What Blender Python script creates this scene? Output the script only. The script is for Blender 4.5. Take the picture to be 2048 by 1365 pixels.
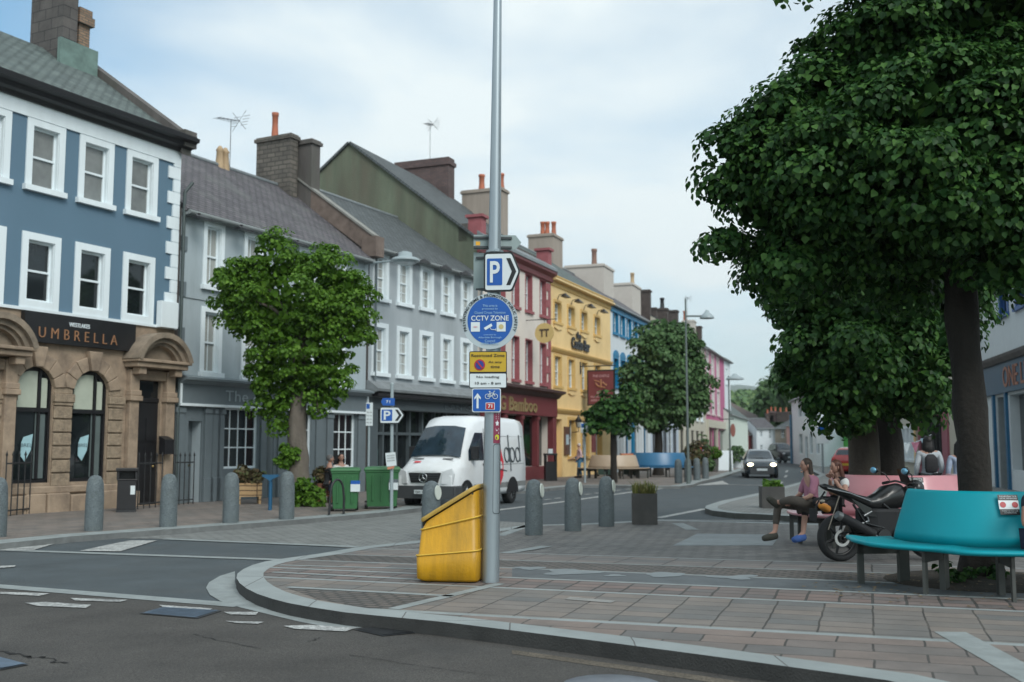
import bpy, bmesh, math, random
import numpy as np
from mathutils import Vector, Matrix, noise as mnoise
R=math.radians
random.seed(7)
for o in list(bpy.data.objects): bpy.data.objects.remove(o)
scene=bpy.context.scene
COL=scene.collection
# ---------------------------------------------------------------- camera
FPX=2100.0; HOR=893.0; CH=1.62
PITCH=math.atan((HOR-682.5)/FPX)
cam=bpy.data.cameras.new('camera'); camo=bpy.data.objects.new('camera',cam); COL.objects.link(camo)
camo.location=(0,0,CH); camo.rotation_euler=(R(90)+PITCH,0,0)
cam.sensor_width=36; cam.lens=FPX/2048*36; cam.clip_end=6000; cam.clip_start=.05
cam.dof.use_dof=True; cam.dof.focus_distance=11.6; cam.dof.aperture_fstop=1.7
scene.camera=camo
scene.view_settings.view_transform='Standard'; scene.view_settings.look='None'
scene.view_settings.exposure=0.66; scene.view_settings.gamma=1
scene.view_settings.use_curve_mapping=False
# ---------------------------------------------------------------- sky and sun
SUN_EL=R(40); SUN_AZ=R(152)   # compass bearing of the sun, 0 = +Y, clockwise
world=bpy.data.worlds.new("World"); scene.world=world; world.use_nodes=True
nt=world.node_tree; nt.nodes.clear()
def NN(t,typ,**k):
    n=t.nodes.new(typ)
    for a,b in k.items(): setattr(n,a,b)
    return n
out=NN(nt,'ShaderNodeOutputWorld'); bg=NN(nt,'ShaderNodeBackground'); bg.inputs[1].default_value=.1
sky=NN(nt,'ShaderNodeTexSky',sky_type='NISHITA',sun_disc=False); sky.sun_elevation=SUN_EL; sky.sun_rotation=SUN_AZ
sky.air_density=1.0; sky.dust_density=1.6; sky.ozone_density=1.5
tc=NN(nt,'ShaderNodeTexCoord'); mp=NN(nt,'ShaderNodeMapping'); mp.inputs['Scale'].default_value=(1.3,1.3,3.2); mp.inputs['Rotation'].default_value=(.1,.35,.4)
nz=NN(nt,'ShaderNodeTexNoise'); nz.inputs['Scale'].default_value=2.6; nz.inputs['Detail'].default_value=7; nz.inputs['Roughness'].default_value=.52
nz.inputs['Distortion'].default_value=.25
rp=NN(nt,'ShaderNodeValToRGB'); rp.color_ramp.elements[0].position=.3; rp.color_ramp.elements[0].color=(.5,.5,.5,1); rp.color_ramp.elements[1].position=.6
sx=NN(nt,'ShaderNodeSeparateXYZ')
# clouds thin out towards the clear patch high on the left of the street
dp=NN(nt,'ShaderNodeVectorMath',operation='DOT_PRODUCT'); dp.inputs[1].default_value=Vector((-.55,.72,.47)).normalized()
cl=NN(nt,'ShaderNodeMapRange'); cl.inputs[1].default_value=.93; cl.inputs[2].default_value=.995; cl.inputs[3].default_value=1; cl.inputs[4].default_value=.12; cl.interpolation_type='SMOOTHSTEP'
mu=NN(nt,'ShaderNodeMath',operation='MULTIPLY',use_clamp=True)
mx=NN(nt,'ShaderNodeMix',data_type='RGBA'); mx.inputs[7].default_value=(5.9,6.5,6.65,1)
gam=NN(nt,'ShaderNodeMix',data_type='RGBA',blend_type='MULTIPLY'); gam.inputs[0].default_value=1; gam.inputs[7].default_value=(.56,1.02,1.1,1)
L=nt.links.new
L(tc.outputs['Generated'],mp.inputs[0]); L(mp.outputs[0],nz.inputs[0]); L(nz.outputs[0],rp.inputs[0])
L(tc.outputs['Generated'],dp.inputs[0]); L(dp.outputs['Value'],cl.inputs[0]); L(rp.outputs[0],mu.inputs[0]); L(cl.outputs[0],mu.inputs[1])
L(sky.outputs[0],gam.inputs[6]); L(gam.outputs[2],mx.inputs[6]); L(mu.outputs[0],mx.inputs[0]); L(mx.outputs[2],bg.inputs[0]); L(bg.outputs[0],out.inputs[0])
sun=bpy.data.lights.new('sun','SUN'); sun.energy=1.35; sun.angle=R(28); sun.color=(1,.97,.92)
suno=bpy.data.objects.new('sun',sun); COL.objects.link(suno)
sd=Vector((math.sin(SUN_AZ)*math.cos(SUN_EL),math.cos(SUN_AZ)*math.cos(SUN_EL),math.sin(SUN_EL)))
suno.rotation_euler=sd.to_track_quat('Z','Y').to_euler(); suno.location=(0,0,30)
# ---------------------------------------------------------------- measuring: photograph pixel -> place in the street
def ray(px,py):
    x=(px-1024)/FPX; y=(682.5-py)/FPX; c=math.cos(PITCH); s=math.sin(PITCH)
    return Vector((x, c-y*s, s+y*c))
CP=Vector((0,0,CH))
def G(px,py,z=0.0):
    d=ray(px,py); t=(z-CH)/d.z; return CP+d*t
def DY(px,py,Y):
    d=ray(px,py); return CP+d*(Y/d.y)
def isect(px,py,P,n):
    d=ray(px,py); t=(Vector(P)-CP).dot(n)/d.dot(n); return CP+d*t
# ---------------------------------------------------------------- materials
MATS={}
def mk(name):
    m=bpy.data.materials.new(name); m.use_nodes=True; t=m.node_tree; b=t.nodes['Principled BSDF']; MATS[name]=m; return m,t,b
def pm(name,col,rough=.6,var=.12,scale=3.0,bump=.0,bscale=40,metal=0,spec=.5,coat=0,streak=0,dirt=None,dirtamt=.5,grain=0):
    if name in MATS: return MATS[name]
    m,t,b=mk(name); L=t.links.new
    b.inputs['Roughness'].default_value=rough; b.inputs['Metallic'].default_value=metal
    b.inputs['Specular IOR Level'].default_value=spec; b.inputs['Coat Weight'].default_value=coat
    tc=NN(t,'ShaderNodeTexCoord'); 
    n1=NN(t,'ShaderNodeTexNoise'); n1.inputs['Scale'].default_value=scale; n1.inputs['Detail'].default_value=8; n1.inputs['Roughness'].default_value=.65
    mpn=NN(t,'ShaderNodeMapping'); mpn.inputs['Scale'].default_value=(1,1,.18 if streak else 1)
    L(tc.outputs['Object'],mpn.inputs[0]); L(mpn.outputs[0],n1.inputs[0])
    mr=NN(t,'ShaderNodeMapRange'); mr.inputs[1].default_value=.3; mr.inputs[2].default_value=.7; mr.inputs[3].default_value=1-var; mr.inputs[4].default_value=1+var
    L(n1.outputs[0],mr.inputs[0])
    mm=NN(t,'ShaderNodeMix',data_type='RGBA',blend_type='MULTIPLY'); mm.inputs[0].default_value=1; mm.inputs[6].default_value=(*col,1)
    L(mr.outputs[0],mm.inputs[7]); last=mm.outputs[2]
    if grain:
        ng=NN(t,'ShaderNodeTexNoise'); ng.inputs['Scale'].default_value=grain; ng.inputs['Detail'].default_value=3; L(tc.outputs['Object'],ng.inputs[0])
        rg=NN(t,'ShaderNodeMapRange'); rg.inputs[1].default_value=.3; rg.inputs[2].default_value=.7; rg.inputs[3].default_value=.45; rg.inputs[4].default_value=1.55; L(ng.outputs[0],rg.inputs[0])
        mg=NN(t,'ShaderNodeMix',data_type='RGBA',blend_type='MULTIPLY'); mg.inputs[0].default_value=1; L(last,mg.inputs[6]); L(rg.outputs[0],mg.inputs[7]); last=mg.outputs[2]
    if dirt:
        n2=NN(t,'ShaderNodeTexNoise'); n2.inputs['Scale'].default_value=scale*.6; n2.inputs['Detail'].default_value=10; n2.inputs['Roughness'].default_value=.7
        L(mpn.outputs[0],n2.inputs[0]); r2=NN(t,'ShaderNodeValToRGB'); r2.color_ramp.elements[0].position=.48; r2.color_ramp.elements[1].position=.7
        L(n2.outputs[0],r2.inputs[0]); m3=NN(t,'ShaderNodeMath',operation='MULTIPLY'); m3.inputs[1].default_value=dirtamt; L(r2.outputs[0],m3.inputs[0])
        m2=NN(t,'ShaderNodeMix',data_type='RGBA'); m2.inputs[7].default_value=(*dirt,1); L(m3.outputs[0],m2.inputs[0]); L(last,m2.inputs[6]); last=m2.outputs[2]
    L(last,b.inputs['Base Color'])
    if bump:
        n3=NN(t,'ShaderNodeTexNoise'); n3.inputs['Scale'].default_value=bscale; n3.inputs['Detail'].default_value=6; L(tc.outputs['Object'],n3.inputs[0])
        bp=NN(t,'ShaderNodeBump'); bp.inputs['Strength'].default_value=bump; bp.inputs['Distance'].default_value=.02; L(n3.outputs[0],bp.inputs['Height']); L(bp.outputs[0],b.inputs['Normal'])
    return m
def brickm(name,c1,c2,mortar,bw,bh,ms=.012,offset=.5,rot=(0,0,0),scale=(1,1,1),rough=.75,bump=.5,var=.2,nscale=2.0,smooth=.1,rowmap=None,dirt=None):
    if name in MATS: return MATS[name]
    m,t,b=mk(name); L=t.links.new; b.inputs['Roughness'].default_value=rough
    tc=NN(t,'ShaderNodeTexCoord'); mp=NN(t,'ShaderNodeMapping'); mp.inputs['Rotation'].default_value=rot; mp.inputs['Scale'].default_value=scale
    vec=tc.outputs['Object']
    if rowmap:
        sp=NN(t,'ShaderNodeSeparateXYZ'); cb=NN(t,'ShaderNodeCombineXYZ'); L(vec,sp.inputs[0])
        if rowmap[1]==2:      # walls: courses run round the corner
            sm=NN(t,'ShaderNodeMath',operation='ADD'); L(sp.outputs[0],sm.inputs[0]); L(sp.outputs[1],sm.inputs[1]); L(sm.outputs[0],cb.inputs[0])
        else: L(sp.outputs[rowmap[0]],cb.inputs[0])
        L(sp.outputs[rowmap[1]],cb.inputs[1]); vec=cb.outputs[0]
    L(vec,mp.inputs[0]); n0=NN(t,'ShaderNodeTexNoise'); n0.inputs['Scale'].default_value=3; L(tc.outputs['Object'],n0.inputs[0])
    ad=NN(t,'ShaderNodeMix',data_type='VECTOR'); ad.inputs[0].default_value=.03; L(mp.outputs[0],ad.inputs[4]); L(n0.outputs[1],ad.inputs[5])
    br=NN(t,'ShaderNodeTexBrick'); br.offset=offset; br.inputs['Color1'].default_value=(*c1,1); br.inputs['Color2'].default_value=(*c2,1); br.inputs['Mortar'].default_value=(*mortar,1)
    br.inputs['Scale'].default_value=1; br.inputs['Mortar Size'].default_value=ms; br.inputs['Mortar Smooth'].default_value=smooth; br.inputs['Brick Width'].default_value=bw; br.inputs['Row Height'].default_value=bh
    br.inputs['Bias'].default_value=-.1
    L(ad.outputs[1],br.inputs['Vector'])
    n1=NN(t,'ShaderNodeTexNoise'); n1.inputs['Scale'].default_value=nscale; n1.inputs['Detail'].default_value=9; n1.inputs['Roughness'].default_value=.7; L(tc.outputs['Object'],n1.inputs[0])
    mr=NN(t,'ShaderNodeMapRange'); mr.inputs[1].default_value=.3; mr.inputs[2].default_value=.7; mr.inputs[3].default_value=1-var; mr.inputs[4].default_value=1+var; L(n1.outputs[0],mr.inputs[0])
    mm=NN(t,'ShaderNodeMix',data_type='RGBA',blend_type='MULTIPLY'); mm.inputs[0].default_value=1; L(br.outputs[0],mm.inputs[6]); L(mr.outputs[0],mm.inputs[7]); last=mm.outputs[2]
    if dirt:
        n2=NN(t,'ShaderNodeTexNoise'); n2.inputs['Scale'].default_value=nscale*.35; n2.inputs['Detail'].default_value=10; n2.inputs['Roughness'].default_value=.7; L(tc.outputs['Object'],n2.inputs[0])
        r2=NN(t,'ShaderNodeValToRGB'); r2.color_ramp.elements[0].position=.5; r2.color_ramp.elements[1].position=.68; r2.color_ramp.elements[1].color=(.6,.6,.6,1); L(n2.outputs[0],r2.inputs[0])
        m2=NN(t,'ShaderNodeMix',data_type='RGBA'); m2.inputs[7].default_value=(*dirt,1); L(r2.outputs[0],m2.inputs[0]); L(last,m2.inputs[6]); last=m2.outputs[2]
    L(last,b.inputs['Base Color'])
    iv=NN(t,'ShaderNodeMath',operation='SUBTRACT'); iv.inputs[0].default_value=1; L(br.outputs[1],iv.inputs[1])
    n3=NN(t,'ShaderNodeTexNoise'); n3.inputs['Scale'].default_value=30; n3.inputs['Detail'].default_value=4; L(tc.outputs['Object'],n3.inputs[0])
    hh=NN(t,'ShaderNodeMath',operation='MULTIPLY_ADD'); hh.inputs[1].default_value=.35; L(n3.outputs[0],hh.inputs[0]); L(iv.outputs[0],hh.inputs[2])
    bp=NN(t,'ShaderNodeBump'); bp.inputs['Strength'].default_value=bump; bp.inputs['Distance'].default_value=.012; L(hh.outputs[0],bp.inputs['Height']); L(bp.outputs[0],b.inputs['Normal'])
    return m
white=pm('white_paint',(.74,.81,.84),.5,var=.05,streak=1,dirt=(.5,.52,.5),dirtamt=.18)
glassd=pm('dark_glass',(.012,.016,.018),.06,var=.3,scale=.9,spec=.6)
glassg=pm('curtained_glass',(.16,.17,.165),.12,var=.35,scale=1.4,spec=.6)
glassw=pm('blind_glass',(.34,.35,.33),.2,var=.2,scale=2,streak=1)
black=pm('black_paint',(.012,.012,.014),.45,var=.2)
ironm=pm('black_iron',(.02,.022,.024),.5,var=.2)
# ---------------------------------------------------------------- mesh helpers
class MB:
    def __init__(s): s.v=[]; s.f=[]; s.m=[]; s.sm=[]
    def add(s,vs,fs,m=0,smooth=False):
        k=len(s.v); s.v+= [tuple(p) for p in vs]
        for f in fs: s.f.append(tuple(i+k for i in f)); s.m.append(m); s.sm.append(smooth)
        return s
    def box(s,x0,x1,y0,y1,z0,z1,m=0):
        return s.add([(x0,y0,z0),(x1,y0,z0),(x1,y1,z0),(x0,y1,z0),(x0,y0,z1),(x1,y0,z1),(x1,y1,z1),(x0,y1,z1)],
            [(0,3,2,1),(4,5,6,7),(0,1,5,4),(1,2,6,5),(2,3,7,6),(3,0,4,7)],m)
    def cbox(s,c,d,m=0): return s.box(c[0]-d[0]/2,c[0]+d[0]/2,c[1]-d[1]/2,c[1]+d[1]/2,c[2]-d[2]/2,c[2]+d[2]/2,m)
    def poly(s,pts,m=0): return s.add(pts,[tuple(range(len(pts)))],m)
    def prism(s,pts,vec,m=0,smooth=False):   # closed outline in 3-D swept along vec
        n=len(pts); v=Vector(vec); a=[Vector(p) for p in pts]; b=[p+v for p in a]
        fs=[tuple(range(n))[::-1],tuple(range(n,2*n))]
        s.add(a+b,fs,m); 
        s.add(a+b,[(i,(i+1)%n,n+(i+1)%n,n+i) for i in range(n)],m,smooth); return s
    def tube(s,pts,r,n=8,m=0,cap=True,smooth=True):
        P=[Vector(p) for p in pts]; rs=r if isinstance(r,(list,tuple)) else [r]*len(P)
        vs=[]; up=Vector((0,0,1)); prev=None
        for i,p in enumerate(P):
            d=(P[min(i+1,len(P)-1)]-P[max(i-1,0)]).normalized()
            if prev is None:
                a=up if abs(d.z)<.9 else Vector((1,0,0)); u=d.cross(a).normalized()
            else: u=(prev-d*prev.dot(d)).normalized()
            prev=u; w=d.cross(u)
            for k in range(n):
                t=2*math.pi*k/n; vs.append(p+(u*math.cos(t)+w*math.sin(t))*rs[i])
        fs=[(i*n+k,i*n+(k+1)%n,(i+1)*n+(k+1)%n,(i+1)*n+k) for i in range(len(P)-1) for k in range(n)]
        s.add(vs,fs,m,smooth)
        if cap: s.add(vs[:n],[tuple(range(n))[::-1]],m); s.add(vs[-n:],[tuple(range(n))],m)
        return s
    def lathe(s,prof,c=(0,0,0),n=20,m=0,sx=1,sy=1,smooth=True):
        vs=[(c[0]+r*math.cos(2*math.pi*k/n)*sx,c[1]+r*math.sin(2*math.pi*k/n)*sy,c[2]+z) for r,z in prof for k in range(n)]
        s.add(vs,[(i*n+k,i*n+(k+1)%n,(i+1)*n+(k+1)%n,(i+1)*n+k) for i in range(len(prof)-1) for k in range(n)],m,smooth)
        s.add(vs[:n],[tuple(range(n))[::-1]],m); s.add(vs[-n:],[tuple(range(n))],m); return s
    def ball(s,c,r,n=12,m=0,k=8):
        rr=r if isinstance(r,(list,tuple)) else (r,r,r)
        vs=[(c[0]+rr[0]*math.sin(math.pi*i/k)*math.cos(2*math.pi*j/n),c[1]+rr[1]*math.sin(math.pi*i/k)*math.sin(2*math.pi*j/n),c[2]+rr[2]*math.cos(math.pi*i/k)) for i in range(1,k) for j in range(n)]
        vs+= [(c[0],c[1],c[2]+rr[2]),(c[0],c[1],c[2]-rr[2])]; t=len(vs)-2; b=t+1
        fs=[(i*n+j,(i+1)*n+j,(i+1)*n+(j+1)%n,i*n+(j+1)%n) for i in range(k-2) for j in range(n)]
        fs+=[(t,j,(j+1)%n) for j in range(n)]+[(b,(k-2)*n+(j+1)%n,(k-2)*n+j) for j in range(n)]
        return s.add(vs,fs,m,True)
    def rot(s,M):
        s.v=[tuple(M@Vector(p)) for p in s.v]; return s
def obj(name,mb,mats,parent=None,bevel=0,label=None,seg=2,fixn=False):
    me=bpy.data.meshes.new(name); me.from_pydata(mb.v,[],mb.f); me.polygons.foreach_set('material_index',mb.m); me.polygons.foreach_set('use_smooth',mb.sm)
    if not isinstance(mats,(list,tuple)): mats=[mats]
    for m in mats: me.materials.append(m)
    if bevel or fixn:
        bm=bmesh.new(); bm.from_mesh(me); bmesh.ops.remove_doubles(bm,verts=bm.verts,dist=1e-5)
        if fixn: bmesh.ops.recalc_face_normals(bm,faces=bm.faces)
        if bevel:
            es=[e for e in bm.edges if len(e.link_faces)==2 and e.calc_face_angle(0)>.5]
            bmesh.ops.bevel(bm,geom=es,offset=bevel,segments=seg,affect='EDGES',profile=.5,clamp_overlap=True)
        bm.to_mesh(me); bm.free()
    me.update(); o=bpy.data.objects.new(name,me); COL.objects.link(o)
    if parent: o.parent=parent
    if label: o['label']=label
    return o
def tag(o,label,cat,group=None):
    o['label']=label; o['category']=cat
    if group: o['group']=group
    return o
def thing(name,label,cat,loc=(0,0,0),rz=0,group=None,scale=1):
    o=bpy.data.objects.new(name,None); COL.objects.link(o); o.location=loc; o.rotation_euler=(0,0,rz); o.scale=(scale,)*3; o.empty_display_size=.2
    return tag(o,label,cat,group)
def struct(name,mb,mats,**k):
    o=obj(name,mb,mats,**k); o['kind']='structure'; return o
def dup(root,loc=None,rz=None,label=None,group=None):
    r=root.copy(); COL.objects.link(r)
    if loc is not None: r.location=loc
    if rz is not None: r.rotation_euler=(0,0,rz)
    if label: r['label']=label
    if group: r['group']=group
    for ch in list(root.children):
        c=ch.copy(); COL.objects.link(c); c.parent=r
        for g in list(ch.children):
            d=g.copy(); COL.objects.link(d); d.parent=c
    return r
def textmb(body,w=None,h=None,ext=.01,align='CENTER',spacing=1.0,bold=0):
    cu=bpy.data.curves.new('lettering','FONT'); cu.body=body; cu.size=1; cu.extrude=ext; cu.align_x=align; cu.space_character=spacing; cu.offset=bold; cu.resolution_u=3
    o=bpy.data.objects.new('lettering',cu); COL.objects.link(o); dg=bpy.context.evaluated_depsgraph_get(); me=bpy.data.meshes.new_from_object(o.evaluated_get(dg))
    vs=[v.co.copy() for v in me.vertices]; fs=[tuple(p.vertices) for p in me.polygons]
    bpy.data.objects.remove(o); bpy.data.meshes.remove(me)
    x0=min(v.x for v in vs); x1=max(v.x for v in vs); y0=min(v.y for v in vs); y1=max(v.y for v in vs)
    sx=(w/(x1-x0)) if w else 1; sy=(h/(y1-y0)) if h else sx
    if h and not w: sx=sy
    cx=(x0+x1)/2; cy=(y0+y1)/2
    mb=MB(); mb.add([((v.x-cx)*sx,-v.z,(v.y-cy)*sy) for v in vs],fs); return mb   # upright, reading along +x, facing -y
def text(name,body,mat,parent,loc,w=None,h=None,ext=.01,**k):
    mb=textmb(body,w,h,ext,**k); mb.v=[(x+loc[0],y+loc[1],z+loc[2]) for x,y,z in mb.v]; return obj(name,mb,mat,parent)
# ---------------------------------------------------------------- ground
asph=pm('asphalt_blue',(.06,.075,.083),.85,grain=95,var=.2,scale=1.2,bump=.5,bscale=160,dirt=(.085,.09,.09),dirtamt=.5)
asphb=pm('asphalt_brown',(.064,.06,.055),.85,grain=80,var=.3,scale=.9,bump=.6,bscale=170,dirt=(.05,.05,.048),dirtamt=.6)
stone=pm('pale_kerb_stone',(.25,.28,.28),.7,var=.16,scale=4,bump=.3,bscale=90,dirt=(.13,.14,.13),dirtamt=.5)
whitep=pm('road_marking_white',(.36,.37,.36),.7,var=.2,scale=6,grain=40,dirt=(.1,.1,.1),dirtamt=.9)
RA=R(18.7)
def pv(name,c1,c2,bw,bh,ms,offset=.5,**k): return brickm(name,c1,c2,(.05,.047,.043),bw,bh,ms,offset,rot=(0,0,RA),**k)
pA=pv('flags_bonded',(.195,.155,.135),(.12,.12,.118),.62,.3,.009,.43,dirt=(.09,.09,.085))
pB=pv('flags_grid',(.19,.165,.145),(.115,.122,.122),.42,.26,.009,0,dirt=(.19,.165,.14))
pC=pv('pavers_square',(.18,.135,.12),(.11,.11,.108),.3,.22,.014,0)
pD=pm('mural_slate',(.065,.078,.085),.6,var=.25,scale=3)
pE=pv('setts_small',(.13,.11,.095),(.085,.082,.078),.16,.11,.022,.5)
pF=pv('flags_large',(.18,.155,.14),(.13,.135,.135),.62,.4,.012,0)
pG=brickm('setts_cross',(.17,.165,.155),(.12,.12,.118),(.05,.05,.048),.3,.18,.014,.5,rot=(0,0,R(-27)))
pL=brickm('left_pavers',(.2,.17,.15),(.15,.14,.13),(.06,.055,.05),.5,.3,.012,.5,rot=(0,0,R(-63)))
pT=brickm('table_setts',(.21,.22,.21),(.16,.17,.165),(.08,.08,.08),.28,.14,.014,.5,rot=(0,0,R(20)))
g=MB(); S=3000; g.poly([(-S,-S,-.02),(S,-S,-.02),(S,S,-.02),(-S,S,-.02)])
struct('ground',g,pm('meadow_ground',(.06,.085,.03),.9,var=.3,scale=.02))
g=MB(); g.poly([(-120,-30,0),(60,-30,0),(60,260,0),(-120,260,0)]); struct('road',g,asph)
def flat(px,z,name,mat,kind='structure'):
    g=MB(); g.poly([tuple(p) if len(p)==3 else tuple(G(p[0],p[1],z)) for p in px]); o=obj(name,g,mat,fixn=False)
    if kind: o['kind']=kind
    if o.data.polygons[0].normal.z<0: o.data.flip_normals()
    return o
# foreground carriageway in brown asphalt
flat([(-60,-20,.004),(30,-20,.004),(14,-1,.004)]+[tuple(G(x,y,.004)) for x,y in [(1874,1385),(1404,1336),(1024,1284),(760,1252),(560,1226),(440,1210),(0,1178)]]+[(-60,22,.004)],.004,'foreground_road',asphb)
GZ=.12
def gz(x,y):
    t=min(1,max(0,(y+.25*x-13.2)/4.0)); t=t*t*(3-2*t); return .12-.10*t
def GI(px,py):
    z=.1
    for _ in range(6):
        p=G(px,py,z); z=gz(p.x,p.y)
    p.z=z; return p
isl=[GI(*p) for p in [(1774,1362),(1404,1311),(1200,1284),(1024,1262),(885,1245),(750,1232),(690,1226),(625,1216),(580,1208),(545,1199),(515,1189),(493,1178),(479,1167),(473,1157),(475,1148),(487,1139),(505,1131),(530,1124),(560,1119),(640,1108),(715,1095),(800,1086),(870,1078),(960,1064),(1050,1051),(1165,1048),(1263,1043),(1310,1040),(1520,1045),(1750,1052),(2048,1060)]]
isl=[Vector((9,-1.5,.12)),Vector((4.2,4.0,.12))]+isl+[Vector((30,26,.02)),Vector((30,-1.5,.12))]
kface=pm('kerb_face',(.035,.036,.035),.85,var=.3,scale=3,bump=.4,bscale=60,dirt=(.05,.05,.048),dirtamt=.7)  # colour darkened for grime and for the shade of facing away from the sky
def kerb(name,pts,w,mat,drop=.12,lift=.004,inward=1,face=None):
    """stone edging along a line: top strip and outer face"""
    g=MB(); n=len(pts); P=[Vector(p) for p in pts]; I=[]
    for i in range(n):
        d=(P[min(i+1,n-1)]-P[max(i-1,0)]); d.z=0; d.normalize(); I.append(P[i]+Vector((d.y,-d.x,0))*w*inward)
    for i in range(n-1):
        a,b,c,d=P[i],P[i+1],I[i+1],I[i]
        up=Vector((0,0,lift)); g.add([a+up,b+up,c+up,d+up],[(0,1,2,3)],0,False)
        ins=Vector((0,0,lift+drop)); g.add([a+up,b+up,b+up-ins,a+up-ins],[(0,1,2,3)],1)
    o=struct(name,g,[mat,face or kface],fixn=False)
    me=o.data
    bm=bmesh.new(); bm.from_mesh(me)
    for f in bm.faces:
        if abs(f.normal.z)>.5 and f.normal.z<0: f.normal_flip()
    bm.to_mesh(me); bm.free(); return o
# plaza surface: one sheet divided into paved bands
bm=bmesh.new(); f0=bm.faces.new([bm.verts.new(p) for p in isl])
if f0.normal.z<0: f0.normal_flip()
NB=Vector((math.sin(RA),math.cos(RA),0))
bands=[(8.92,9.03,1),(10.72,10.81,1),(11.58,11.67,1),(12.5,12.58,1),(13.5,13.58,1),(14.9,15.0,1)]
cuts=sorted([t for b in bands for t in b[:2]]+[15.6,16.2,16.8,17.4])
for t in cuts:
    bmesh.ops.bisect_plane(bm,geom=bm.verts[:]+bm.edges[:]+bm.faces[:],plane_co=NB*t,plane_no=NB)
for X in (-4,-2,0,2,4,6,9,12,16):
    bmesh.ops.bisect_plane(bm,geom=bm.verts[:]+bm.edges[:]+bm.faces[:],plane_co=Vector((X,0,0)),plane_no=Vector((1,0,0)))
for v in bm.verts: v.co.z=gz(v.co.x,v.co.y)
zone=[(8.92,0),(9.03,7),(10.72,1),(10.81,7),(11.58,2),(11.67,7),(12.5,3),(12.58,7),(13.5,4),(13.58,7),(14.9,5),(15.0,7),(99,6)]
for f in bm.faces:
    t=f.calc_center_median().dot(NB)
    f.material_index=next(m for e,m in zone if t<e)
    if f.material_index==3 and f.calc_center_median().x<0: f.material_index=0
me=bpy.data.meshes.new('plaza_pavement'); bm.to_mesh(me); bm.free()
for m in (pA,pB,pC,pD,pE,pF,pG,stone): me.materials.append(m)
o=bpy.data.objects.new('plaza_pavement',me); COL.objects.link(o); o['kind']='structure'
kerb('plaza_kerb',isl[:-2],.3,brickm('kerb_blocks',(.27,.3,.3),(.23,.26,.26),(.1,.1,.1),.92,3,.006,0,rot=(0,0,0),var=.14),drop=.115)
gut=[(470,1143),(440,1152),(418,1165),(412,1176),(420,1190),(440,1202),(480,1215),(550,1232),(600,1244),(650,1253),(705,1258)]
gin=[(760,1250),(680,1238),(620,1230),(560,1218),(520,1204),(490,1190),(474,1175),(470,1165)]
flat([G(x,y,.008) for x,y in gut]+[G(x,y,.008) for x,y in gin],.008,'gutter_stone',stone)
def strip(name,a,b,w,z,mat,onisl=False):
    A=GI(*a) if onisl else G(a[0],a[1],z); B=GI(*b) if onisl else G(b[0],b[1],z); d=(B-A); d.z=0; d.normalize(); n=Vector((-d.y,d.x,0))*w/2
    up=Vector((0,0,.004 if onisl else 0)); g=MB(); g.poly([A-n+up,B-n+up,B+n+up,A+n+up]); return struct(name,g,mat)
strip('granite_strip',(-200,1157),(482,1211),.24,.009,stone); strip('granite_strip',(-200,1093),(600,1121),.2,.009,stone)
strip('granite_strip',(330,1078),(716,1094),.2,.012,stone)
flat([(300,1061),(480,1052),(655,1037),(845,1018),(900,1024),(1000,1043),(1060,1046),(1062,1062),(880,1088),(730,1099),(600,1089),(330,1078),(140,1077)],.006,'raised_table',pT)
strip('granite_strip',(575,1175),(905,1193),.1,0,stone,True); strip('granite_strip',(787,1219),(1000,1168),.13,0,stone,True); 
strip('granite_strip',(545,1145),(900,1163),.09,0,stone,True); strip('granite_strip',(560,1131),(1000,1143),.09,0,stone,True); strip('granite_strip',(1010,1107),(1095,1093),.2,0,stone,True)
g=MB(); g.poly([GI(*p)+Vector((0,0,.002)) for p in [(576,1177),(892,1194),(795,1218),(735,1217),(640,1200)]]); struct('sett_panel',g,pE)
g=MB(); g.poly([GI(*p)+Vector((0,0,.004)) for p in [(1345,1092),(1395,1068),(1560,1070),(1545,1092)]]); struct('stone_panel',g,pm('stone_panel',(.17,.2,.21),.6,var=.25,scale=2))
strip('granite_strip',(1000,1072),(1060,1050),.2,0,stone,True); strip('granite_strip',(1355,1047),(1385,1060),.25,0,stone,True); strip('granite_strip',(1900,1265),(2100,1375),.25,0,stone,True)
# flowing pale shapes let into the slate band
mur=pm('mural_pale',(.17,.2,.21),.6,var=.15,scale=5)
g=MB()
def blob(cx,cy,rx,ry,n=18,ph=0,wob=.25):
    pts=[]
    for k in range(n):
        a=2*math.pi*k/n; r=1+wob*math.sin(3*a+ph)+.1*math.sin(5*a+ph*2); pts.append(GI(cx+rx*r*math.cos(a),cy+ry*r*math.sin(a))+Vector((0,0,.004)))
    g.poly(pts[::-1])
for a in [(1140,1145,52,5.5,18,1,.3),(1330,1150,38,5,18,2,.1),(1470,1155,46,4,18,4,.4),(1230,1152,20,2,12,0,.3),(1060,1137,30,3,12,3,.3)]: blob(*a)
struct('mural_inlay',g,mur)
# road markings and ironwork
wt=[[(0,1101),(65,1101),(135,1080),(75,1084)],[(160,1102),(240,1103),(315,1081),(260,1081),(215,1090)],
 [(50,1206),(90,1204),(182,1210),(172,1216),(75,1212)],[(448,1224),(517,1224),(512,1230),(460,1229)],[(450,1242),(528,1244),(515,1248),(470,1246)],
 [(567,1252),(620,1250),(712,1256),(690,1263),(590,1258)],[(0,1184),(100,1187),(78,1192),(0,1188)],[(140,1196),(255,1200),(240,1204),(150,1201)],[(0,1132),(32,1131),(28,1134),(0,1136)],[(318,1210),(425,1217),(420,1220),(325,1214)]]
g=MB()
for q in wt: g.poly([G(x,y,.012) for x,y in q][::-1])
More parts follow.
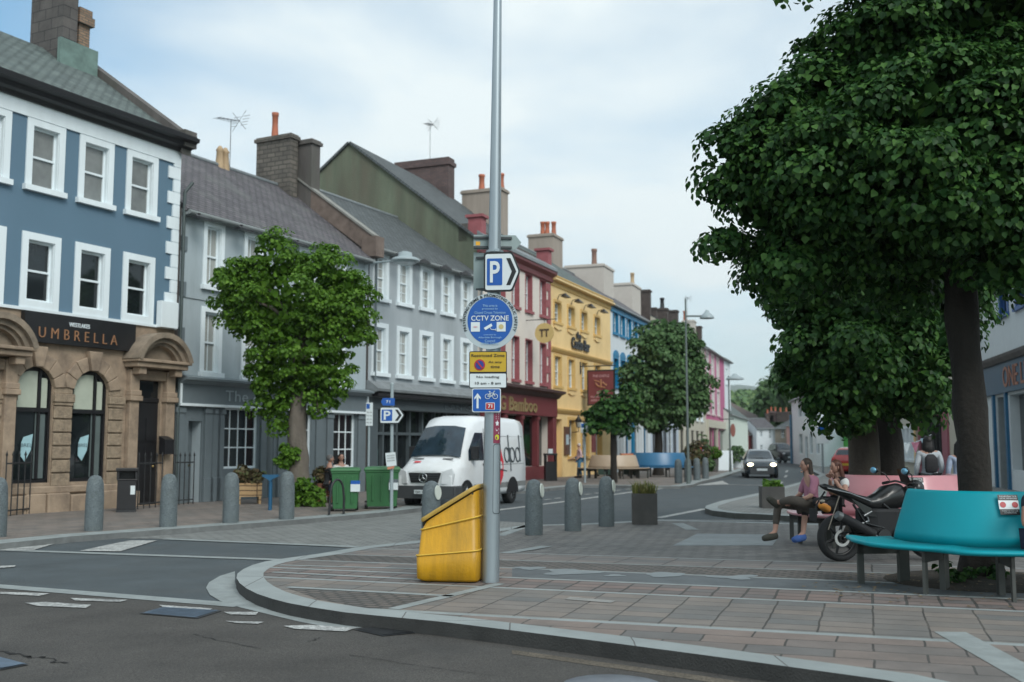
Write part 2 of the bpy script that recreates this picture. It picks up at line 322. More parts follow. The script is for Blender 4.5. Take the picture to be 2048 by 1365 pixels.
# long lines on the far carriageway
def wl(pts,w,z=.006):
    P=[G(x,y,z) for x,y in pts]
    for a,b in zip(P,P[1:]):
        d=(b-a).normalized(); n=Vector((-d.y,d.x,0))*w/2; g.poly([a-n,b-n,b+n,a+n])
wl([(900,1032),(1000,1020),(1132,1003),(1267,984),(1330,977)],.22)
wl([(1317,1036),(1410,1018)],.2); wl([(1320,1040),(1650,1043)],.14); wl([(1395,971),(1440,969),(1530,971)],.2)
for k in range(9):
    x=1090+k*20; y=1000-k*2.6; wl([(x,y),(x+11,y-1.4)],.12)
for x,y in ((1560,968),(1570,955),(1572,945)): wl([(x,y),(x+3,y-4)],.15)
g.poly([G(x,y,.006) for x,y in [(1385,972),(1445,962),(1458,969)]][::-1])
for f in range(len(g.f)):
    a,b,c=[Vector(g.v[i]) for i in g.f[f][:3]]
    if (b-a).cross(c-a).z<0: g.f[f]=g.f[f][::-1]
struct('road_markings',g,whitep)
def cover(name,label,pts,mat,z=.012):
    P=[G(x,y,z) for x,y in pts]; c=sum(P,Vector())/4; r=thing(name,label,'manhole cover',c)
    g=MB(); g.poly([p-c for p in P][::-1]); f=obj('frame',g,pm('cast_iron',(.035,.04,.045),.6,var=.3,scale=10),r)
    g=MB(); q=[(p-c)*.9+Vector((0,0,.004)) for p in P][::-1]; g.poly(q)
    for i in range(1,8):
        a=q[0].lerp(q[1],i/8); b=q[3].lerp(q[2],i/8); d=(b-a).normalized()*.012; n=Vector((-d.y,d.x,0)); 
        up=Vector((0,0,.004)); g.poly([a-n+up,a+n+up,b+n+up,b-n+up])
    obj('plate',g,mat,r); return r
cover('manhole_cover','large blue-grey square manhole cover in the foreground road',[(278,1227),(325,1214),(445,1221),(395,1237)],pm('cover_blue',(.09,.13,.18),.5,var=.3,scale=8))
cover('manhole_cover','blue metal cover at the bottom left corner of the road',[(-60,1322),(0,1314),(58,1329),(0,1340)],MATS['cover_blue'])
cover('drain_grate','slotted drain grate in the gutter below the kerb',[(708,1259),(760,1254),(838,1265),(765,1272)],pm('grate_iron',(.02,.022,.024),.6))
c=G(1225,1372,.012); g=MB(); n=28; g.lathe([(.34,0),(.34,.004),(.0,.004)],c,n); tag(obj('manhole_cover',g,pm('cover_pale',(.16,.18,.21),.5,var=.2,scale=6)),'pale round manhole cover cut by the bottom edge','manhole cover')
# small iron lid in the plaza
P=[GI(*p)+Vector((0,0,.005)) for p in [(1130,1200),(1140,1195),(1232,1203),(1222,1207)]]; g=MB(); g.poly(P[::-1]); g.box(P[0].x,P[0].x+.25,P[0].y+.02,P[0].y+.03,P[0].z,P[0].z+.003)
tag(obj('service_lid',g,pm('lid_steel',(.2,.2,.19),.4,var=.2)),'small steel service lid set in the brown flags','lid')
g=MB()
def crack(pts,w):
    P=[G(x,y,.0085) for x,y in pts]; rd=random.Random(len(pts)*7+int(pts[0][0])); Q=[]
    for a,b in zip(P,P[1:]):
        for k in range(6): p=a.lerp(b,k/6); Q.append(p+Vector((rd.uniform(-1,1),rd.uniform(-1,1),0))*w*1.6)
    Q.append(P[-1])
    for a,b in zip(Q,Q[1:]):
        d=(b-a).normalized(); n=Vector((-d.y,d.x,0))*w*rd.uniform(.2,.6); g.poly([a-n,b-n,b+n,a+n])
crack([(-40,1300),(20,1305),(60,1313),(90,1318),(135,1326)],.03); crack([(390,1268),(430,1280),(520,1297)],.012); crack([(620,1283),(640,1275)],.015); crack([(700,1310),(860,1335),(1000,1352)],.008)
struct('road_cracks',g,pm('crack_dark',(.012,.012,.012),.95))
g=MB(); g.poly([G(x,y,.0068) for x,y in [(1024,1300),(1404,1352),(1404,1362),(1024,1308)]][::-1]); g.poly([G(x,y,.0068) for x,y in [(1404,1352),(1640,1388),(1600,1392),(1404,1362)]][::-1]); struct('gutter_dust',g,pm('dust_brown',(.1,.085,.065),.95,var=.3,grain=60))
# left pavement
lp=[G(x,y,.1) for x,y in [(-700,1135),(0,1088),(150,1073),(300,1062),(520,1046),(655,1035),(760,1026),(842,1016),(866,1009),(858,1004),(840,1001)]]
lp+= [Vector((-1.9,33.5,.1)),Vector((-.3,36,.1))]+[G(x,y,.1) for x,y in [(1049,982),(1098,977),(1160,971),(1220,971),(1314,973),(1360,973),(1385,970),(1400,964),(1440,955),(1478,943),(1500,936),(1520,925),(1530,917)]]
lp2=lp+[Vector((30,180,.1)),Vector((-60,180,.1)),Vector((-60,20,.1))]
g=MB(); g.poly([tuple(p) for p in lp2]); o=struct('left_pavement',g,pL)
if o.data.polygons[0].normal.z<0: o.data.flip_normals()
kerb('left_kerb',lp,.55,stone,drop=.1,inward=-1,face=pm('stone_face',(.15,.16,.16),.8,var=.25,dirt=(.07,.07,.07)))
# second island and the right-hand pavement
ip=[G(x,y,.12) for x,y in [(2300,1066),(1750,1040),(1600,1034),(1520,1029),(1470,1027),(1425,1022),(1410,1017),(1412,1012),(1440,1003),(1520,986),(1600,965),(1640,950),(1610,936),(1600,926)]]
g=MB(); g.poly([tuple(p) for p in ip]+[(40,160,.12),(60,60,.12)]); o=struct('right_pavement',g,pT)
if o.data.polygons[0].normal.z<0: o.data.flip_normals()
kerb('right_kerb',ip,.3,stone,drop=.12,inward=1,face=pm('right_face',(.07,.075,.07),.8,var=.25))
# ---------------------------------------------------------------- buildings
slate_g=brickm('slate_green',(.13,.165,.155),(.085,.11,.108),(.03,.04,.04),.28,.17,.02,.5,rowmap=(0,1),bump=.8,var=.3,nscale=1.5)
slate_p=brickm('slate_purple',(.13,.12,.13),(.085,.08,.09),(.035,.035,.04),.28,.17,.02,.5,rowmap=(0,1),bump=.8,var=.3,nscale=1.5,dirt=(.15,.16,.15))
slate_d=brickm('slate_dark',(.1,.115,.12),(.07,.08,.085),(.03,.035,.035),.28,.17,.02,.5,rowmap=(0,1),bump=.8,var=.25,nscale=1.5)
gutterm=pm('grey_gutter',(.2,.22,.22),.5,var=.1)
leadm=pm('lead_grey',(.16,.18,.19),.5,var=.2)
class Fac:
    def __init__(s,p0,ang,name,label,cat='house',flip=1):
        s.p0=Vector((p0[0],p0[1],0)); s.d=Vector((math.sin(ang),math.cos(ang),0))*flip; s.n=Vector((-s.d.y,s.d.x,0))  # n points into the building
        s.root=thing(name,label,cat,s.p0,math.atan2(s.d.y,s.d.x))
    def at(s,px,py,off=0):
        p=isect(px,py,s.p0+s.n*off,s.n); return ((p-s.p0).dot(s.d),p.z)
    def x(s,px,py=893,off=0): return s.at(px,py,off)[0]
    def z(s,px,py,off=0): return s.at(px,py,off)[1]
    def side(s,px,py,sx):     # point on the cross-plane at s=sx -> (inward offset, z)
        p=isect(px,py,s.p0+s.d*sx,s.d); return ((p-s.p0).dot(s.n),p.z)
def wallmesh(w,L,H,holes,depth=.16,z0=0):
    xs=sorted({0,L}|{h[0] for h in holes}|{h[1] for h in holes}); zs=sorted({z0,H}|{h[2] for h in holes}|{h[3] for h in holes})
    xs=[x for x in xs if -1e-6<=x<=L+1e-6]; zs=[z for z in zs if z0-1e-6<=z<=H+1e-6]
    for a,b in zip(xs,xs[1:]):
        for c,d in zip(zs,zs[1:]):
            if b-a<1e-4 or d-c<1e-4: continue
            mx,mz=(a+b)/2,(c+d)/2
            if any(h[0]<mx<h[1] and h[2]<mz<h[3] for h in holes): continue
            w.add([(a,0,c),(b,0,c),(b,0,d),(a,0,d)],[(0,1,2,3)])
    for h in holes:
        a,b,c,d=h[:4]; D=h[4] if len(h)>4 else depth
        w.add([(a,0,c),(b,0,c),(b,0,d),(a,0,d),(a,D,c),(b,D,c),(b,D,d),(a,D,d)],[(0,4,5,1),(1,5,6,2),(2,6,7,3),(3,7,4,0)],h[5] if len(h)>5 else 0)
def window(root,x0,x1,z0,z1,sur=.14,smat=white,fmat=white,glass=glassg,cols=2,rows=2,depth=.15,sill=True,proud=.035,sash=True,reveal=None,name='window',bar=.022,head=False,frame=.055):
    """sash window filling the opening x0..x1,z0..z1 (the surround lies round it)"""
    fy=depth-.05; f=MB(); fr=frame
    f.box(x0,x0+fr,fy,fy+.06,z0,z1); f.box(x1-fr,x1,fy,fy+.06,z0,z1); f.box(x0+fr,x1-fr,fy,fy+.06,z0,z0+fr); f.box(x0+fr,x1-fr,fy,fy+.06,z1-fr,z1)
    zm=(z0+z1)/2
    if sash: f.box(x0+fr,x1-fr,fy-.02,fy+.05,zm-.025,zm+.025)
    for i in range(1,cols):
        xx=x0+fr+(x1-x0-2*fr)*i/cols; f.box(xx-bar/2,xx+bar/2,fy+.012,fy+.05,z0+fr,zm-.025 if sash else z1-fr)
        if sash: f.box(xx-bar/2,xx+bar/2,fy+.012,fy+.05,zm+.025,z1-fr)
    for j in range(1,rows):
        zz=z0+fr+(z1-z0-2*fr)*j/rows
        if sash and abs(zz-zm)<.06: continue
        f.box(x0+fr,x1-fr,fy+.013,fy+.049,zz-bar/2,zz+bar/2)
    w=obj(name,f,fmat,root)
    p=MB(); p.box(x0+.01,x1-.01,fy+.035,fy+.045,z0+.01,z1-.01); obj('pane',p,glass,w)
    if sur:
        s=MB(); s.box(x0-sur,x0,-proud,.0,z0,z1+sur); s.box(x1,x1+sur,-proud,.0,z0,z1+sur); s.box(x0,x1,-proud,.0,z1,z1+sur)
        if sill: s.box(x0-sur-.05,x1+sur+.05,-proud-.08,.0,z0-.13,z0)
        else: s.box(x0-sur,x1+sur,-proud,.0,z0-sur,z0)
        # lining of the opening
        s.box(x0,x0+.012,0,fy,z0,z1); s.box(x1-.012,x1,0,fy,z0,z1); s.box(x0+.012,x1-.012,0,fy,z0,z0+.012); s.box(x0+.012,x1-.012,0,fy,z1-.012,z1)
        obj('surround',s,smat,w)
    return (x0,x1,z0,z1,depth)
def house(F,L,H,dr,zr,wallm,roofm,holes,D=None,sidem=None,over=.28,gutter=gutterm,rooft=.09,back=True,eave=True):
    D=D or 2*dr; w=MB(); wallmesh(w,L,H,holes)
    zb=H-(D-2*dr)*0
    for x,s in ((0,1),(L,-1)):
        pr=[(x,0,0),(x,0,H),(x,dr,zr-.06),(x,2*dr,H),(x,2*dr,0)]; w.add(pr if s<0 else pr[::-1],[tuple(range(5))],1)
    w.add([(0,2*dr,0),(0,2*dr,H),(L,2*dr,H),(L,2*dr,0)],[(0,1,2,3)],1)
    obj('wall',w,[wallm,sidem or wallm],F.root)
    sl=(zr-H)/dr
    ln=math.hypot(dr+over,(zr-H)*(dr+over)/dr); a=math.atan2(zr-H,dr)
    g=MB(); g.box(-.02,L+.02,0,ln,-rooft,0); o=obj('roof',g,roofm,F.root); o.location=(0,-over,H-over*sl+.02); o.rotation_euler=(a,0,0)
    g=MB(); g.box(-.02,L+.02,0,ln,-rooft,0); o2=obj('roof',g,roofm,F.root); o2.location=(L,2*dr+over,H-over*sl+.02); o2.rotation_euler=(a,0,math.pi)
    g=MB(); g.tube([(-.02,dr,zr+.03),(L+.02,dr,zr+.03)],.08,6); obj('ridge_tiles',g,leadm,F.root)
    if eave:
        z=H-over*sl; g=MB(); n=7
        g.tube([(0,-over-.03,z-.07),(L,-over-.03,z-.07)],.07,8); g.box(0,L,-over+.03,.0,z-.14,z-.08+.02); obj('gutter',g,gutter,F.root)
    return F.root
def chimney(F,pl,pm_,pr,pt,d0,zb,mat,pots=(),capm=None,name='chimney',dmin=.5,cap=True):
    """stack whose near corner shows at pixel pm_, its side running to pl and its front to pr"""
    x0,zt=F.at(pm_,pt,d0); x1=F.at(pr,pt,d0)[0]; d1=F.side(pl,pt,x0)[0]
    d1=max(d1,d0+dmin); d1=min(d1,d0+3.2); x1=max(x1,x0+.4)
    g=MB(); g.box(x0,x1,d0,d1,zb,zt-.18); 
    if cap: g.box(x0-.07,x1+.07,d0-.07,d1+.07,zt-.18,zt-.06); g.box(x0-.02,x1+.02,d0-.02,d1+.02,zt-.06,zt)
    else: g.box(x0,x1,d0,d1,zt-.18,zt)
    c=obj(name,g,mat,F.root)
    for (px,py,wd,m) in pots:
        xm=(x0+x1)/2
        # pot position along the stack
        best=None
        for k in range(21):
            dd=d0+.2+(d1-d0-.4)*k/20; p=F.p0+F.d*xm+F.n*dd; v=p.x/ p.y*FPX*1.0+1024
            if best is None or abs(v-px)<best[0]: best=(abs(v-px),dd)
        dd=best[1]; P=F.p0+F.d*xm+F.n*dd; zp=CH+(HOR-py)*P.y/FPX*1.02; h=max(.3,zp-zt)
        g=MB(); g.lathe([(wd*1.05,0),(wd,.06),(wd*.82,h*.5),(wd*.85,h*.85),(wd*1.0,h*.87),(wd*1.0,h),(wd*.7,h)],(xm,dd,zt),12); obj('chimney_pot',g,m,c)
    return c
def corn(name,F,x0,x1,prof,mat,parent=None):
    """moulding: profile of (outward, z) swept along the front"""
    g=MB(); g.prism([(x0,-a,b) for a,b in prof],(x1-x0,0,0)); return obj(name,g,mat,parent or F.root,fixn=True)
terra=pm('terracotta',(.42,.13,.07),.7,var=.2,dirt=(.2,.1,.07))
buffp=pm('buff_pot',(.42,.3,.18),.7,var=.2)
stonec=brickm('rubble_stack',(.16,.14,.12),(.1,.09,.08),(.07,.065,.055),.35,.16,.02,.5,rowmap=(0,2),bump=.9,var=.3)
renderd=pm('dark_render',(.11,.1,.095),.9,var=.25,bump=.4,streak=1,dirt=(.06,.07,.05))
A1=math.atan(1076/FPX)   # near terrace (vanishing point 2100)
A2=math.atan(848/FPX)
A3=math.atan(740/FPX)
A4=math.atan(640/FPX)
# start corner: blue building's right end at px 345
Y0=28.0; C0=Vector(((345-1024)/FPX*Y0,Y0,0)); d1=Vector((math.sin(A1),math.cos(A1),0))
def along(P,d,px):     # walk along d from P till the plumb line shows at pixel px
    k=(px-1024)/FPX; t=(k*P.y-P.x)/(d.x-k*d.y); return P+d*t,t
# ---- 1 blue building
Lb=9.0
bluew=pm('blue_render',(.105,.18,.25),.75,var=.07,scale=.6,bump=.15,bscale=60,streak=1,dirt=(.085,.165,.22),dirtamt=.35)
F=Fac(C0-d1*Lb,A1,'townhouse','slate blue townhouse with white trim above a sandstone ground floor'); B1=F
Hb=F.z(346,300)
xw=[F.x(63,300),F.x(168,330),F.x(261,350)]; step=(xw[2]-xw[0])/2; ww=F.x(110,300)-F.x(66,300)+.12
x0s=[xw[2]+.02-step*k for k in range(5)]
holes=[]; z1a=F.z(262,310)-.04; z0a=F.z(250,424)+.06; z1b=F.z(252,518); z0b=F.z(246,628)+.0
for k,x in enumerate(x0s):
    holes.append(window(F.root,x,x+ww,z0a,z1a,.17,glass=glassg,cols=1,rows=1,bar=.03)); holes.append(window(F.root,x,x+ww,z0b,z1b,.17,glass=glassd,sill=False,cols=1,rows=1,bar=.03))
wm=F.root.children
# offset vertical bars as in the photo
zsf=F.z(345,660)          # bottom of white band / top of shop fascia
sandm=pm('sandstone',(.33,.25,.18),.85,var=.22,scale=2.5,bump=.6,bscale=30,dirt=(.12,.09,.07),dirtamt=.7)
w=MB(); hh=[h for h in holes]; wallmesh(w,Lb,Hb,hh,z0=zsf)
w.add([(Lb,0,0),(Lb,8,0),(Lb,8,Hb),(Lb,4,Hb+3.6),(Lb,0,Hb)],[(0,1,2,3,4)]); obj('wall',w,bluew,F.root)
over=.45; zr=F.z(100,62,4.2)
dr=4.0; zr=12.78
sl=(zr-Hb-.4)/dr; a=math.atan(sl); ln=math.hypot(dr+.3,sl*(dr+.3))
g=MB(); g.box(-.02,Lb+.05,0,ln,-.09,0); o=obj('roof',g,slate_g,F.root); o.location=(0,-.3,Hb-.3*sl+.42); o.rotation_euler=(a,0,0)
g=MB(); g.prism([(Lb-.15,-.2,Hb+.5),(Lb-.15,dr,zr+.25),(Lb-.15,dr,zr-.1),(Lb-.15,-.2,Hb-.1)],(.35,0,0)); g.box(Lb-.2,Lb+.25,-.35,.15,Hb+.1,Hb+.55); obj('parapet',g,renderd,F.root,fixn=True)
corn('cornice',F,-.1,Lb+.2,[(0,Hb-.02),(.12,Hb-.02),(.2,Hb+.06),(.3,Hb+.1),(.34,Hb+.2),(.5,Hb+.24),(.52,Hb+.34),(.42,Hb+.36),(.42,Hb+.4),(0,Hb+.4)],black)
g=MB(); g.box(0,Lb,-.05,0,z1a+.17,Hb); g.box(0,Lb,-.06,0,zsf,z0b-.17)
zq=zsf+.0; nq=0; qh=(Hb-.42-zsf)/13
for k in range(13):
    wq=.42 if k%2 else .24; g.box(Lb-wq,Lb+.004,-.045,0,zsf+.3+k*qh+.012,zsf+.3+(k+1)*qh-.012)
g.box(Lb-.2,Lb+.003,-.03,0,zsf,Hb); obj('trim',g,white,F.root,label='white painted bands and corner quoins')
# chimneys: hung slate stack and brick stack behind
hung=brickm('hung_slate',(.1,.09,.085),(.07,.065,.062),(.03,.03,.03),.5,.3,.012,.5,rowmap=(1,2),var=.3)
bro=brickm('weathered_brick',(.3,.19,.12),(.2,.12,.08),(.12,.11,.09),.22,.075,.014,.5,rowmap=(1,2),bump=.8,var=.3,dirt=(.09,.08,.06))
def stack(F,xa,xb,da,db,za,zb,mat,nm='chimney'):
    g=MB(); g.box(xa,xb,da,db,za,zb); return obj(nm,g,mat,F.root)
dd=3.2; xs_=F.x(124,100,dd); xe=F.x(153,100,dd); dl=F.side(62,40,xs_)[0]
stack(F,xs_,xe,dd,min(dl,dd+2.6),Hb+1.5,Hb+7.0,hung)
xs2=F.x(158,60,dd+.2); xe2=F.x(180,60,dd+.2); stack(F,xs2,xe2,dd+.2,dd+2.0,Hb+1.5,F.z(165,18,dd),bro); 
g=MB(); zc=F.z(165,18,dd); g.box(xs2-.08,xe2+.08,dd+.1,dd+2.1,zc-.35,zc-.1); g.box(xs2-.03,xe2+.03,dd+.15,dd+2.0,zc-.1,zc+.12); obj('chimney_cap',g,bro,F.root)
g=MB(); g.box(xs_-.15,xe2+.05,dd-.12,dd,Hb+1.9,Hb+3.3); obj('lead_flashing',g,pm('green_lead',(.13,.2,.18),.6,var=.3),F.root)
# ground floor: sandstone with arched windows
zf0=F.z(50,683); xsl=F.x(40,650); xsr=F.x(262,680)
dep=.12
arch=[]; 
def archwin(xa,xb,zb,zsp,zcr):
    """opening under a segmental arch"""
    w_=(xb-xa)/2; rise=zcr-zsp; Rr=(w_*w_+rise*rise)/(2*rise); cz=zcr-Rr; cx=(xa+xb)/2; n=14; a0=math.asin(w_/Rr)
    pts=[(cx+Rr*math.sin(-a0+2*a0*i/n),cz+Rr*math.cos(-a0+2*a0*i/n)) for i in range(n+1)]
    return pts,(cx,cz,Rr,a0)
sw=MB(); xA=F.x(27,850); xB=F.x(103,850); xC=F.x(142,850); xD=F.x(213,850)
wd2=xB-xA; xB2=xA+(xD-xC)*1.0; 
zb_=F.z(60,967); zcr=F.z(65,733); zsp=zcr-.42
xl=F.x(259,850,-.16); xr=min(F.x(347,850,-.1),Lb-.05); xdo0=xl+.31; xdo1=xr-.37; zdo=F.z(300,762)
sh=[(xA,xB,zb_,zcr,.14),(xC,xD,zb_,zcr,.14),(xdo0,xdo1,.12,zdo,.16)]
wallmesh(sw,Lb,zsf,sh)
for (xa,xb) in ((xA,xB),(xC,xD)):
    pts,(cx,cz,Rr,a0)=archwin(xa,xb,zb_,zsp,zcr)
    for side in (0,1):
        h=len(pts)//2; seg=pts[:h+1] if side==0 else pts[h:]
        if side==0: pl=[(xa,0,zcr)]+[(x,0,z) for x,z in seg]; pl=[(xa,0,zcr)]+[(x,0,z) for x,z in seg]
        else: pl=[(xb,0,zcr)]+[(x,0,z) for x,z in seg]
        sw.add([(x,0,z) for x,_,z in pl],[tuple(range(len(pl)))][:1])
        q=[(x,0,z) for x,z in seg]; 
        for u,v in zip(q,q[1:]): sw.add([u,v,(v[0],.14,v[2]),(u[0],.14,u[2])],[(0,1,2,3)])
sw.add([(Lb,0,0),(Lb,8,0),(Lb,8,zsf),(Lb,0,zsf)],[(0,1,2,3)])
obj('shop_wall',sw,sandm,F.root)
# dressings
g=MB()
def voussoirs(xa,xb):
    pts,(cx,cz,Rr,a0)=archwin(xa,xb,zb_,zsp,zcr); n=7; R2=Rr+.34
    for i in range(n):
        b0=-a0*1.08+2*a0*1.08*i/n+.01; b1=-a0*1.08+2*a0*1.08*(i+1)/n-.01; pr=.09 if i!=n//2 else .17; r2=R2 if i!=n//2 else R2+.14
        q=[(cx+Rr*math.sin(b0),-pr,cz+Rr*math.cos(b0)),(cx+Rr*math.sin(b1),-pr,cz+Rr*math.cos(b1)),(cx+r2*math.sin(b1),-pr,cz+r2*math.cos(b1)),(cx+r2*math.sin(b0),-pr,cz+r2*math.cos(b0))]
        g.prism(q,(0,pr,0))
voussoirs(xA,xB); voussoirs(xC,xD)
obj('arch_stones',g,sandm,F.root,bevel=.012,seg=1,fixn=True)
zcap=zsp-.1
rustm=pm('rusticated_stone',(.29,.225,.16),.9,var=.3,scale=9,bump=1.0,bscale=22,dirt=(.1,.08,.06),dirtamt=.6)
for (pa,pb) in ((xA-.5,xA-.02),(xB+.02,xC-.02),(xD+.02,xD+.46)):
    g=MB()
    g.box(pa-.03,pb+.03,-.11,0,zcap-.28,zcap-.08); g.box(pa-.01,pb+.01,-.08,0,zcap-.36,zcap-.28); g.box(pa,pb,-.05,0,zcap-.08,zcap+.18)
    nb=6; z_=zb_-.1; hb=(zcap-.36-z_)/nb
    for k in range(nb): g.box(pa+.0,pb-.0,-.06,0,z_+k*hb+.015,z_+(k+1)*hb-.015)
    obj('pier',g,rustm,F.root,bevel=.015,seg=1)
g=MB(); random.seed(3); x=0
while x<xdo0-.6:
    wq=.4+random.random()*.5; g.box(x+.01,min(x+wq,xdo0-.5)-.01,-.14-random.random()*.06,0,.05,.45+random.random()*.1); x+=wq
g.box(0,xdo0-.45,-.09,0,.52,zb_-.08); obj('plinth',g,sandm,F.root,bevel=.03,seg=1)
for k,(xa,xb) in enumerate(((xA,xB),(xC,xD))):
    g=MB(); y=.06
    g.box(xa,xa+.06,y,y+.07,zb_,zcr-.2); g.box(xb-.06,xb,y,y+.07,zb_,zcr-.2); g.box(xa,xb,y,y+.07,zb_,zb_+.08); zt=zb_+(zcr-zb_)*.61; g.box(xa+.06,xb-.06,y-.03,y+.07,zt,zt+.09)
    xm=xa+(xb-xa)*.68; g.box(xm-.035,xm+.035,y-.02,y+.07,zb_+.08,zt); g.box(xm-.035,xm+.035,y-.02,y+.07,zt+.09,zcr)
    pts,_=archwin(xa,xb,zb_,zsp,zcr)
    for u,v in zip(pts,pts[1:]): g.prism([(u[0],y,u[1]-.09),(v[0],y,v[1]-.09),(v[0],y,v[1]),(u[0],y,u[1])],(0,.07,0))
    w=obj('shop_window',g,black,F.root,fixn=True); g=MB(); g.poly([(xa,y+.05,zb_),(xb,y+.05,zb_),(xb,y+.05,zcr),(xa,y+.05,zcr)]); obj('pane',g,glassd,w)
    g=MB(); g.box(xa+.12,xm-.05,y+.015,y+.045,zt+.1,zcr-.1); g.box(xm+.06,xb-.1,y+.015,y+.045,zt+.1,zcr-.25); obj('roller_blind',g,pm('cream_blind',(.42,.46,.38),.8,var=.08),w)
    cxp=xa+(xb-xa)*.42; zc=zb_+(zt-zb_)*.5; s=.36; q=[(-.55,.25),(-.35,.65),(.5,.85),(.35,-.2),(-.15,-.9),(-.55,-.55)]
    g=MB(); g.prism([(cxp+a_*s*.8,y+.0,zc+b_*s) for a_,b_ in q],(0,.012,0)); obj('window_poster',g,pm('pale_blue_card',(.35,.55,.6),.5),w,fixn=True)
    text('lettering','BREL',pm('grey_ink',(.1,.14,.16),.5),w,(cxp-.02,y-.004,zc+.05),w=.3,h=.08,ext=.002)
    g=MB(); g.box(xa+(xb-xa)*.62,xm-.03,y+.02,y+.04,zb_+.1,zt); g.box(xm+.05,xb-.12,y+.02,y+.04,zb_+.1,zt-.05); obj('drawn_curtain',g,pm('slate_curtain',(.1,.13,.13),.8),w)
g=MB()
# doorcases with segmental hoods
def doorcase(xl,xr,parent):
    g=MB(); cw=.3; zt=zdo+.35; pd=.5
    for xa in (xl,xr-cw):
        g.box(xa,xa+cw,-.16,0,.1,zt-.1); g.box(xa-.05,xa+cw+.05,-.24,0,zdo-.55,zdo-.42); g.box(xa-.03,xa+cw+.03,-.21,0,zdo-.42,zdo-.28); g.box(xa-.05,xa+cw+.05,-.24,0,.1,.5)
        g.box(xa+.03,xa+cw-.03,-.42,-.16,zdo+.12,zt-.05)
    g.box(xl+cw,xr-cw,-.12,0,zdo,zt-.1); g.box(xl-.1,xr+.1,-pd,0,zt-.05,zt+.08); g.box(xl-.16,xr+.16,-pd-.08,0,zt+.08,zt+.16)
    o=obj('doorcase',g,sandm,parent,bevel=.015,seg=1)
    g=MB(); W=(xr-xl)/2+.18; rise=.72; Rr=(W*W+rise*rise)/(2*rise); cz=zt+.16+rise-Rr; cx=(xl+xr)/2; a0=math.asin(min(1,W/Rr)); n=14
    for (r1,r2,p) in ((Rr-.14,Rr,pd+.1),(Rr-.26,Rr-.14,pd-.02),(Rr-.34,Rr-.26,pd-.12)):
        for i in range(n):
            b0=-a0+2*a0*i/n; b1=-a0+2*a0*(i+1)/n
            g.prism([(cx+r1*math.sin(b0),-p,cz+r1*math.cos(b0)),(cx+r1*math.sin(b1),-p,cz+r1*math.cos(b1)),(cx+r2*math.sin(b1),-p,cz+r2*math.cos(b1)),(cx+r2*math.sin(b0),-p,cz+r2*math.cos(b0))],(0,p,0))
    pts=[(cx+(Rr-.34)*math.sin(-a0+2*a0*i/n),-.2,max(zt+.16,cz+(Rr-.34)*math.cos(-a0+2*a0*i/n))) for i in range(n+1)]; g.prism(pts,(0,.2,0))
    obj('hood',g,pm('hood_stone',(.25,.2,.15),.85,var=.25,bump=.4,dirt=(.08,.07,.055),dirtamt=.7),o,fixn=True)
doorcase(xl,xr,F.root)
wdc=xr-xl; xr2=F.x(22,850); doorcase(xr2-wdc,xr2,F.root)
g=MB(); g.box(xdo0,xdo1,.08,.14,.12,zdo-.5); g.box(xdo0,xdo1,.05,.15,zdo-.55,zdo-.45)
for c in (0,1):
    for r_ in range(3):
        xx=xdo0+.06+c*(xdo1-xdo0-.06)/2; g.box(xx,xx+(xdo1-xdo0)/2-.12,.06,.08,.25+r_*.75,.85+r_*.75)
dm=obj('door',g,black,F.root); g=MB(); g.box(xdo0,xdo1,.1,.12,zdo-.45,zdo); obj('fanlight',g,glassd,dm); g=MB(); g.ball((xdo1-.15,.04,1.1),.035); obj('door_knob',g,pm('brass',(.4,.3,.12),.3,metal=1),dm)
# fascia and its lettering
zt=F.z(50,620); g=MB(); g.box(xsl,xsr,-.16,-.02,zf0,zsf-.02); sg=obj('shop_fascia',g,black,F.root)
xt0,zt0=F.at(67,676); xt1,_=F.at(224,695); zt1=F.at(67,653)[1]
text('lettering','UMBRELLA',pm('copper_letters',(.42,.22,.12),.4,metal=.3),sg,((xt0+xt1)/2,-.175,(zt0+zt1)/2),w=xt1-xt0,h=(zt1-zt0)*.92,ext=.012,spacing=1.7,bold=-.012)
xa,za=F.at(128,660); xb,_=F.at(169,666); text('lettering','WESTLAKES',white,sg,((xa+xb)/2,-.175,F.at(148,654)[1]+.02),w=xb-xa,h=.1,ext=.01)
xa,za=F.at(309,655); xb=F.x(345,655); zb2=F.z(309,602); g=MB(); g.box(xa,xb-.04,-.24,-.05,za,zb2); tag(obj('cable_cabinet',g,white,None,bevel=.01),'white metal box on the corner of the blue townhouse','cabinet'); bpy.data.objects['cable_cabinet'].matrix_world=F.root.matrix_basis.copy()
xa,za=F.at(325,909,-.3); zb2=F.z(325,880,-.3); g=MB(); g.box(xa,xa+.3,-.38,-.16,za,zb2); g.prism([(xa-.01,-.16,zb2),(xa-.01,-.39,zb2),(xa-.01,-.16,zb2+.1)],(.32,0,0)); o=tag(obj('letter_box',g,black,None,bevel=.006,fixn=True),'black letter box on the right doorcase column','letter box'); o.matrix_world=F.root.matrix_basis.copy()
g=MB(); g.tube([(Lb+.12,-.1,0),(Lb+.12,-.1,Hb-1.1)],.045,8); g.tube([(Lb+.12,-.1,Hb-1.1),(Lb+.3,-.2,Hb-.8)],.045,8); obj('drainpipe',g,pm('dark_pipe',(.06,.08,.08),.5),F.root)
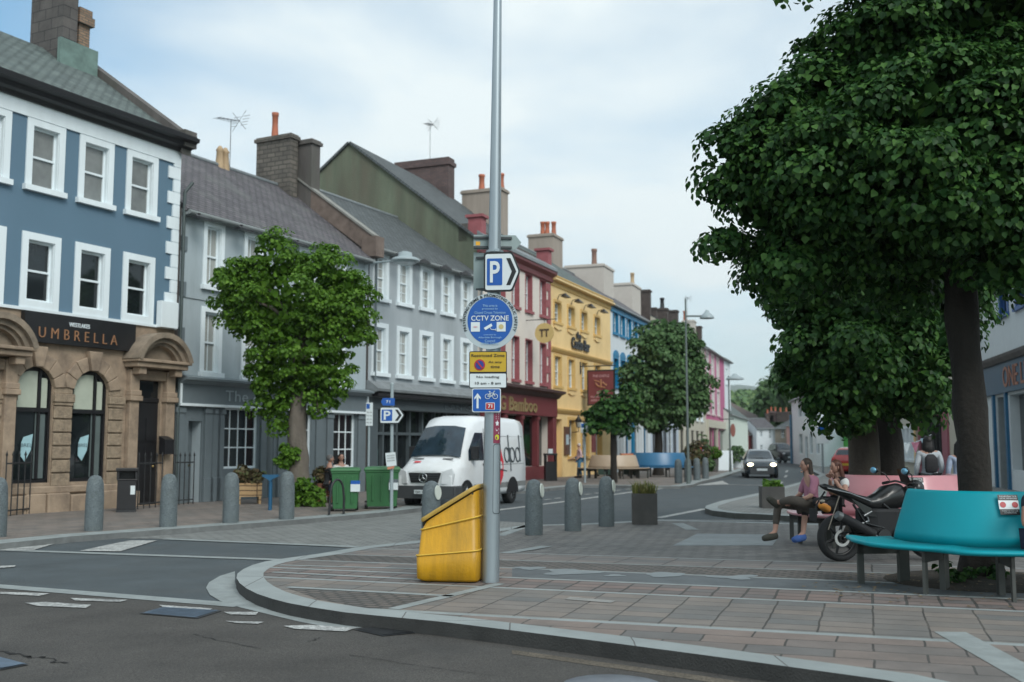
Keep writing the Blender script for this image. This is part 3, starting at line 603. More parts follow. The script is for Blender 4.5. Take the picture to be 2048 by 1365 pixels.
# ---- 2 grey building with the panelled shopfront
def wq(F,l,r,t,b): x0,z1=F.at(l,t); x1=F.x(r,t); z0=F.at(l,b)[1]; return x0,x1,z0,z1
greyw=pm('grey_render',(.37,.43,.46),.8,var=.06,scale=1,bump=.2,bscale=50,streak=1,dirt=(.22,.26,.27),dirtamt=.8)
greyp=pm('shop_grey',(.13,.16,.175),.55,var=.08)
greyl=pm('shop_grey_light',(.2,.24,.26),.5,var=.06)
F=Fac(C0+d1*.12,A1,'townhouse','pale grey terraced house with a slate grey small-paned shopfront'); B2=F
L2=8.75; H2=8.22
zsc=F.z(360,752); holes=[]
x0,x1,z0,z1=wq(F,407,450,440,578); sp=F.x(488,460)-x0; wI=(x1-x0)-.3
zlo=F.z(402,755)+.15; zlt=F.z(406,612)-.15
xs4=[x0+.15,x0+.15+sp,x0+4.17+.15,x0+4.17+sp+.15]
for x in xs4:
    holes.append(window(F.root,x,x+wI,z0+.12,z1-.14,.14,glass=glassw,cols=2,rows=2)); holes.append(window(F.root,x,x+wI,zlo,zlt,.14,glass=glassw,cols=2,rows=2))
# shopfront openings
zfb=F.z(441,815); sfz=[]
def shopwin(F,l,r,b,cols,rows,zt,mat=white,glass=glassd,dep=.09,bar=.035,name='shop_window',frame=.06,pad=0):
    xa=F.x(l); xb=F.x(r); za=F.z(l,b); return window(F.root,xa,xb,za,zt,0,fmat=mat,glass=glass,cols=cols,rows=rows,depth=dep,sash=False,bar=bar,name=name,frame=frame)
h=shopwin(F,441,513,938,4,3,zfb); holes.append(h); hs=h
h2=(F.x(590),F.x(620),h[2],h[3]); window(F.root,*h2,0,glass=glassd,cols=3,rows=3,depth=.09,sash=False,bar=.035,name='shop_window'); holes.append((*h2,.09))
h=shopwin(F,665,708,938,3,3,zfb); holes.append(h)
def door(F,xa,xb,zt,mat,depth=.3,fan=0,name='door',z0=.1,glazed=False):
    g=MB(); g.box(xa,xb,depth-.05,depth,z0,zt-fan); 
    n=2; 
    for r_ in range(3):
        zz=z0+.15+r_*(zt-fan-z0-.2)/3; g.box(xa+.1,(xa+xb)/2-.05,depth-.07,depth-.05,zz,zz+(zt-fan-z0)/3-.15); g.box((xa+xb)/2+.05,xb-.1,depth-.07,depth-.05,zz,zz+(zt-fan-z0)/3-.15)
    d=obj(name,g,mat,F.root)
    if fan: g=MB(); g.box(xa,xb,depth-.04,depth-.02,zt-fan+.05,zt); obj('fanlight',g,glassd,d)
    g=MB(); g.ball((xb-.12,depth-.1,1.1),.035,8); obj('door_knob',g,MATS['brass'],d)
    return (xa,xb,z0,zt,depth)
zd=F.z(375,842); holes.append(door(F,F.x(374),F.x(400),zd,greyp,.35)); holes.append(door(F,F.x(526),F.x(545),F.z(530,838),greyp,.3,.3))
house(F,L2,H2,3.6,10.95,greyw,slate_p,holes,over=.25,sidem=renderd)
# shop panelling laid over the ground storey
g=MB(); sw=[(a-0,b,c,d,.03,0) for (a,b,c,d,*_) in [hs,(*h2,0),h,holes[-2],holes[-1]]]
P=MB(); wallmesh(P,L2,zfb+.02,[(a,b,c,d,.03) for a,b,c,d,*_ in sw],z0=.1); P.v=[(x,y-.035,z) for x,y,z in P.v]; P.box(L2-.001,L2,-.034,0,.1,zfb)
obj('shop_panelling',P,greyp,F.root)
for l,w_ in ((346,.3),(405,.3),(418,.34),(430,.26),(517,.25),(552,.3),(575,.25),(628,.3),(650,.3),(712,.35)):
    g=MB(); x=F.x(l); g.box(x,x+w_,-.1,-.04,.1,zfb); g.box(x-.03,x+w_+.03,-.13,-.04,.1,.75); g.box(x-.03,x+w_+.03,-.13,-.04,zfb-.2,zfb-.06)
    obj('pilaster',g,greyp,F.root,bevel=.008,seg=1)
zft=F.z(355,767); xe=L2-.05
g=MB(); g.box(.0,xe,-.14,-.04,zfb+.06,zft); fa=obj('shop_fascia',g,greyp,F.root)
g=MB(); g.box(0,xe,-.2,-.04,zfb-.01,zfb+.06); g.box(0,.06,-.18,-.04,zfb+.06,zft); g.box(xe-.06,xe,-.18,-.04,zfb+.06,zft); obj('fascia_frame',g,white,fa)
corn('cornice',F,0,xe,[(.0,zft),(.18,zft),(.26,zft+.07),(.4,zft+.1),(.42,zft+.16),(.1,zft+.24),(0,zft+.24)],greyl)
xa,za=F.at(449,808,-.14); xb=F.x(540,808,-.14); text('lettering','The Allerdale',pm('letter_grey',(.3,.35,.37),.5),fa,(xa+(xb-xa)*.86,-.155,(zfb+.06+zft)/2),w=(xb-xa)*1.72,h=(zft-zfb)*.52,ext=.012)
g=MB(); zm=(zlt+z0)/2+.02; g.box(0,L2,-.03,0,zm-.03,zm+.05); obj('string_course',g,greyw,F.root)
for k in range(4):
    zq=H2-.9-k*1.25; g=MB(); g.box(.0,.22,-.04,0,zq-.4,zq); obj('quoin',g,greyp,F.root)
for x in (xs4[0]-.75,xs4[0]+.95,xs4[2]-.7):
    g=MB(); g.tube([(x,0,H2-.25),(x,-.45,H2-.3)],.02,6); g.add([(x-.3,-.62,H2-.42),(x+.3,-.62,H2-.42),(x+.12,-.38,H2-.3),(x-.12,-.38,H2-.3)],[(0,1,2,3)]); g.box(x-.3,x+.3,-.62,-.4,H2-.45,H2-.42); obj('flood_lamp',g,black,F.root)
chimney(F,514,582,588,266,3.0,9.3,stonec,pots=[(537,225,.13,terra)],dmin=1.2)
chimney(F,584,624,641,277,2.5,8.6,renderd,dmin=1.0)
xp,zp=F.at(445,333,3.6); g=MB(); 
for q in (-.14,.12): g.lathe([(.16,-.1),(.13,.2),(.11,.5),(.14,.55),(.05,.7)],(xp+q,3.6,10.95),8)
cp=obj('chimney_pot',g,buffp,F.root)
def aerial(F,x,y,z0,z1,w=.5,parent=None):
    g=MB(); g.tube([(x,y,z0),(x,y,z1)],.014,6); g.tube([(x-w,y,z1-.1),(x+w*.6,y,z1+.1)],.014,5)
    for k in range(7):
        q=-w+k*w*.23; zz=z1-.1+(q+w)*.125; g.tube([(x+q,y-.18,zz),(x+q,y+.18,zz)],.009,4)
    for s in (-.22,.22): 
        for k in range(4): g.tube([(x+w*.6+k*.05,y+s-.14,z1+.1-.18+k*.12),(x+w*.6+k*.05,y+s+.14,z1+.1-.18+k*.12)],.008,4)
    g.tube([(x+w*.62,y-.3,z1-.25),(x+w*.62,y+.3,z1+.42)],.01,4); g.tube([(x+w*.62,y+.3,z1-.25),(x+w*.62,y-.3,z1+.42)],.01,4)
    return obj('aerial',g,pm('aerial_grey',(.12,.13,.14),.5,var=.1),parent or F.root)
za=F.z(455,238,3.6); aerial(F,xp+.35,3.6,10.8,za,.65)
# ---- 3 light grey building
grey3=pm('light_grey_render',(.37,.41,.435),.8,var=.08,scale=1,bump=.15,bscale=50,streak=1,dirt=(.26,.29,.3),dirtamt=.6)
P3=C0+d1*9.0; F=Fac(P3,A1,'townhouse','long light grey terraced building with ten white sash windows'); B3=F
Pe,_=along(C0,d1,955); L3=(Pe-P3).length; H3=8.7; holes=[]
s1=[(745.4,777,500,602),(793.2,823,511,612),(837.7,867,522,621),(879.6,908,535,630),(921,948,546,640)]
s2=[(744,777,643,753),(792,823,650,758),(837.5,867,659,763),(879.6,908,668,768),(921,948,677,773.6)]
X0=[F.x(q[0],560) for q in s1]; st=(X0[4]-X0[0])/4; w3=F.x(777,560)-X0[0]
za0,za1=F.z(745,602),F.z(745,500); zb0,zb1=F.z(744,753),F.z(744,643)
for k in range(5):
    x=X0[0]+k*st+.17
    holes.append(window(F.root,x,x+w3-.34,za0+.15,za1-.17,.17,glass=glassw,cols=2,rows=4)); holes.append(window(F.root,x,x+w3-.34,zb0+.15,zb1-.17,.17,glass=glassw,cols=2,rows=4))
zc3=F.z(744,768); zf3t=F.z(744,795); zf3b=F.z(760,818)
shopd=pm('shop_slate',(.075,.095,.105),.5,var=.08)
sh=(.5,L3-.2,.55,zf3b,.5); hh=holes+[sh]
house(F,L3,H3,3.8,11.35,grey3,slate_d,hh,over=.25,sidem=renderd)
g=MB(); g.box(.5,L3-.2,.45,.5,.55,zf3b)
o=obj('shop_glazing',g,glassd,F.root); g=MB()
for k in range(9): x=.5+k*(L3-.75)/8; g.box(x,x+.09,.3,.45,.55,zf3b)
g.box(.5,L3-.2,.3,.44,zf3b-.9,zf3b-.8); obj('mullions',g,shopd,o)
g=MB(); g.box(.0,L3,-.12,0,zf3b,zf3t); g.box(.0,.5,-.1,0,.1,zf3b); g.box(L3-.2,L3,-.1,0,.1,zf3b); g.box(.5,L3-.2,-.06,0,.1,.55); fa=obj('shop_fascia',g,shopd,F.root)
corn('cornice',F,-.1,L3+.05,[(0,zf3t),(.14,zf3t),(.2,zf3t+.12),(.5,zf3t+.2),(.52,zf3t+.28),(.1,zc3+.1),(0,zc3+.1)],pm('cornice_stone',(.2,.22,.23),.8,var=.2,dirt=(.1,.11,.11)))
g=MB(); g.box(0,L3,-.45,-.2,zf3t+.02,zf3t+.14); obj('awning_box',g,black,F.root)
xa,za=F.at(889,826,-.12); xb=F.x(943,828,-.12); text('lettering','BANKS',greyp,fa,((xa+xb)/2,-.135,(zf3b+zf3t)/2+.02),w=xb-xa,h=(zf3t-zf3b)*.6,ext=.015)
g=MB(); g.tube([(.28,-.1,zc3),(.28,-.1,H3-.5),(.28,-.25,H3-.3)],.045,6); obj('drainpipe',g,greyp,F.root)
xa=F.x(733,920); xb=F.x(765,920); g=MB(); g.box(xa,xb,.2,.3,.55,F.z(735,899)); obj('teal_screen',g,pm('teal_panel',(.14,.27,.26),.5,var=.05),F.root)
for k in range(5):
    x=X0[0]+k*st+.62+.3; z=H3-.28; g=MB(); g.tube([(x,0,z+.05),(x,-.5,z)],.018,6); g.lathe([(.32,-.1),(.3,-.06),(.08,.06),(.03,.08)],(x,-.6,z),10,sy=.6); obj('wall_lamp',g,black,F.root)
# party-wall parapet, kneeler and skylights
g=MB(); g.prism([(-.12,-.25,H3-.55),(-.12,3.8,11.05),(-.12,3.8,11.75),(-.12,-.25,H3+.12)],(.26,0,0)); g.box(-.2,.3,-.4,.2,H3-.55,H3+.15); obj('parapet',g,pm('brown_stone',(.17,.13,.11),.9,var=.3,bump=.4),F.root,fixn=True)
g=MB(); g.prism([(-.16,-.28,H3+.12),(-.16,3.8,11.75),(-.16,3.8,11.82),(-.16,-.28,H3+.2)],(.36,0,0)); obj('coping',g,pm('coping',(.24,.24,.22),.8,var=.2),F.root,fixn=True)
g=MB(); xk=F.x(850,470,2); g.prism([(xk+2.2,.9,H3+.75),(xk+2.2,2.6,H3+1.93),(xk+2.2,2.6,H3+2.0),(xk+2.2,.9,H3+.82)],(.5,0,0)); obj('white_flashing',g,white,F.root,fixn=True)
chimney(F,808,850,853,432,4.2,10.3,stonec,cap=True)
# wall-mounted street light on the corner
def streetlight(name,label,P,arm,h=None,s=1.0):
    r=thing(name,label,'street light',P); return r
x=-.2; r=thing('wall_light','pale grey saucer street light on a bracket between the grey houses','street light',F.root.matrix_basis@Vector((x,0,0)),F.root.rotation_euler[2]); zz=F.z(770,521,-1)
g=MB(); g.tube([(0,0,zz),(0,-.25,zz+.02),(.0,-1.35,zz+.02)],.035,8); g.box(-.12,.12,-.02,.1,zz-.7,zz+.15); obj('bracket',g,pm('lamp_grey',(.3,.36,.38),.4,var=.05),r)
g=MB(); g.lathe([(.5,-.03),(.5,0),(.42,.07),(.25,.12),(.22,.26),(.1,.3)],(0,-1.6,zz),20); g.lathe([(.36,-.1),(.44,-.03)],(0,-1.6,zz),20); obj('lamp_head',g,MATS['lamp_grey'],r)
# ---- 4 white building with burgundy trim, tall green gable
burg=pm('burgundy_paint',(.16,.035,.04),.5,var=.1); burgl=pm('faded_burgundy',(.3,.09,.1),.7,var=.15)
cream4=pm('offwhite_render',(.66,.6,.54),.8,var=.05,scale=1)
greeng=pm('mossy_render',(.12,.14,.1),.95,var=.35,scale=1.0,bump=.6,bscale=18,streak=1,dirt=(.13,.11,.085),dirtamt=.7)
d2=Vector((math.sin(A2),math.cos(A2),0)); P4=Pe; P5,L4=along(P4,d2,1101)
F=Fac(P4,A2,'townhouse','off-white building with burgundy window reveals and a tall mossy green gable'); B4=F
H4=F.z(1100,545); ap=F.side(700,288,0); print('apex',ap,'H4',H4,'L4',L4)
holes=[]; wd=[]
for (l,r,t,b) in ((1023,1037,524,610),(1050,1066,541,625),(1079,1096,556,640)):
    x0=F.x(l,600); wd.append(x0)
zt_,zb_4=F.z(1050,545),F.z(1050,624); zt2,zb2_=F.z(1021,669),F.z(1021,762); ww4=F.x(1064,600)-F.x(1050,600)
for x in [wd[0]-(wd[1]-wd[0])]+wd:
    for (b,t) in ((zb_4+.1,zt_-.05),(zb2_+.1,zt2-.05)):
        holes.append((*window(F.root,x+.06,x+ww4-.02,b,t,.045,smat=burgl,glass=glassw,cols=2,rows=3,depth=.26,proud=.02)[:4],.26))
dr4=ap[0]; zr4=ap[1]; 
hshop=(.35,L4-.45,.7,F.z(1006,828),.4); 
w=MB(); wallmesh(w,L4,H4,holes+[hshop])
w.add([(0,0,0),(0,0,H4),(0,dr4,zr4),(0,2*dr4,H4),(0,2*dr4,0)],[(4,3,2,1,0)],1); w.add([(L4,0,0),(L4,0,H4),(L4,dr4,zr4),(L4,2*dr4,H4),(L4,2*dr4,0)],[(0,1,2,3,4)],1)
obj('wall',w,[cream4,greeng],F.root)
sl=(zr4-H4)/dr4; g=MB(); ov=.1; ln=math.hypot(dr4+ov,sl*(dr4+ov)); g.box(-.12,L4+.1,0,ln,0,.1); o=obj('roof',g,slate_d,F.root); o.location=(0,-ov,H4-ov*sl+.0); o.rotation_euler=(math.atan(sl),0,0)
g=MB(); g.box(-.1,L4+.12,0,ln,0,.1); o=obj('roof',g,slate_d,F.root); o.location=(L4,2*dr4+ov,H4-ov*sl); o.rotation_euler=(math.atan(sl),0,math.pi)
corn('cornice',F,-.1,L4+.1,[(0,H4-.55),(.12,H4-.5),(.16,H4-.3),(.34,H4-.15),(.36,H4-.02),(0,H4+.02)],burg)
corn('lead_gutter',F,-.1,L4+.1,[(0,H4+.02),(.4,H4-.02),(.38,H4+.12),(0,H4+.4)],leadm)
g=MB(); nq=14; qz=(H4-.6-3.9)/nq
for k in range(nq):
    wq_=.5 if k%2 else .32; g.box(L4-wq_,L4+.003,-.04,0,3.9+k*qz+.01,3.9+(k+1)*qz-.01)
obj('quoins',g,burgl,F.root)
for xx in (.1,L4-.55): g=MB(); g.box(xx,xx+.5,-.1,.5,H4,H4+1.0); g.box(xx-.08,xx+.58,-.2,.6,H4+1.0,H4+1.12); obj('parapet_pier',g,burgl,F.root)
g=MB(); g.box(0,L4-.6,.5,.9,H4,H4+.75); obj('parapet',g,renderd,F.root)
g=MB(); g.box(0,L4+.02,-.35,0,hshop[3],F.z(1008,783)); g.box(0,.35,-.3,0,.1,hshop[3]); g.box(L4-.45,L4+.02,-.3,0,.1,hshop[3]); g.box(.35,L4-.45,-.25,0,.1,.7)
for k in (1,2,3): x=.35+(L4-.8)*k/4; g.box(x-.11,x+.11,-.28,0,.7,hshop[3]); g.box(x-.15,x+.15,-.33,0,hshop[3]-.2,hshop[3]-.05)
fa=obj('shopfront',g,burg,F.root,bevel=.01,seg=1)
corn('shop_cornice',F,-.1,L4+.15,[(0,F.z(1008,783)-.1),(.38,F.z(1008,783)-.1),(.55,F.z(1008,783)+.08),(.75,F.z(1008,783)+.15),(.75,F.z(1008,783)+.25),(0,F.z(1008,783)+.4)],pm('dark_cornice',(.06,.03,.03),.6,var=.2))
g=MB(); g.box(.35,L4-.45,.3,.38,.7,hshop[3]); obj('shop_glazing',g,glassd,F.root)
xa=F.x(1003,812,-.35); xb=F.x(1072,812,-.35); zf=(hshop[3]+F.z(1008,783))/2; text('lettering','G Bamboo',pm('gilt_letters',(.33,.25,.12),.45,var=.2,metal=.3),fa,((xa+xb)/2-.1,-.37,zf-.05),w=(xb-xa)*1.08,h=.62,ext=.03,bold=.012)
brick_c=brickm('purple_brick',(.13,.08,.075),(.09,.06,.06),(.07,.06,.06),.24,.08,.012,.5,rowmap=(0,2),bump=.6,var=.25)
xk=F.at(905,316,dr4); x0=xk[0]; d1_=F.side(822,330,x0)[0]; print('pchim',xk,d1_)
g=MB(); x9=F.x(909,330,dr4-1.2); zt9=F.z(905,318,dr4-1.2); g.box(x9-.7,x9,dr4-1.2,dr4+1.9,zr4-2.5,zt9-.2); g.box(x9-.78,x9+.06,dr4-1.28,dr4+1.98,zt9-.4,zt9-.2); g.box(x9-.7,x9,dr4-1.2,dr4+1.9,zt9-.2,zt9); obj('chimney',g,brick_c,F.root)
za=F.z(876,270,dr4); aerial(F,x9-.4,dr4,zt9-.3,za+.3,.5)
beige=pm('beige_render',(.33,.28,.24),.85,var=.1,streak=1,dirt=(.2,.17,.14))
chimney(F,944,1003,1016,374,2.6,H4+.2,beige,pots=[(962,352,.17,terra),(1003,350,.17,terra)],dmin=2.2)
g=MB()
for k in range(2): g.box(x9+.3+k*1.1,x9+1.0+k*1.1,dr4*.25,dr4*.45,0,.01)
r=thing('hanging_sign','round mustard sign with two dark letters on an iron bracket','sign',F.root.matrix_basis@Vector((F.x(1052,650),0,0)),F.root.rotation_euler[2]); zz=F.z(1063,671)
g=MB(); g.tube([(0,0,zz+.62),(0,-1.5,zz+.62)],.02,6); g.tube([(0,-.9,zz+.62),(0,-.9,zz+.45)],.012,5); obj('bracket',g,ironm,r)
g=MB(); g.prism([(0+.02,-.9+.46*math.cos(t),zz+.46*math.sin(t)) for t in [2*math.pi*k/28 for k in range(28)]],(-.04,0,0)); o=obj('sign_board',g,pm('mustard',(.55,.4,.16),.5,var=.05),r,fixn=True)
t=textmb('TT',w=.46,h=.36,ext=.008,bold=.03); t.v=[(-y-.03 if False else y-.03,-(.9-x) if False else -.9+ (-x),z+zz) for x,y,z in t.v]; 
obj('lettering',t,pm('dark_brown',(.05,.03,.02),.6),o)
# ---- 5 yellow pub
yel=pm('yellow_render',(.8,.58,.28),.75,var=.06,scale=.8,bump=.15,bscale=40,dirt=(.62,.42,.18),dirtamt=.5)
yeld=pm('ochre_trim',(.64,.42,.15),.7,var=.08)
g=MB(); g.tube([(.12,-.12,.1),(.12,-.12,H4-.6)],.05,6); obj('drainpipe',g,leadm,F.root)
P6,L5=along(P5,d2,1222); F=Fac(P5,A2,'pub','yellow rendered pub with black lettering and ochre window frames'); B5=F
H5=F.z(1101,549); print('yellow',L5,H5)
holes=[]; ta,ba=F.z(1108,603),F.z(1108,643); tb,bb=F.z(1108,712),F.z(1108,771)
XS=[F.x(q,640) for q in (1108.5,1136,1162,1188.5)]; wy=F.x(1121,640)-XS[0]
for x in XS:
    holes.append((*window(F.root,x,x+wy,ba,ta,.12,smat=yeld,glass=glassw,cols=2,rows=4,depth=.2)[:4],.2)); holes.append((*window(F.root,x,x+wy,bb,tb,.12,smat=yeld,glass=glassw,cols=2,rows=4,depth=.2)[:4],.2))
zg=F.z(1110,838); holes.append(door(F,XS[0]+.1,XS[0]+wy+.15,zg,yeld,.4,.5))
for x in XS[1:]: holes.append((*window(F.root,x,x+wy+.2,1.1,zg,.14,smat=yeld,fmat=white,glass=glassd,cols=2,rows=2,depth=.3,name='bar_window')[:4],.3))
house(F,L5,H5,4,H5+2.75,yel,slate_g,holes,over=.22,gutter=yel)
for zz,nm in ((F.z(1101,697),0),(F.z(1101,820),1)): corn('string_course',F,0,L5,[(0,zz-.15),(.06,zz-.12),(.14,zz),(.16,zz+.08),(0,zz+.12)],yeld)
corn('eaves_moulding',F,0,L5,[(0,H5-.55),(.05,H5-.5),(.08,H5-.2),(.2,H5-.05),(.2,H5),(0,H5)],yeld)
for x in XS:
    for zz in (ba,bb): g=MB(); g.prism([(x-.1,-.07,zz-.1),(x+wy+.1,-.07,zz-.1),(x+wy+.1,-.07,zz-.3),(x+wy/2,-.07,zz-.4),(x-.1,-.07,zz-.3)],(0,.07,0)); obj('window_apron',g,yel,F.root,fixn=True)
for x in XS: 
    z=H5-.95; g=MB(); g.tube([(x+wy/2,0,z-.2),(x+wy/2,-.1,z+.05),(x+wy/2,-.4,z+.1)],.02,6); g.add([(x+wy/2-.4,-.6,z-.08),(x+wy/2+.4,-.6,z-.08),(x+wy/2+.4,-.28,z-.08),(x+wy/2-.4,-.28,z-.08),(x+wy/2-.08,-.44,z+.12),(x+wy/2+.08,-.44,z+.12)],[(3,2,1,0),(0,1,5,4),(1,2,5),(2,3,4,5),(3,0,4)]); obj('flood_lamp',g,black,F.root,fixn=True)
xa=F.x(1141,690); xb=F.x(1177,690); za=F.z(1141,697); zb=F.z(1141,668); text('lettering','Castle Bar',black,F.root,((xa+xb)/2,-.07,za+(zb-za)*.42),w=(xb-xa),h=(zb-za)*.82,ext=.03,bold=.03); text('lettering','the',black,F.root,((xa*.62+xb*.38),-.07,zb+.02),w=.7,h=.36,ext=.03,bold=.03)
chimney(F,1073,1106,1125,466,3.6,H5+1.2,beige,pots=[(1086,448,.16,terra),(1096,448,.16,terra),(1108,448,.16,terra)],dmin=1.6)
rw=pm('white_chimney',(.5,.46,.42),.8,var=.06)
r=thing('pub_sign','maroon hanging pub sign with pink lettering on an iron bracket','sign',F.root.matrix_basis@Vector((F.x(1160,740)-.0,0,0)),F.root.rotation_euler[2])
Ps=P5+F.d*F.x(1160,740); 
xc=F.x(1158,740,0); zc=F.z(1158,733)
g=MB(); g.tube([(0,0,zc),(0,-1.95,zc)],.03,6); g.box(-.03,.03,-.06,0,zc-.4,zc+.25); obj('bracket',g,ironm,r)
zt7=zc-.28; zb7=zc-2.0
g=MB(); g.box(-.03,.03,-1.85,-.45,zb7,zt7); o=obj('sign_board',g,burg,r); g=MB(); g.box(-.04,.04,-1.9,-.4,zt7,zt7+.07); g.box(-.04,.04,-1.9,-.4,zb7-.07,zb7); g.box(-.04,.04,-1.9,-1.84,zb7,zt7); g.box(-.04,.04,-.46,-.4,zb7,zt7); obj('frame',g,black,r)
for s_,(tx,w_,h_,zz) in enumerate((('THE CASTLE',.9,.13,zt7-.25),('BAR',.45,.12,zb7+.6),('FOOD SERVED',1.1,.1,zb7+.38),('BEER GARDEN',1.1,.1,zb7+.2))):
    t=textmb(tx,w=w_,h=h_,ext=.004,bold=.01); t.v=[(y-.035,-1.15-x,z+zz) for x,y,z in t.v]; obj('lettering',t,pm('sign_pink',(.5,.3,.32),.6),o)
g=MB(); 
for (a,b,w_) in (((-.35,1.25),(.35,1.0),.03),((0,1.3),(0,.85),.05),((-.2,.95),(.25,.85),.04),((-.3,1.1),(-.1,.9),.04),((.1,1.15),(.3,.95),.04)): g.tube([(-.04,-1.15-a[0],zb7+a[1]),(-.04,-1.15-b[0],zb7+b[1])],w_,5)
obj('crest',g,pm('sign_gold',(.35,.16,.08),.5),o)
r=thing('wall_lantern','black carriage lantern on the yellow pub wall','lantern',F.root.matrix_basis@Vector((F.x(1144,840),0,0)),F.root.rotation_euler[2]); zz=F.z(1144,850)
g=MB(); g.tube([(0,0,zz-.4),(0,-.35,zz-.35),(0,-.35,zz-.15)],.025,6); g.lathe([(.1,-.15),(.16,.15),(.22,.17),(.05,.4),(.02,.5)],(0,-.35,zz),6); obj('body',g,black,r)
g=MB(); g.lathe([(.105,-.13),(.155,.13)],(0,-.35,zz),6); g.v=[(x*1.05,(y+.35)*1.05-.35,z) for x,y,z in g.v]; obj('pane',g,glassw,r)
x=F.x(1163,870); g=MB(); g.box(x-.3,x+.3,-.7,-.64,F.z(1160,905),F.z(1160,846)); g.tube([(x-.25,0,F.z(1160,850)),(x-.25,-.68,F.z(1160,850))],.02,5); bn=obj('wall_banner',g,burg,None); tag(bn,'tall maroon advertising board fixed to the yellow pub wall','sign'); bn.matrix_world=F.root.matrix_basis.copy()
x=F.x(1131,885); g=MB(); g.box(x-.3,x+.3,-.1,-.02,1.2,2.6); mbd=obj('menu_board',g,pm('board_brown',(.12,.06,.04),.5),None); tag(mbd,'brown framed menu board beside the pub door','menu board'); mbd.matrix_world=F.root.matrix_basis.copy()
g=MB(); g.box(x-.2,x+.2,-.11,-.1,1.7,2.2); o=obj('menu_sheet',g,pm('paper',(.4,.5,.55),.8),mbd)
# ---- 6 white building with blue trim
blt=pm('blue_trim',(.0,.17,.34),.5,var=.06); whw=pm('white_render',(.62,.67,.7),.8,var=.04)
A3=math.atan(778/FPX); d3=Vector((math.sin(A3),math.cos(A3),0)); P7,L6=along(P6,d3,1300)
F=Fac(P6,A3,'townhouse','white building with bright blue window frames next to the yellow pub'); B6=F
H6=F.z(1226,606); print('wb',L6,H6); holes=[]
XS=[F.x(q,640) for q in (1225.5,1241.5,1254.5,1266,1277)]; st=(XS[4]-XS[0])/4; t1,b1=F.z(1225,622),F.z(1225,668); t2,b2=F.z(1225,716),F.z(1225,775)
for k in range(5):
    x=XS[0]+k*st+.15; holes.append((*window(F.root,x,x+.95,b1+.1,t1,.16,smat=blt,fmat=white,glass=glassd,cols=2,rows=2,depth=.18)[:4],.18)); holes.append((*window(F.root,x,x+.95,b2+.1,t2,.16,smat=blt,fmat=blt,glass=glassd,cols=2,rows=2,depth=.18)[:4],.18))
g=MB()
for k in range(5):
    x=XS[0]+k*st+.15; g.prism([(x+.475+.63*math.cos(a_),-.05,t2+.16+.35*math.sin(a_)) for a_ in [math.pi*i/10 for i in range(11)]],(0,.05,0))
obj('arched_heads',g,blt,F.root,fixn=True)
for k in range(4):
    x=.4+k*(L6-.6)/4; holes.append((*window(F.root,x,x+(L6-.6)/4-.5,.8,3.2,0,fmat=blt if k%2 else whw,glass=glassd,cols=3,rows=2,depth=.25,sash=False,name='shop_window')[:4],.25))
house(F,L6,H6,4,H6+2.7,whw,slate_p,holes,over=.2)
g=MB(); g.box(0,L6,-.08,0,H6-.55,H6-.05); obj('eaves_board',g,blt,F.root); g=MB(); g.box(0,L6,-.14,0,3.35,3.8); obj('shop_fascia',g,blt,F.root)
for k in range(1,4):
    x=.4+k*(L6-.6)/4-.45; g=MB(); g.box(x,x+.4,-.14,0,.1,3.35); obj('pilaster',g,blt if k==2 else whw,F.root)
chimney(F,1153,1207,1227,527,2.0,H6+.4,rw,pots=[(1190,503,.2,pm('dull_pot',(.22,.13,.1),.8))],dmin=2.6)
chimney(F,1232,1264,1281,565,2.0,H6+.2,rw,pots=[(1268,551,.16,buffp)],dmin=2.2)
F.root.children
# ---- 7 pale blue building behind the tree, dark stacks
P8,L7=along(P7,d3,1356); F=Fac(P7,A3,'townhouse','pale blue house half hidden behind the round street tree'); H7=F.z(1300,650); print('7',L7,H7); holes=[]
pbl=pm('pale_blue_render',(.45,.52,.6),.8,var=.05)
for k in range(5):
    x=.8+k*(L7-1.0)/5
    for (a_,b_) in ((3.9,5.3),(H7-2.1,H7-.7)): holes.append(window(F.root,x,x+.9,a_,b_,.12,glass=glassd,cols=2,rows=2))
    holes.append(window(F.root,x-.2,x+1.3,.7,2.9,0,fmat=white if k%2 else black,glass=glassd,cols=2,rows=2,sash=False,name='shop_window'))
house(F,L7,H7,4,H7+2.5,pbl,slate_p,holes,over=.2)
dst=pm('dark_stack',(.07,.055,.05),.9,var=.3,bump=.5)
for l,m_,r_,t,d0,pp in ((1279,1299,1302,579,2.0,[]),(1298,1312,1315,615,2.4,[]),(1318,1334,1337,616,2.4,[(1327,601,.2,black)]),(1341,1354,1357,620,2.4,[])): chimney(F,l,m_,r_,t,d0,H7-.5,dst,pots=pp,dmin=1.0)
# ---- 8 cream house, 9 pink house, 10 narrow white house
A4=math.atan(690/FPX); d4=Vector((math.sin(A4),math.cos(A4),0)); P9,L8=along(P8,d4,1411)
F=Fac(P8,A4,'house','tall cream house rising behind the round street tree'); H8=F.z(1380,676); print('8',L8,H8,P8)
crm=pm('cream_render',(.5,.48,.4),.85,var=.06); holes=[]
for k in range(5):
    x=1+k*(L8-1.5)/5
    for a_ in (3.8,H8-2.6): holes.append(window(F.root,x,x+1,a_,a_+1.7,.12,glass=glassd,cols=2,rows=2))
    holes.append(window(F.root,x-.2,x+1.5,.7,2.9,0,fmat=black,glass=glassd,cols=2,rows=2,sash=False,name='shop_window'))
house(F,L8,H8,3.6,H8+2.2,crm,slate_d,holes,over=.2)
chimney(F,1364,1388,1392,640,2.5,H8,rw,pots=[(1370,627,.2,terra)],dmin=1.0); chimney(F,1392,1402,1404,652,2.0,H8,dst,dmin=.9)
za=F.z(1375,598,2.5); aerial(F,F.x(1375,640,2.5),2.5,H8+1,za,1.3)
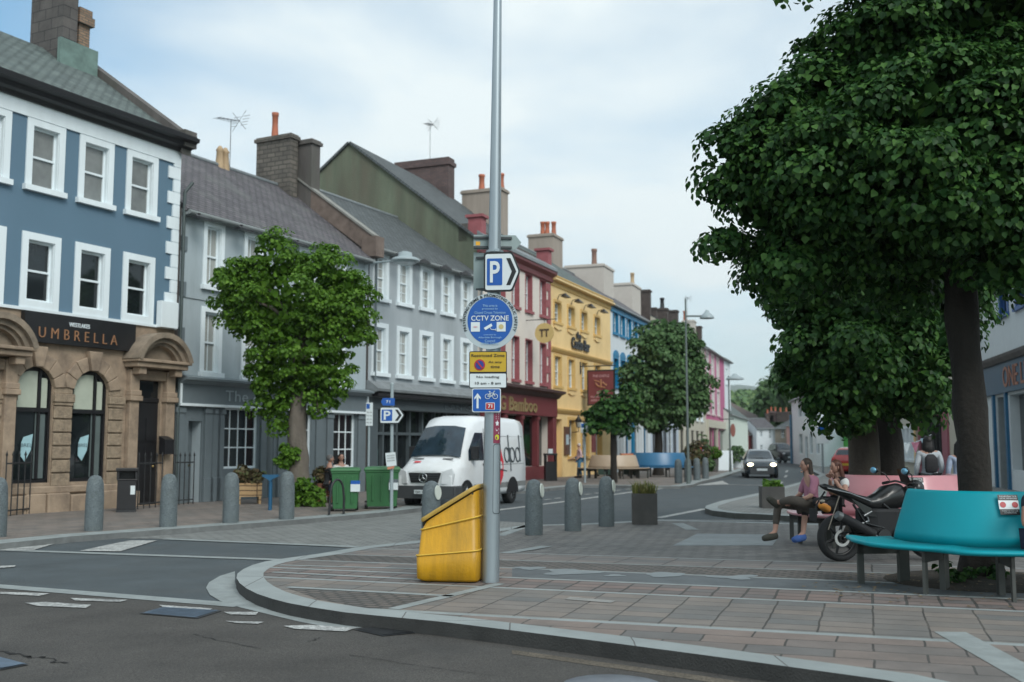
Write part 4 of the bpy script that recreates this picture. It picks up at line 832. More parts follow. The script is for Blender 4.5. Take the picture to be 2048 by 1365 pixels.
P10,L9=along(P9,d4,1449); F=Fac(P9,A4,'house','pink and magenta house with cream shopfront down the street'); H9=F.z(1411,693); print('9',L9,H9)
mag=pm('magenta_render',(.42,.11,.22),.8,var=.06); pnk=pm('rose_render',(.55,.33,.36),.8,var=.05); pwin=pm('pinkish_frames',(.6,.5,.5),.7,var=.05)
holes=[]; XS=[F.x(1411.5+k*10.5,740)+.2 for k in range(3)]; wp=(XS[1]-XS[0])*.5
for x in XS:
    holes.append(window(F.root,x,x+wp,F.z(1411,750),F.z(1411,705),.25,smat=pwin,fmat=white,glass=glassw,cols=2,rows=2)); holes.append(window(F.root,x,x+wp,F.z(1411,826),F.z(1411,775),.25,smat=pwin,fmat=white,glass=glassw,cols=2,rows=2))
for k in range(3): x=.5+k*(L9-.6)/3; holes.append(window(F.root,x,x+(L9-.6)/3-.5,.8,3.2,0,fmat=crm,glass=glassd,cols=1,rows=1,sash=False,name='shop_window'))
house(F,L9,H9,3.6,H9+1.8,mag,slate_g,holes,over=.3)
g=MB(); g.box(0,L9,-.25,0,3.3,4.0); g.box(0,.4,-.2,0,.1,3.3); g.box(L9-.4,L9,-.2,0,.1,3.3); g.box(L9*.45,L9*.45+.5,-.2,0,.1,3.3); obj('shopfront',g,crm,F.root)
P11,L10=along(P10,d4,1461); F=Fac(P10,A4,'house','narrow white house at the end of the pink house'); H10=F.z(1449,716); holes=[]
for a_ in (3.6,H10-2.6): holes.append(window(F.root,L10*.3,L10*.3+1.2,a_,a_+1.6,.12,glass=glassd,cols=2,rows=2))
house(F,L10,H10,3.6,H10+1.8,whw,slate_g,holes,over=.3)
print('P11',P11)
# ---------------------------------------------------------------- far end of the street and the right-hand side
def hut(name,label,Y,l,r,te,tr,base,wallm,roofm,wins=(),depth=8,dy=0,cat='cottage',gable=False,wm=white,chim=()):
    """house whose front faces down the street; edges measured at distance Y; dy = how much farther its right end stands"""
    a=DY(l,base,Y); b=DY(r,base,Y+dy); L_=Vector((b.x-a.x,b.y-a.y,0)); ln=L_.length
    F=Fac((a.x,a.y),math.atan2(L_.x,L_.y),name,label,cat); H=F.z((l+r)/2,te); Z=F.z((l+r)/2,tr,depth/2 if not gable else 0); holes=[]
    for (wl_,wr,t,b_) in wins:
        x0=F.x(wl_,800); x1=F.x(wr,800); z1=F.z((wl_+wr)/2,t); z0=F.z((wl_+wr)/2,b_); holes.append(window(F.root,x0,x1,max(z0,.15),z1,.0,fmat=wm,glass=glassd,cols=2,rows=2,depth=.15,bar=.06))
    if gable:
        g=MB(); g.prism([(0,0,0),(ln,0,0),(ln,0,H),(ln/2,0,Z),(0,0,H)],(0,depth,0)); obj('wall',g,wallm,F.root,fixn=True)
        for x0,x1 in ((-.15,ln/2),(ln+.15,ln/2)):
            zz=H-.15*(Z-H)/(ln/2); g=MB(); g.prism([(x0,-.15,zz+.03),(x1,-.15,Z+.03),(x1,-.15,Z+.15),(x0,-.15,zz+.15)],(0,depth,0)); obj('roof',g,roofm,F.root,fixn=True)
        for w_ in holes: pass
    else: house(F,ln,H,depth/2,max(Z,H+.5),wallm,roofm,holes,over=.2)
    for (px,w_,h_,m) in chim:
        x0=F.x(px,800,depth/2); g=MB(); g.box(x0-w_/2,x0+w_/2,depth/2-.3,depth/2+.3,Z-.4,Z+h_); g.box(x0-w_/2-.06,x0+w_/2+.06,depth/2-.36,depth/2+.36,Z+h_-.25,Z+h_-.1); c=obj('chimney',g,m,F.root)
        for q in (-.25,.25): g=MB(); g.lathe([(.14,0),(.12,.5),(.15,.55)],(x0+q*w_,depth/2,Z+h_),8); obj('chimney_pot',g,terra,c)
    return F
redr=pm('red_cottage',(.28,.07,.07),.8,var=.06); taupe=pm('taupe_render',(.24,.21,.17),.8,var=.06); mint=pm('pale_mint_render',(.55,.62,.56),.8,var=.05); salmon=pm('salmon_render',(.5,.28,.25),.8,var=.05)
brtile=brickm('brown_tiles',(.14,.1,.085),(.1,.075,.065),(.05,.04,.035),.3,.2,.02,.5,rowmap=(0,1),var=.25)
hut('low_house','low pale mint house with a grey roof beyond the pink house',105,1461,1497,832,806,918,mint,slate_g,[],depth=9,dy=22)
hut('red_cottage','dark red cottage under a brown tiled roof at the street bend',135,1498,1515,868,836,912,redr,brtile,[(1502,1507,872,886)],depth=10,dy=2)
hut('white_cottage','white cottage with a grey roof at the street bend',133,1514,1551,856,838,912,whw,slate_p,[(1518,1523,862,874),(1536,1541,858,878),(1518,1523,890,900)],depth=10,dy=0,chim=[(1546,1.1,1.0,brick_c),(1538,1.0,.7,dst)])
hut('taupe_cottage','brown-grey cottage beside the white cottage at the bend',132.5,1551,1574,856,838,912,taupe,slate_d,[(1560,1567,858,876)],depth=10,dy=-1,chim=[(1566,1.6,.9,dst)])
hut('pink_cottage','narrow pink cottage between the brown-grey and white houses',130,1574,1582,850,834,912,salmon,slate_d,[],depth=9,dy=-1)
rooft_=hut('far_house','brown-roofed house behind the white cottages',150,1492,1530,838,806,880,taupe,brtile,[],depth=12,dy=4)
wr_=hut('white_house','two-storey white house with dark windows on the right of the street',100,1586,1642,786,776,926,white,slate_p,[(1596,1603,796,834),(1605,1611,797,834),(1596,1603,868,908),(1617,1623,868,908),(1630,1636,866,908),(1608,1613,873,922),(1628,1634,797,834)],depth=8,dy=-22,cat='house')
g=MB(); x=wr_.x(1586); g.tube([(.1,-.12,0),(.1,-.12,4.6)],.12,6); obj('drainpipe',g,pm('pipe_blue',(.08,.2,.3),.5),wr_.root)
hut('green_shop','bright green painted house behind the tree trunk',80,1674,1712,862,840,918,pm('bright_green',(.06,.4,.05),.7),slate_d,[],depth=8,dy=-6,cat='house')
hut('grey_cottage','grey-green house next to the bright green one',84,1642,1674,852,830,920,pm('greygreen_render',(.16,.2,.18),.8),slate_d,[(1655,1661,868,890)],depth=8,dy=-4)
# right-hand terrace: facades run away from the camera
AR=math.atan(480/FPX)
def rfac(pL,pR,YR,name,label): # near end at pixel pR, distance YR, receding to pL
    b=DY(pR,893,YR); d=Vector((math.sin(AR),math.cos(AR),0)); e,t=along(Vector((b.x,b.y,0)),d,pL)
    F=Fac((e.x,e.y),AR,name,label,'house',flip=-1); return F,t
print('right')
bluef=pm('blue_shop_paint',(.02,.07,.12),.5,var=.06); pale=pm('pale_white_render',(.55,.6,.62),.8,var=.05)
F,LR=rfac(1962,2500,19.0,'corner_shop','white building with a dark blue shopfront reading ONE LIFE'); BR1=F; print(LR)
HR=7.6; zf0=F.z(1990,791); zf1=F.z(1990,733); 
x=F.x(2005,620); zt_=F.z(2005,575); zb_9=F.z(1998,640); holes=[(*window(F.root,x-.3,x+.75,zb_9+.1,zb_9+2.0,.2,smat=pm('royal_blue',(.02,.09,.28),.5),fmat=MATS['royal_blue'],glass=glassd,cols=2,rows=2)[:4],.16)]
for k in (1,2,3): holes.append((*window(F.root,x-.3+k*2.4,x+.75+k*2.4,zb_9+.1,zb_9+2.0,.2,smat=MATS['royal_blue'],fmat=MATS['royal_blue'],glass=glassd,cols=2,rows=2)[:4],.16))
xa=F.x(2000,850); holes+= [(xa-.45,xa+1.15,.12,zf0-.1,.5),(xa+1.6,xa+4.2,.8,zf0-.1,.4),(xa+4.8,xa+7.4,.8,zf0-.1,.4)]
house(F,LR,HR,3.6,HR+2.4,pale,slate_d,holes,over=.25)
g=MB(); g.box(xa-.45,xa+1.15,.42,.5,.12,zf0-.1); g.box(xa+1.6,xa+4.2,.32,.4,.8,zf0-.1); g.box(xa+4.8,xa+7.4,.32,.4,.8,zf0-.1); obj('shop_glazing',g,glassd,F.root)
g=MB(); g.box(0,LR,-.12,0,zf0,zf1); fa=obj('shop_fascia',g,bluef,F.root)
g=MB(); 
for q in (.1,xa-.75,xa+1.2,xa+4.3,xa+7.5): g.box(q,q+.22,-.1,0,.12,zf0)
g.box(xa-.5,xa-.47,.1,.4,.12,zf0-.1); obj('pilaster_row',g,pm('bright_blue',(.01,.1,.2),.5),F.root); g=MB(); g.box(xa-.2,xa-.08,-.02,.3,.12,zf0-.1); obj('door_frame',g,pm('grey_frame',(.22,.25,.26),.5),F.root)
corn('shop_cornice',F,0,LR,[(0,zf1),(.2,zf1),(.3,zf1+.15),(.32,zf1+.25),(0,zf1+.35)],renderd)
xl=F.x(2014,760); text('lettering','ONE LIFE',pm('orange_letters',(.3,.12,.07),.6),fa,(xl+2.1,-.135,(zf0+zf1)/2),w=4.2,h=(zf1-zf0)*.68,ext=.012)  # letter colour darkened to carry the tree shade on this wall
F,LR2=rfac(1917,1962,19.0+.0001 if False else (BR1.p0.y),'brick_house','deep red painted narrow house behind the tree trunk'); print(LR2)
redb=pm('deep_red_paint',(.22,.04,.03),.7,var=.1); house(F,LR2,9.4,3.6,11.8,redb,slate_d,[window(F.root,LR2*.4,LR2*.4+.9,3.8,5.4,.1,glass=glassd)],over=.2)
g=MB(); g.tube([(LR2*.55,-.1,0),(LR2*.55,-.1,9)],.07,6); obj('drainpipe',g,black,F.root)
Y2=F.p0.y; F,LR3=rfac(1895,1917,Y2,'cream_house','narrow cream rendered house between red and rose buildings'); house(F,LR3,9.0,3.6,11.2,crm,slate_d,[],over=.2)
Y3=F.p0.y; F,LR4=rfac(1832,1895,Y3,'rose_house','rose pink house with a dark shopfront and green fascia'); print('rose',LR4,Y3); holes=[]; rose=pm('rose_plum',(.3,.1,.13),.8,var=.06)
for k in range(4): x=.6+k*(LR4-1)/4; holes.append(window(F.root,x,x+1,4.9,6.6,.25,glass=glassg,smat=pale)); 
holes.append((.5,LR4-1.4,.6,3.1,.3)); house(F,LR4,9,3.6,11.2,rose,slate_d,holes,over=.2)
g=MB(); g.box(.5,LR4-1.4,.22,.3,.6,3.1); gz_=obj('shop_glazing',g,glassd,F.root); g=MB()
for k in range(7): x=.5+k*(LR4-1.95)/6; g.box(x,x+.07,.1,.22,.6,3.1)
obj('mullions',g,black,gz_)
g=MB(); g.box(.3,LR4-1.2,-.25,0,3.15,3.85); obj('shop_fascia',g,pm('sea_green',(.1,.22,.2),.5),F.root); corn('shop_cornice',F,.2,LR4-1.1,[(0,3.85),(.35,3.85),(.45,4.1),(0,4.3)],black)
corn('string_course',F,0,LR4,[(0,4.35),(.1,4.35),(.1,4.6),(0,4.65)],pale)
Y4=F.p0.y; F,LR5=rfac(1785,1832,Y4,'cream_terrace','cream terraced house with mustard corner beyond the rose house'); holes=[]
for k in range(5):
    x=.8+k*(LR5-1)/5
    for a_ in (.9,4.0): holes.append(window(F.root,x,x+1.1,a_,a_+1.7,.14,glass=glassd))
house(F,LR5,7.5,3.6,9.5,crm,slate_d,holes,over=.2)
g=MB(); g.box(LR5-.4,LR5,-.05,0,.12,7.3); obj('corner_strip',g,yel,F.root)
Y5=F.p0.y; F,LR6=rfac(1722,1785,Y5,'pale_terrace','long pale terrace on the right beyond the cream house'); holes=[]
for k in range(9):
    x=.8+k*(LR6-1)/9
    for a_ in (.9,4.0): holes.append(window(F.root,x,x+1.1,a_,a_+1.7,.14,glass=glassd))
house(F,LR6,6.8,3.6,8.8,pale,slate_d,holes,over=.2); print('pale terr',LR6,F.p0)
# bunting
P=DY(1790,884,30); Q=DY(1862,870,27); r=thing('bunting','string of small pale bunting flags across the shopfront','bunting',P)
g=MB(); n=12; pts=[(Q-P)*(i/n)+Vector((0,0,-.12*math.sin(math.pi*i/n))) for i in range(n+1)]; g.tube(pts,.012,4); obj('string',g,white,r)
for k,i in enumerate((2,4,7,10)):
    p=pts[i]; g=MB(); g.prism([p+Vector((-.11,0,0)),p+Vector((.11,0,0)),p+Vector((0,0,-.3))],(0,.006,0)); obj('flag',g,[pm('flag_blue',(.35,.5,.6),.8),white,pm('flag_pink',(.5,.2,.28),.8)][k%3],r)
# hills
def hill(name,Y,pts,depth,mat,seg=6):
    g=MB(); P=[DY(x,y,Y) for x,y in pts]; n=len(P); rows=[]
    for k in range(seg+1):
        f=k/seg; rows.append([(p.x*(1+f*.15),Y+depth*f, -1+(p.z+1)*math.sin(math.pi*.5*min(1,f*2.0)) if f<.5 else p.z) for p in P])
    g.add([q for r_ in rows for q in r_],[(k*n+i,k*n+i+1,(k+1)*n+i+1,(k+1)*n+i) for k in range(seg) for i in range(n-1)],0,True); return struct(name,g,mat)
hill('far_hill',3200,[(-600,800),(200,790),(900,790),(1300,772),(1400,766),(1450,762),(1480,760),(1510,764),(1560,774),(1640,780),(1800,776),(2300,770),(3000,790)],500,pm('moor_green',(.07,.1,.06),.9,var=.2,scale=.005))
hill('wooded_hill',480,[(-300,860),(900,850),(1300,828),(1440,806),(1500,795),(1560,790),(1640,785),(1800,790),(2300,800),(3000,830)],200,pm('field_green',(.09,.15,.05),.9,var=.35,scale=.02))
# ---------------------------------------------------------------- trees
def leafmat(name,c1,c2,c3,trans=.25):
    m,t,b=mk(name); L=t.links.new; ge=NN(t,'ShaderNodeNewGeometry'); cr=NN(t,'ShaderNodeValToRGB'); e=cr.color_ramp.elements
    e[0].color=(*c1,1); e[1].color=(*c3,1); k=e.new(.5); k.color=(*c2,1); L(ge.outputs['Random Per Island'],cr.inputs[0]); L(cr.outputs[0],b.inputs['Base Color'])
    b.inputs['Roughness'].default_value=.5; b.inputs['Specular IOR Level'].default_value=.22
    tr=NN(t,'ShaderNodeBsdfTranslucent'); mx=NN(t,'ShaderNodeMixShader'); mx.inputs[0].default_value=trans; o=t.nodes['Material Output']
    L(cr.outputs[0],tr.inputs[0]); L(b.outputs[0],mx.inputs[1]); L(tr.outputs[0],mx.inputs[2]); L(mx.outputs[0],o.inputs[0]); return m
def foliage(name,parent,ells,nclump,per,size,mat,seed=1,spread=.25,origin=(0,0,0),rmin=.5,droop=1.0,inner=0,flat_=.6):
    """crown of leafy boughs: each bough is a drooping dome of overlapping leaves"""
    rg=np.random.default_rng(seed); E=np.array([[*e[0],*e[1]] for e in ells],float); vol=(E[:,3]*E[:,4]*E[:,5])**(2/3); w=vol/vol.sum()
    unit=lambda a:a/np.maximum(np.linalg.norm(a,axis=1),1e-6)[:,None]
    idx=rg.choice(len(E),nclump,p=w); d=unit(rg.normal(size=(nclump,3)))
    rr=rmin+(1-rmin)*rg.random(nclump)**.4; rr*=1+.07*rg.normal(size=nclump)
    c=E[idx,:3]+d*E[idx,3:]*rr[:,None]; up=np.array([0,0,1.0]); cs=(.55+.9*rg.random(nclump)**1.5)*spread
    n=nclump*per; ci=np.repeat(np.arange(nclump),per); v=unit(rg.normal(size=(n,3))*.75+up*.55+d[ci]*.55)
    rad=cs[ci]*(.62+.45*rg.random(n)); p=c[ci]+v*rad[:,None]*np.array([1,1,flat_]); nr=v*.9+up*.35+rg.normal(size=(n,3))*.3; h=v.copy(); h[:,2]=0
    tp=h*.7+d[ci]*.3-up*1.0*droop+rg.normal(size=(n,3))*.35; sz=.6+.55*rg.random(n)
    if inner:  # oversized leaves added inside the crown to block light
        ii=rg.choice(len(E),inner,p=w); di=unit(rg.normal(size=(inner,3))); pi_=E[ii,:3]+di*E[ii,3:]*(.8*rg.random(inner)**.4)[:,None]
        p=np.concatenate([p,pi_]); nr=np.concatenate([nr,rg.normal(size=(inner,3))]); tp=np.concatenate([tp,rg.normal(size=(inner,3))]); sz=np.concatenate([sz,np.full(inner,1.9)]); n+=inner
    nn=unit(nr); tp-=nn*(tp*nn).sum(1)[:,None]; tp=unit(tp); sd_=np.cross(nn,tp); s=size*sz[:,None]; wv=(.85+.3*rg.random(n))[:,None]; fold=(.06+.16*rg.random(n))[:,None]
    prof=[(0,0,0),(.38,.12,.9),(.46,.5,1.0),(0,1.05,-.25),(-.46,.5,1.0),(-.38,.12,.9)]
    V=np.stack([p+sd_*s*a*wv+tp*s*b+nn*s*h_*fold for a,b,h_ in prof],1).reshape(-1,3)-np.array(origin)
    base=np.arange(n)*6; Fq=np.stack([base,base+1,base+2,base+3,base,base+3,base+4,base+5],1).reshape(-1)
    me=bpy.data.meshes.new(name); me.vertices.add(n*6); me.vertices.foreach_set('co',V.astype(np.float32).ravel()); me.loops.add(n*8); me.loops.foreach_set('vertex_index',Fq.astype(np.int32))
    me.polygons.add(n*2); me.polygons.foreach_set('loop_start',(np.arange(n*2)*4).astype(np.int32)); me.update(calc_edges=True); me.materials.append(mat)
    ob=bpy.data.objects.new(name,me); COL.objects.link(ob); ob.parent=parent
    return ob,c
bark=pm('bark_grey',(.06,.05,.04),.95,var=.35,scale=4,bump=1.0,bscale=14,streak=1,dirt=(.08,.08,.05))
barkd=pm('bark_dark',(.02,.017,.014),.95,var=.4,scale=5,bump=1.0,bscale=16,streak=1)
def tree(name,label,base,trunk,ells_px,Y,nclump,per,size,leaf,barkm,seed,spread=.25,limbs=10,rmin=.5,cat='tree',group=None,ydepth=1.0,inner=0):
    """ells_px: (px,py,rx,ry[,dY]) clumps of crown as seen from the camera position, each at real distance Y+dY"""
    r=thing(name,label,cat,base,group=group); k=Y/FPX; E=[]
    for e in ells_px:
        dY=e[4] if len(e)>4 else 0; c=DY(e[0],e[1],Y+dY); kk=(Y+dY)/FPX; rd=(e[2]+e[3])/2*kk*ydepth; E.append(((c.x,c.y,c.z),(e[2]*kk,rd,e[3]*kk)))
    o,c=foliage('crown',r,E,nclump,per,size,leaf,seed,spread,origin=base,rmin=rmin,inner=inner)
    g=MB(); T=[Vector(p) for p,_ in trunk]; 
    # resample and roughen the trunk
    pts=[];rs=[]
    for (a,ra),(b,rb) in zip(trunk,trunk[1:]):
        for q in range(4): pts.append(Vector(a).lerp(Vector(b),q/4)); rs.append(ra+(rb-ra)*q/4)
    pts.append(T[-1]); rs.append(trunk[-1][1])
    rnd=random.Random(seed); 
    n0=len(g.v); g.tube([p-Vector(base) for p in pts],rs,14)
    for i in range(n0,len(g.v)):
        v=Vector(g.v[i]); nz_=mnoise.noise(v*3.1+Vector((seed,0,0))); ctr=min(pts,key=lambda q:abs((q-Vector(base)).z-v.z))-Vector(base); dd=v-ctr; dd.z=0; v+=dd*(.22*nz_+.12*mnoise.noise(v*9)); g.v[i]=tuple(v)
    obj('trunk',g,barkm,r)
    top=T[-1]
    for i in range(limbs):
        q=Vector(c[rnd.randrange(len(c))]); st=T[-1].lerp(T[-2],rnd.random()*.5); md=st.lerp(q,.5)+Vector((0,0,.1*(q-st).length)); g=MB(); g.tube([st-Vector(base),md-Vector(base),q-Vector(base)],[trunk[-1][1]*.55,trunk[-1][1]*.3,.015],6); obj('limb',g,barkm,r)
    return r
lf1=leafmat('lime_leaves_fresh',(.05,.12,.012),(.09,.2,.02),(.16,.3,.04),.38)
lf2=leafmat('lime_leaves_deep',(.012,.045,.012),(.03,.09,.02),(.075,.17,.035),.28)
lf3=leafmat('far_leaves',(.05,.11,.04),(.085,.165,.06),(.13,.22,.09),.25)
# near tree through the teal bench
b=Vector((5.33,12.15,.1)); 
tree('lime_tree','large lime tree rising through the teal bench, dense dark green crown',b,[(b,.27),(b+Vector((0,0,.35)),.2),(b+Vector((-.02,0,1.6)),.175),(b+Vector((-.08,0,3.0)),.19),(b+Vector((-.12,.05,4.2)),.13)],
 [(1590,300,95,90,-.4),(1500,330,60,75,-.5),(1552,410,75,62,-.3),(1665,190,85,80,0),(1660,330,150,170,-.6),(1760,120,120,140,-.4),(1690,470,150,100,.2),(1600,510,95,60,-.2),(1850,320,190,210,-.9),(1900,70,200,170,-.3),(1990,300,170,220,-1.0),(2010,520,55,80,-.9),(2120,420,120,180,-.5),(1790,500,120,110,.6),(1450,475,26,26,-.2),(1470,270,28,26,-.3),(1555,560,25,25,.1),(1780,-90,110,110,0),(2060,-60,240,180,-.6),(1650,-55,50,45,-.9)],12.0,620,185,.078,lf2,barkd,11,spread=.36,limbs=16,rmin=.6,inner=14000)
# twin trees at the pink bench
b=Vector((5.98,18.0,.05))
tree('lime_tree','thick-trunked lime behind the pink bench with low hanging leaves',b,[(b,.36),(b+Vector((0,0,.5)),.27),(b+Vector((.03,0,2)),.25),(b+Vector((.1,0,4)),.24)],
 [(1640,640,75,90,-.3),(1590,595,40,42,0),(1700,660,120,150,-1.0),(1650,770,75,80,-.7),(1715,815,48,40,-1.0),(1595,655,42,42,0),(1640,500,120,110,0),(1820,700,100,110,-.9),(1740,520,130,130,-.4),(1850,560,120,120,-.2)],17.8,330,150,.098,lf2,bark,12,spread=.42,limbs=12,inner=5000)
b=Vector((6.62,18.7,.05))
tree('lime_tree','dark trunked lime just right of the one behind the pink bench',b,[(b,.4),(b+Vector((0,0,.5)),.3),(b+Vector((0,0,2)),.28),(b+Vector((.1,0,4)),.25)],
 [(1850,620,90,120,-.4),(1880,480,110,120,0),(1800,790,70,60,-1.2),(1770,420,150,140,.8)],18.8,150,110,.115,lf2,barkd,13,spread=.42,limbs=8,inner=2500)
# pollard on the left pavement
b=G(600,1012,.1); Yp=b.y
def tp(px,py,Y): return DY(px,py,Y)
tree('pollard_tree','pollarded street tree with bright green crown on the left pavement',b,[(b,.36),(tp(598,960,Yp),.27),(tp(594,880,Yp),.25),(tp(598,800,Yp),.2),(tp(600,700,Yp),.22),(tp(598,650,Yp),.15)],
 [(590,600,115,80),(505,585,62,60),(470,545,28,26),(680,590,55,65),(560,525,52,36),(635,530,52,32),(553,490,16,16),(650,510,18,14),(600,690,105,70),(470,600,40,40),(700,600,40,50),(648,750,56,46),(555,745,55,50),(545,805,36,34),(600,790,36,24),(530,640,60,50),(655,805,28,24),(705,650,32,60),(452,598,22,18),(525,665,50,42),(470,640,18,20),(560,850,14,12,-.2)],Yp,360,100,.095,lf1,pm('bark_pollard',(.14,.12,.1),.95,var=.35,scale=4,bump=1.0,bscale=14,streak=1,dirt=(.08,.08,.05)),21,spread=.3,limbs=12,rmin=.55,inner=2500)
r=thing('basal_shoots','leafy green shoots round the foot of the pollard tree','shrub',b); E=[]
for (x,y,rx,ry) in ((612,985,30,28),(590,1000,20,18),(628,1000,20,20),(578,905,16,15),(566,925,12,12)):
    c=DY(x,y,Yp-.35); k=Yp/FPX; E.append(((c.x,c.y,c.z),(rx*k,.22,ry*k)))
foliage('leaves',r,E,150,16,.11,lf1,5,.1,origin=b,rmin=.2)
# round tree and small tree farther down the left pavement
b=G(1316,951,.1); Y=b.y
tree('round_tree','round green street tree above the blue bench',b,[(b,.3),(tp(1317,900,Y),.22),(tp(1318,840,Y),.18),(tp(1322,780,Y),.14)],[(1330,740,60,75),(1285,770,35,50),(1375,765,36,50),(1330,670,38,32),(1300,710,35,40),(1362,700,30,40),(1310,830,40,26),(1370,820,32,30),(1345,790,55,50),(1262,790,12,25),(1402,790,10,30)],Y,230,80,.2,lf3,barkd,31,spread=.62,limbs=8,inner=1500,rmin=.6)
b=G(1228,966,.1); Y=b.y
tree('small_tree','small open dark green street tree in front of the yellow pub',b,[(b,.16),(tp(1227,900,Y),.13),(tp(1226,840,Y),.11),(tp(1224,790,Y),.08)],[(1212,822,22,16),(1235,845,28,18),(1196,850,16,12),(1220,800,12,12),(1252,812,18,20),(1250,860,16,10),(1188,835,10,8),(1262,782,8,12)],Y,75,34,.2,lf2,barkd,32,spread=.4,limbs=10,rmin=.4)
# trees beyond the street end
far=[(1560,800,40,44,150),(1590,760,36,44,140),(1600,820,40,50,145),(1640,740,60,60,150),(1545,830,22,24,160)]
for i,(x,y,rx,ry,Y) in enumerate(far):
    b=DY(x,905,Y); b.z=0; k=Y/FPX; r=thing('leafy_tree',['tall leafy tree behind the street-end cottages, nearest the wooded hill','tallest pale green tree above the white house roof','broad tree over the taupe cottage chimneys','dark leafy tree mostly hidden behind the lime crown','small round tree left of the taller ones beyond the cottages'][i],'tree',b,group='trees beyond the street end')
    c=DY(x,y,Y); E=[((c.x+rx*k*.45*math.cos(a_),c.y,c.z+ry*k*.45*math.sin(a_)),(rx*k*.62,rx*k*.6,ry*k*.62)) for a_ in (0.3,1.4,2.5,3.6,4.8,5.6)]
    foliage('crown',r,E,420,14,.75,lf3,40+i,1.0,origin=b); g=MB(); g.tube([(0,0,0),(c.x-b.x,0,c.z)],[.5,.25],8); obj('trunk',g,bark,r)
E=[]; rnd=random.Random(5)
for k in range(150):
    x=1380+rnd.random()*330; Y=300+rnd.random()*190; top=822-(Y-300)*.12-(x-1440)*.05; c=DY(x,top+14,Y); E.append(((c.x,c.y,c.z-3),(7+rnd.random()*5,6,6+rnd.random()*5)))
o,_=foliage('woodland',None,E,3200,14,1.9,leafmat('wood_leaves',(.09,.17,.07),(.14,.24,.09),(.22,.32,.12),.2),77,2.0); o['kind']='stuff'; o['label']='wooded hillside beyond the end of the street'
# ---------------------------------------------------------------- street furniture
def Gz(px,py,z): return G(px,py,z)
bol=pm('bollard_granite',(.11,.135,.145),.7,grain=70,var=.15,scale=9,bump=.3,bscale=90,dirt=(.08,.1,.09),dirtamt=.4)
refl=pm('reflector_white',(.6,.64,.58),.35,var=.06)
def bollard(loc,label,rz=0,disc=True,proto=[None]):
    r=thing('bollard',label,'bollard',loc,rz,group='round-topped grey stone bollards')
    g=MB(); prof=[(.165,0),(.168,.1),(.166,.5),(.16,.72),(.15,.84),(.13,.92),(.1,.965),(.06,.99),(.02,1.0)]; g.lathe(prof,(0,0,0),24,sx=.95,sy=1.05); obj('post',g,bol,r)
    if disc:
        g=MB(); n=20; g.prism([(.155,.075*math.cos(2*math.pi*k/n),.8+.125*math.sin(2*math.pi*k/n)) for k in range(n)],(.02,0,-.0)); g.v=[(x-.09*max(0,z-.78),y,z) for x,y,z in g.v]; obj('reflector',g,refl,r,fixn=True)
    return r
bl=[((-8,1074),'leftmost bollard, cut by the left edge of the picture'),((187,1062),'bollard in front of the sandstone pier of the blue building'),((336,1054),'bollard in front of the black door railings'),((461,1046),'bollard left of the blue post and wooden planter'),((573,1039),'bollard just left of the pollard tree shoots')]
for (x,y),l in bl: bollard(G(x,y,.1),l,0,False)
bollard(GI(862,1078),'bollard partly hidden behind the yellow grit bin',R(-40))
for (x,y),l in [((1068,1070),'nearest of the three discs-marked bollards right of the pole'),((1146,1062),'middle of the three bollards between the pole and the planter'),((1213,1053),'bollard next to the grey square planter')]: bollard(GI(x,y),l,R(-25))
for (x,y),l in [((1357,967),'leftmost far bollard at the right end of the blue bench'),((1376,964),'second far bollard right of the blue bench'),((1394,961),'third far bollard right of the blue bench'),((1411,958),'rightmost far bollard before the potted bush')]: bollard(G(x,y,.1),l,0,False)
# lamp column
galv=pm('galvanised_steel',(.33,.38,.41),.38,var=.12,scale=2,metal=.65,streak=1)
pb=GI(981,1164); pole=thing('lamp_column','tall galvanised lamp column carrying all the street signs','lamp column',pb)
g=MB(); lean=.0105; H=9.0
g.tube([(lean*z,0,z) for z in (0,1.5,1.9,4.2,6.8,H)],[.097,.094,.09,.068,.047,.04],28); 
g.v=[(x,y,z) for x,y,z in g.v]
obj('shaft',g,galv,pole)
g=MB(); 
yy=-.097; n=10; pts=[]
for (cx,cz,a0,a1) in ((.05,1.5,0,90),(-.0,1.5,90,180),(-.0,.78,180,270),(.05,.78,270,360)):
    for k in range(4): t=R(a0+(a1-a0)*k/3); pts.append((cx+.03*math.cos(t)+.03,cz+.03*math.sin(t)))
def wrapcol(p,rad,z0=0): # flat outline wrapped onto the column
    return [(rad*math.sin(x/.095+.15)+lean*z,-rad*math.cos(x/.095+.15),z) for x,z in p]
a=wrapcol(pts,.1); b=wrapcol([(x*.86+.005,(z-1.14)*.975+1.14) for x,z in pts],.1)
for i in range(len(a)): j=(i+1)%len(a); g.add([a[i],a[j],b[j],b[i]],[(0,1,2,3)])
obj('door_seam',g,pm('seam_dark',(.08,.1,.11),.5),pole)
g=MB()
for z in (3.72,3.42,3.3,2.5,2.3): 
    g.lathe([(.101,-.012),(.101,.012)],(lean*z,0,z),24); g.cbox((lean*z+.03,-.105,z),(.05,.02,.03))
obj('sign_straps',g,galv,pole)
g=MB(); g.box(lean*H-.9,lean*H,-.05,.05,H-.1,H); 
YP=pb.y
def sp(px,py,dy=0): return DY(px,py,YP+dy)
signw=pm('sign_white',(.62,.68,.7),.35,var=.04); signk=pm('sign_black',(.008,.01,.012),.4,var=.1); signb=pm('sign_blue',(.006,.085,.36),.35,var=.05); signg=pm('sign_back_grey',(.26,.33,.33),.45,var=.15,scale=2,streak=1)
signy=pm('sign_yellow',(.5,.33,.02),.4,var=.05); signr=pm('sign_red',(.4,.02,.03),.4)
def plate(pts,th=.012): # outline given in (x,z), facing -y
    g=MB(); g.prism([(x,0,z) for x,z in pts],(0,th,0)); return g
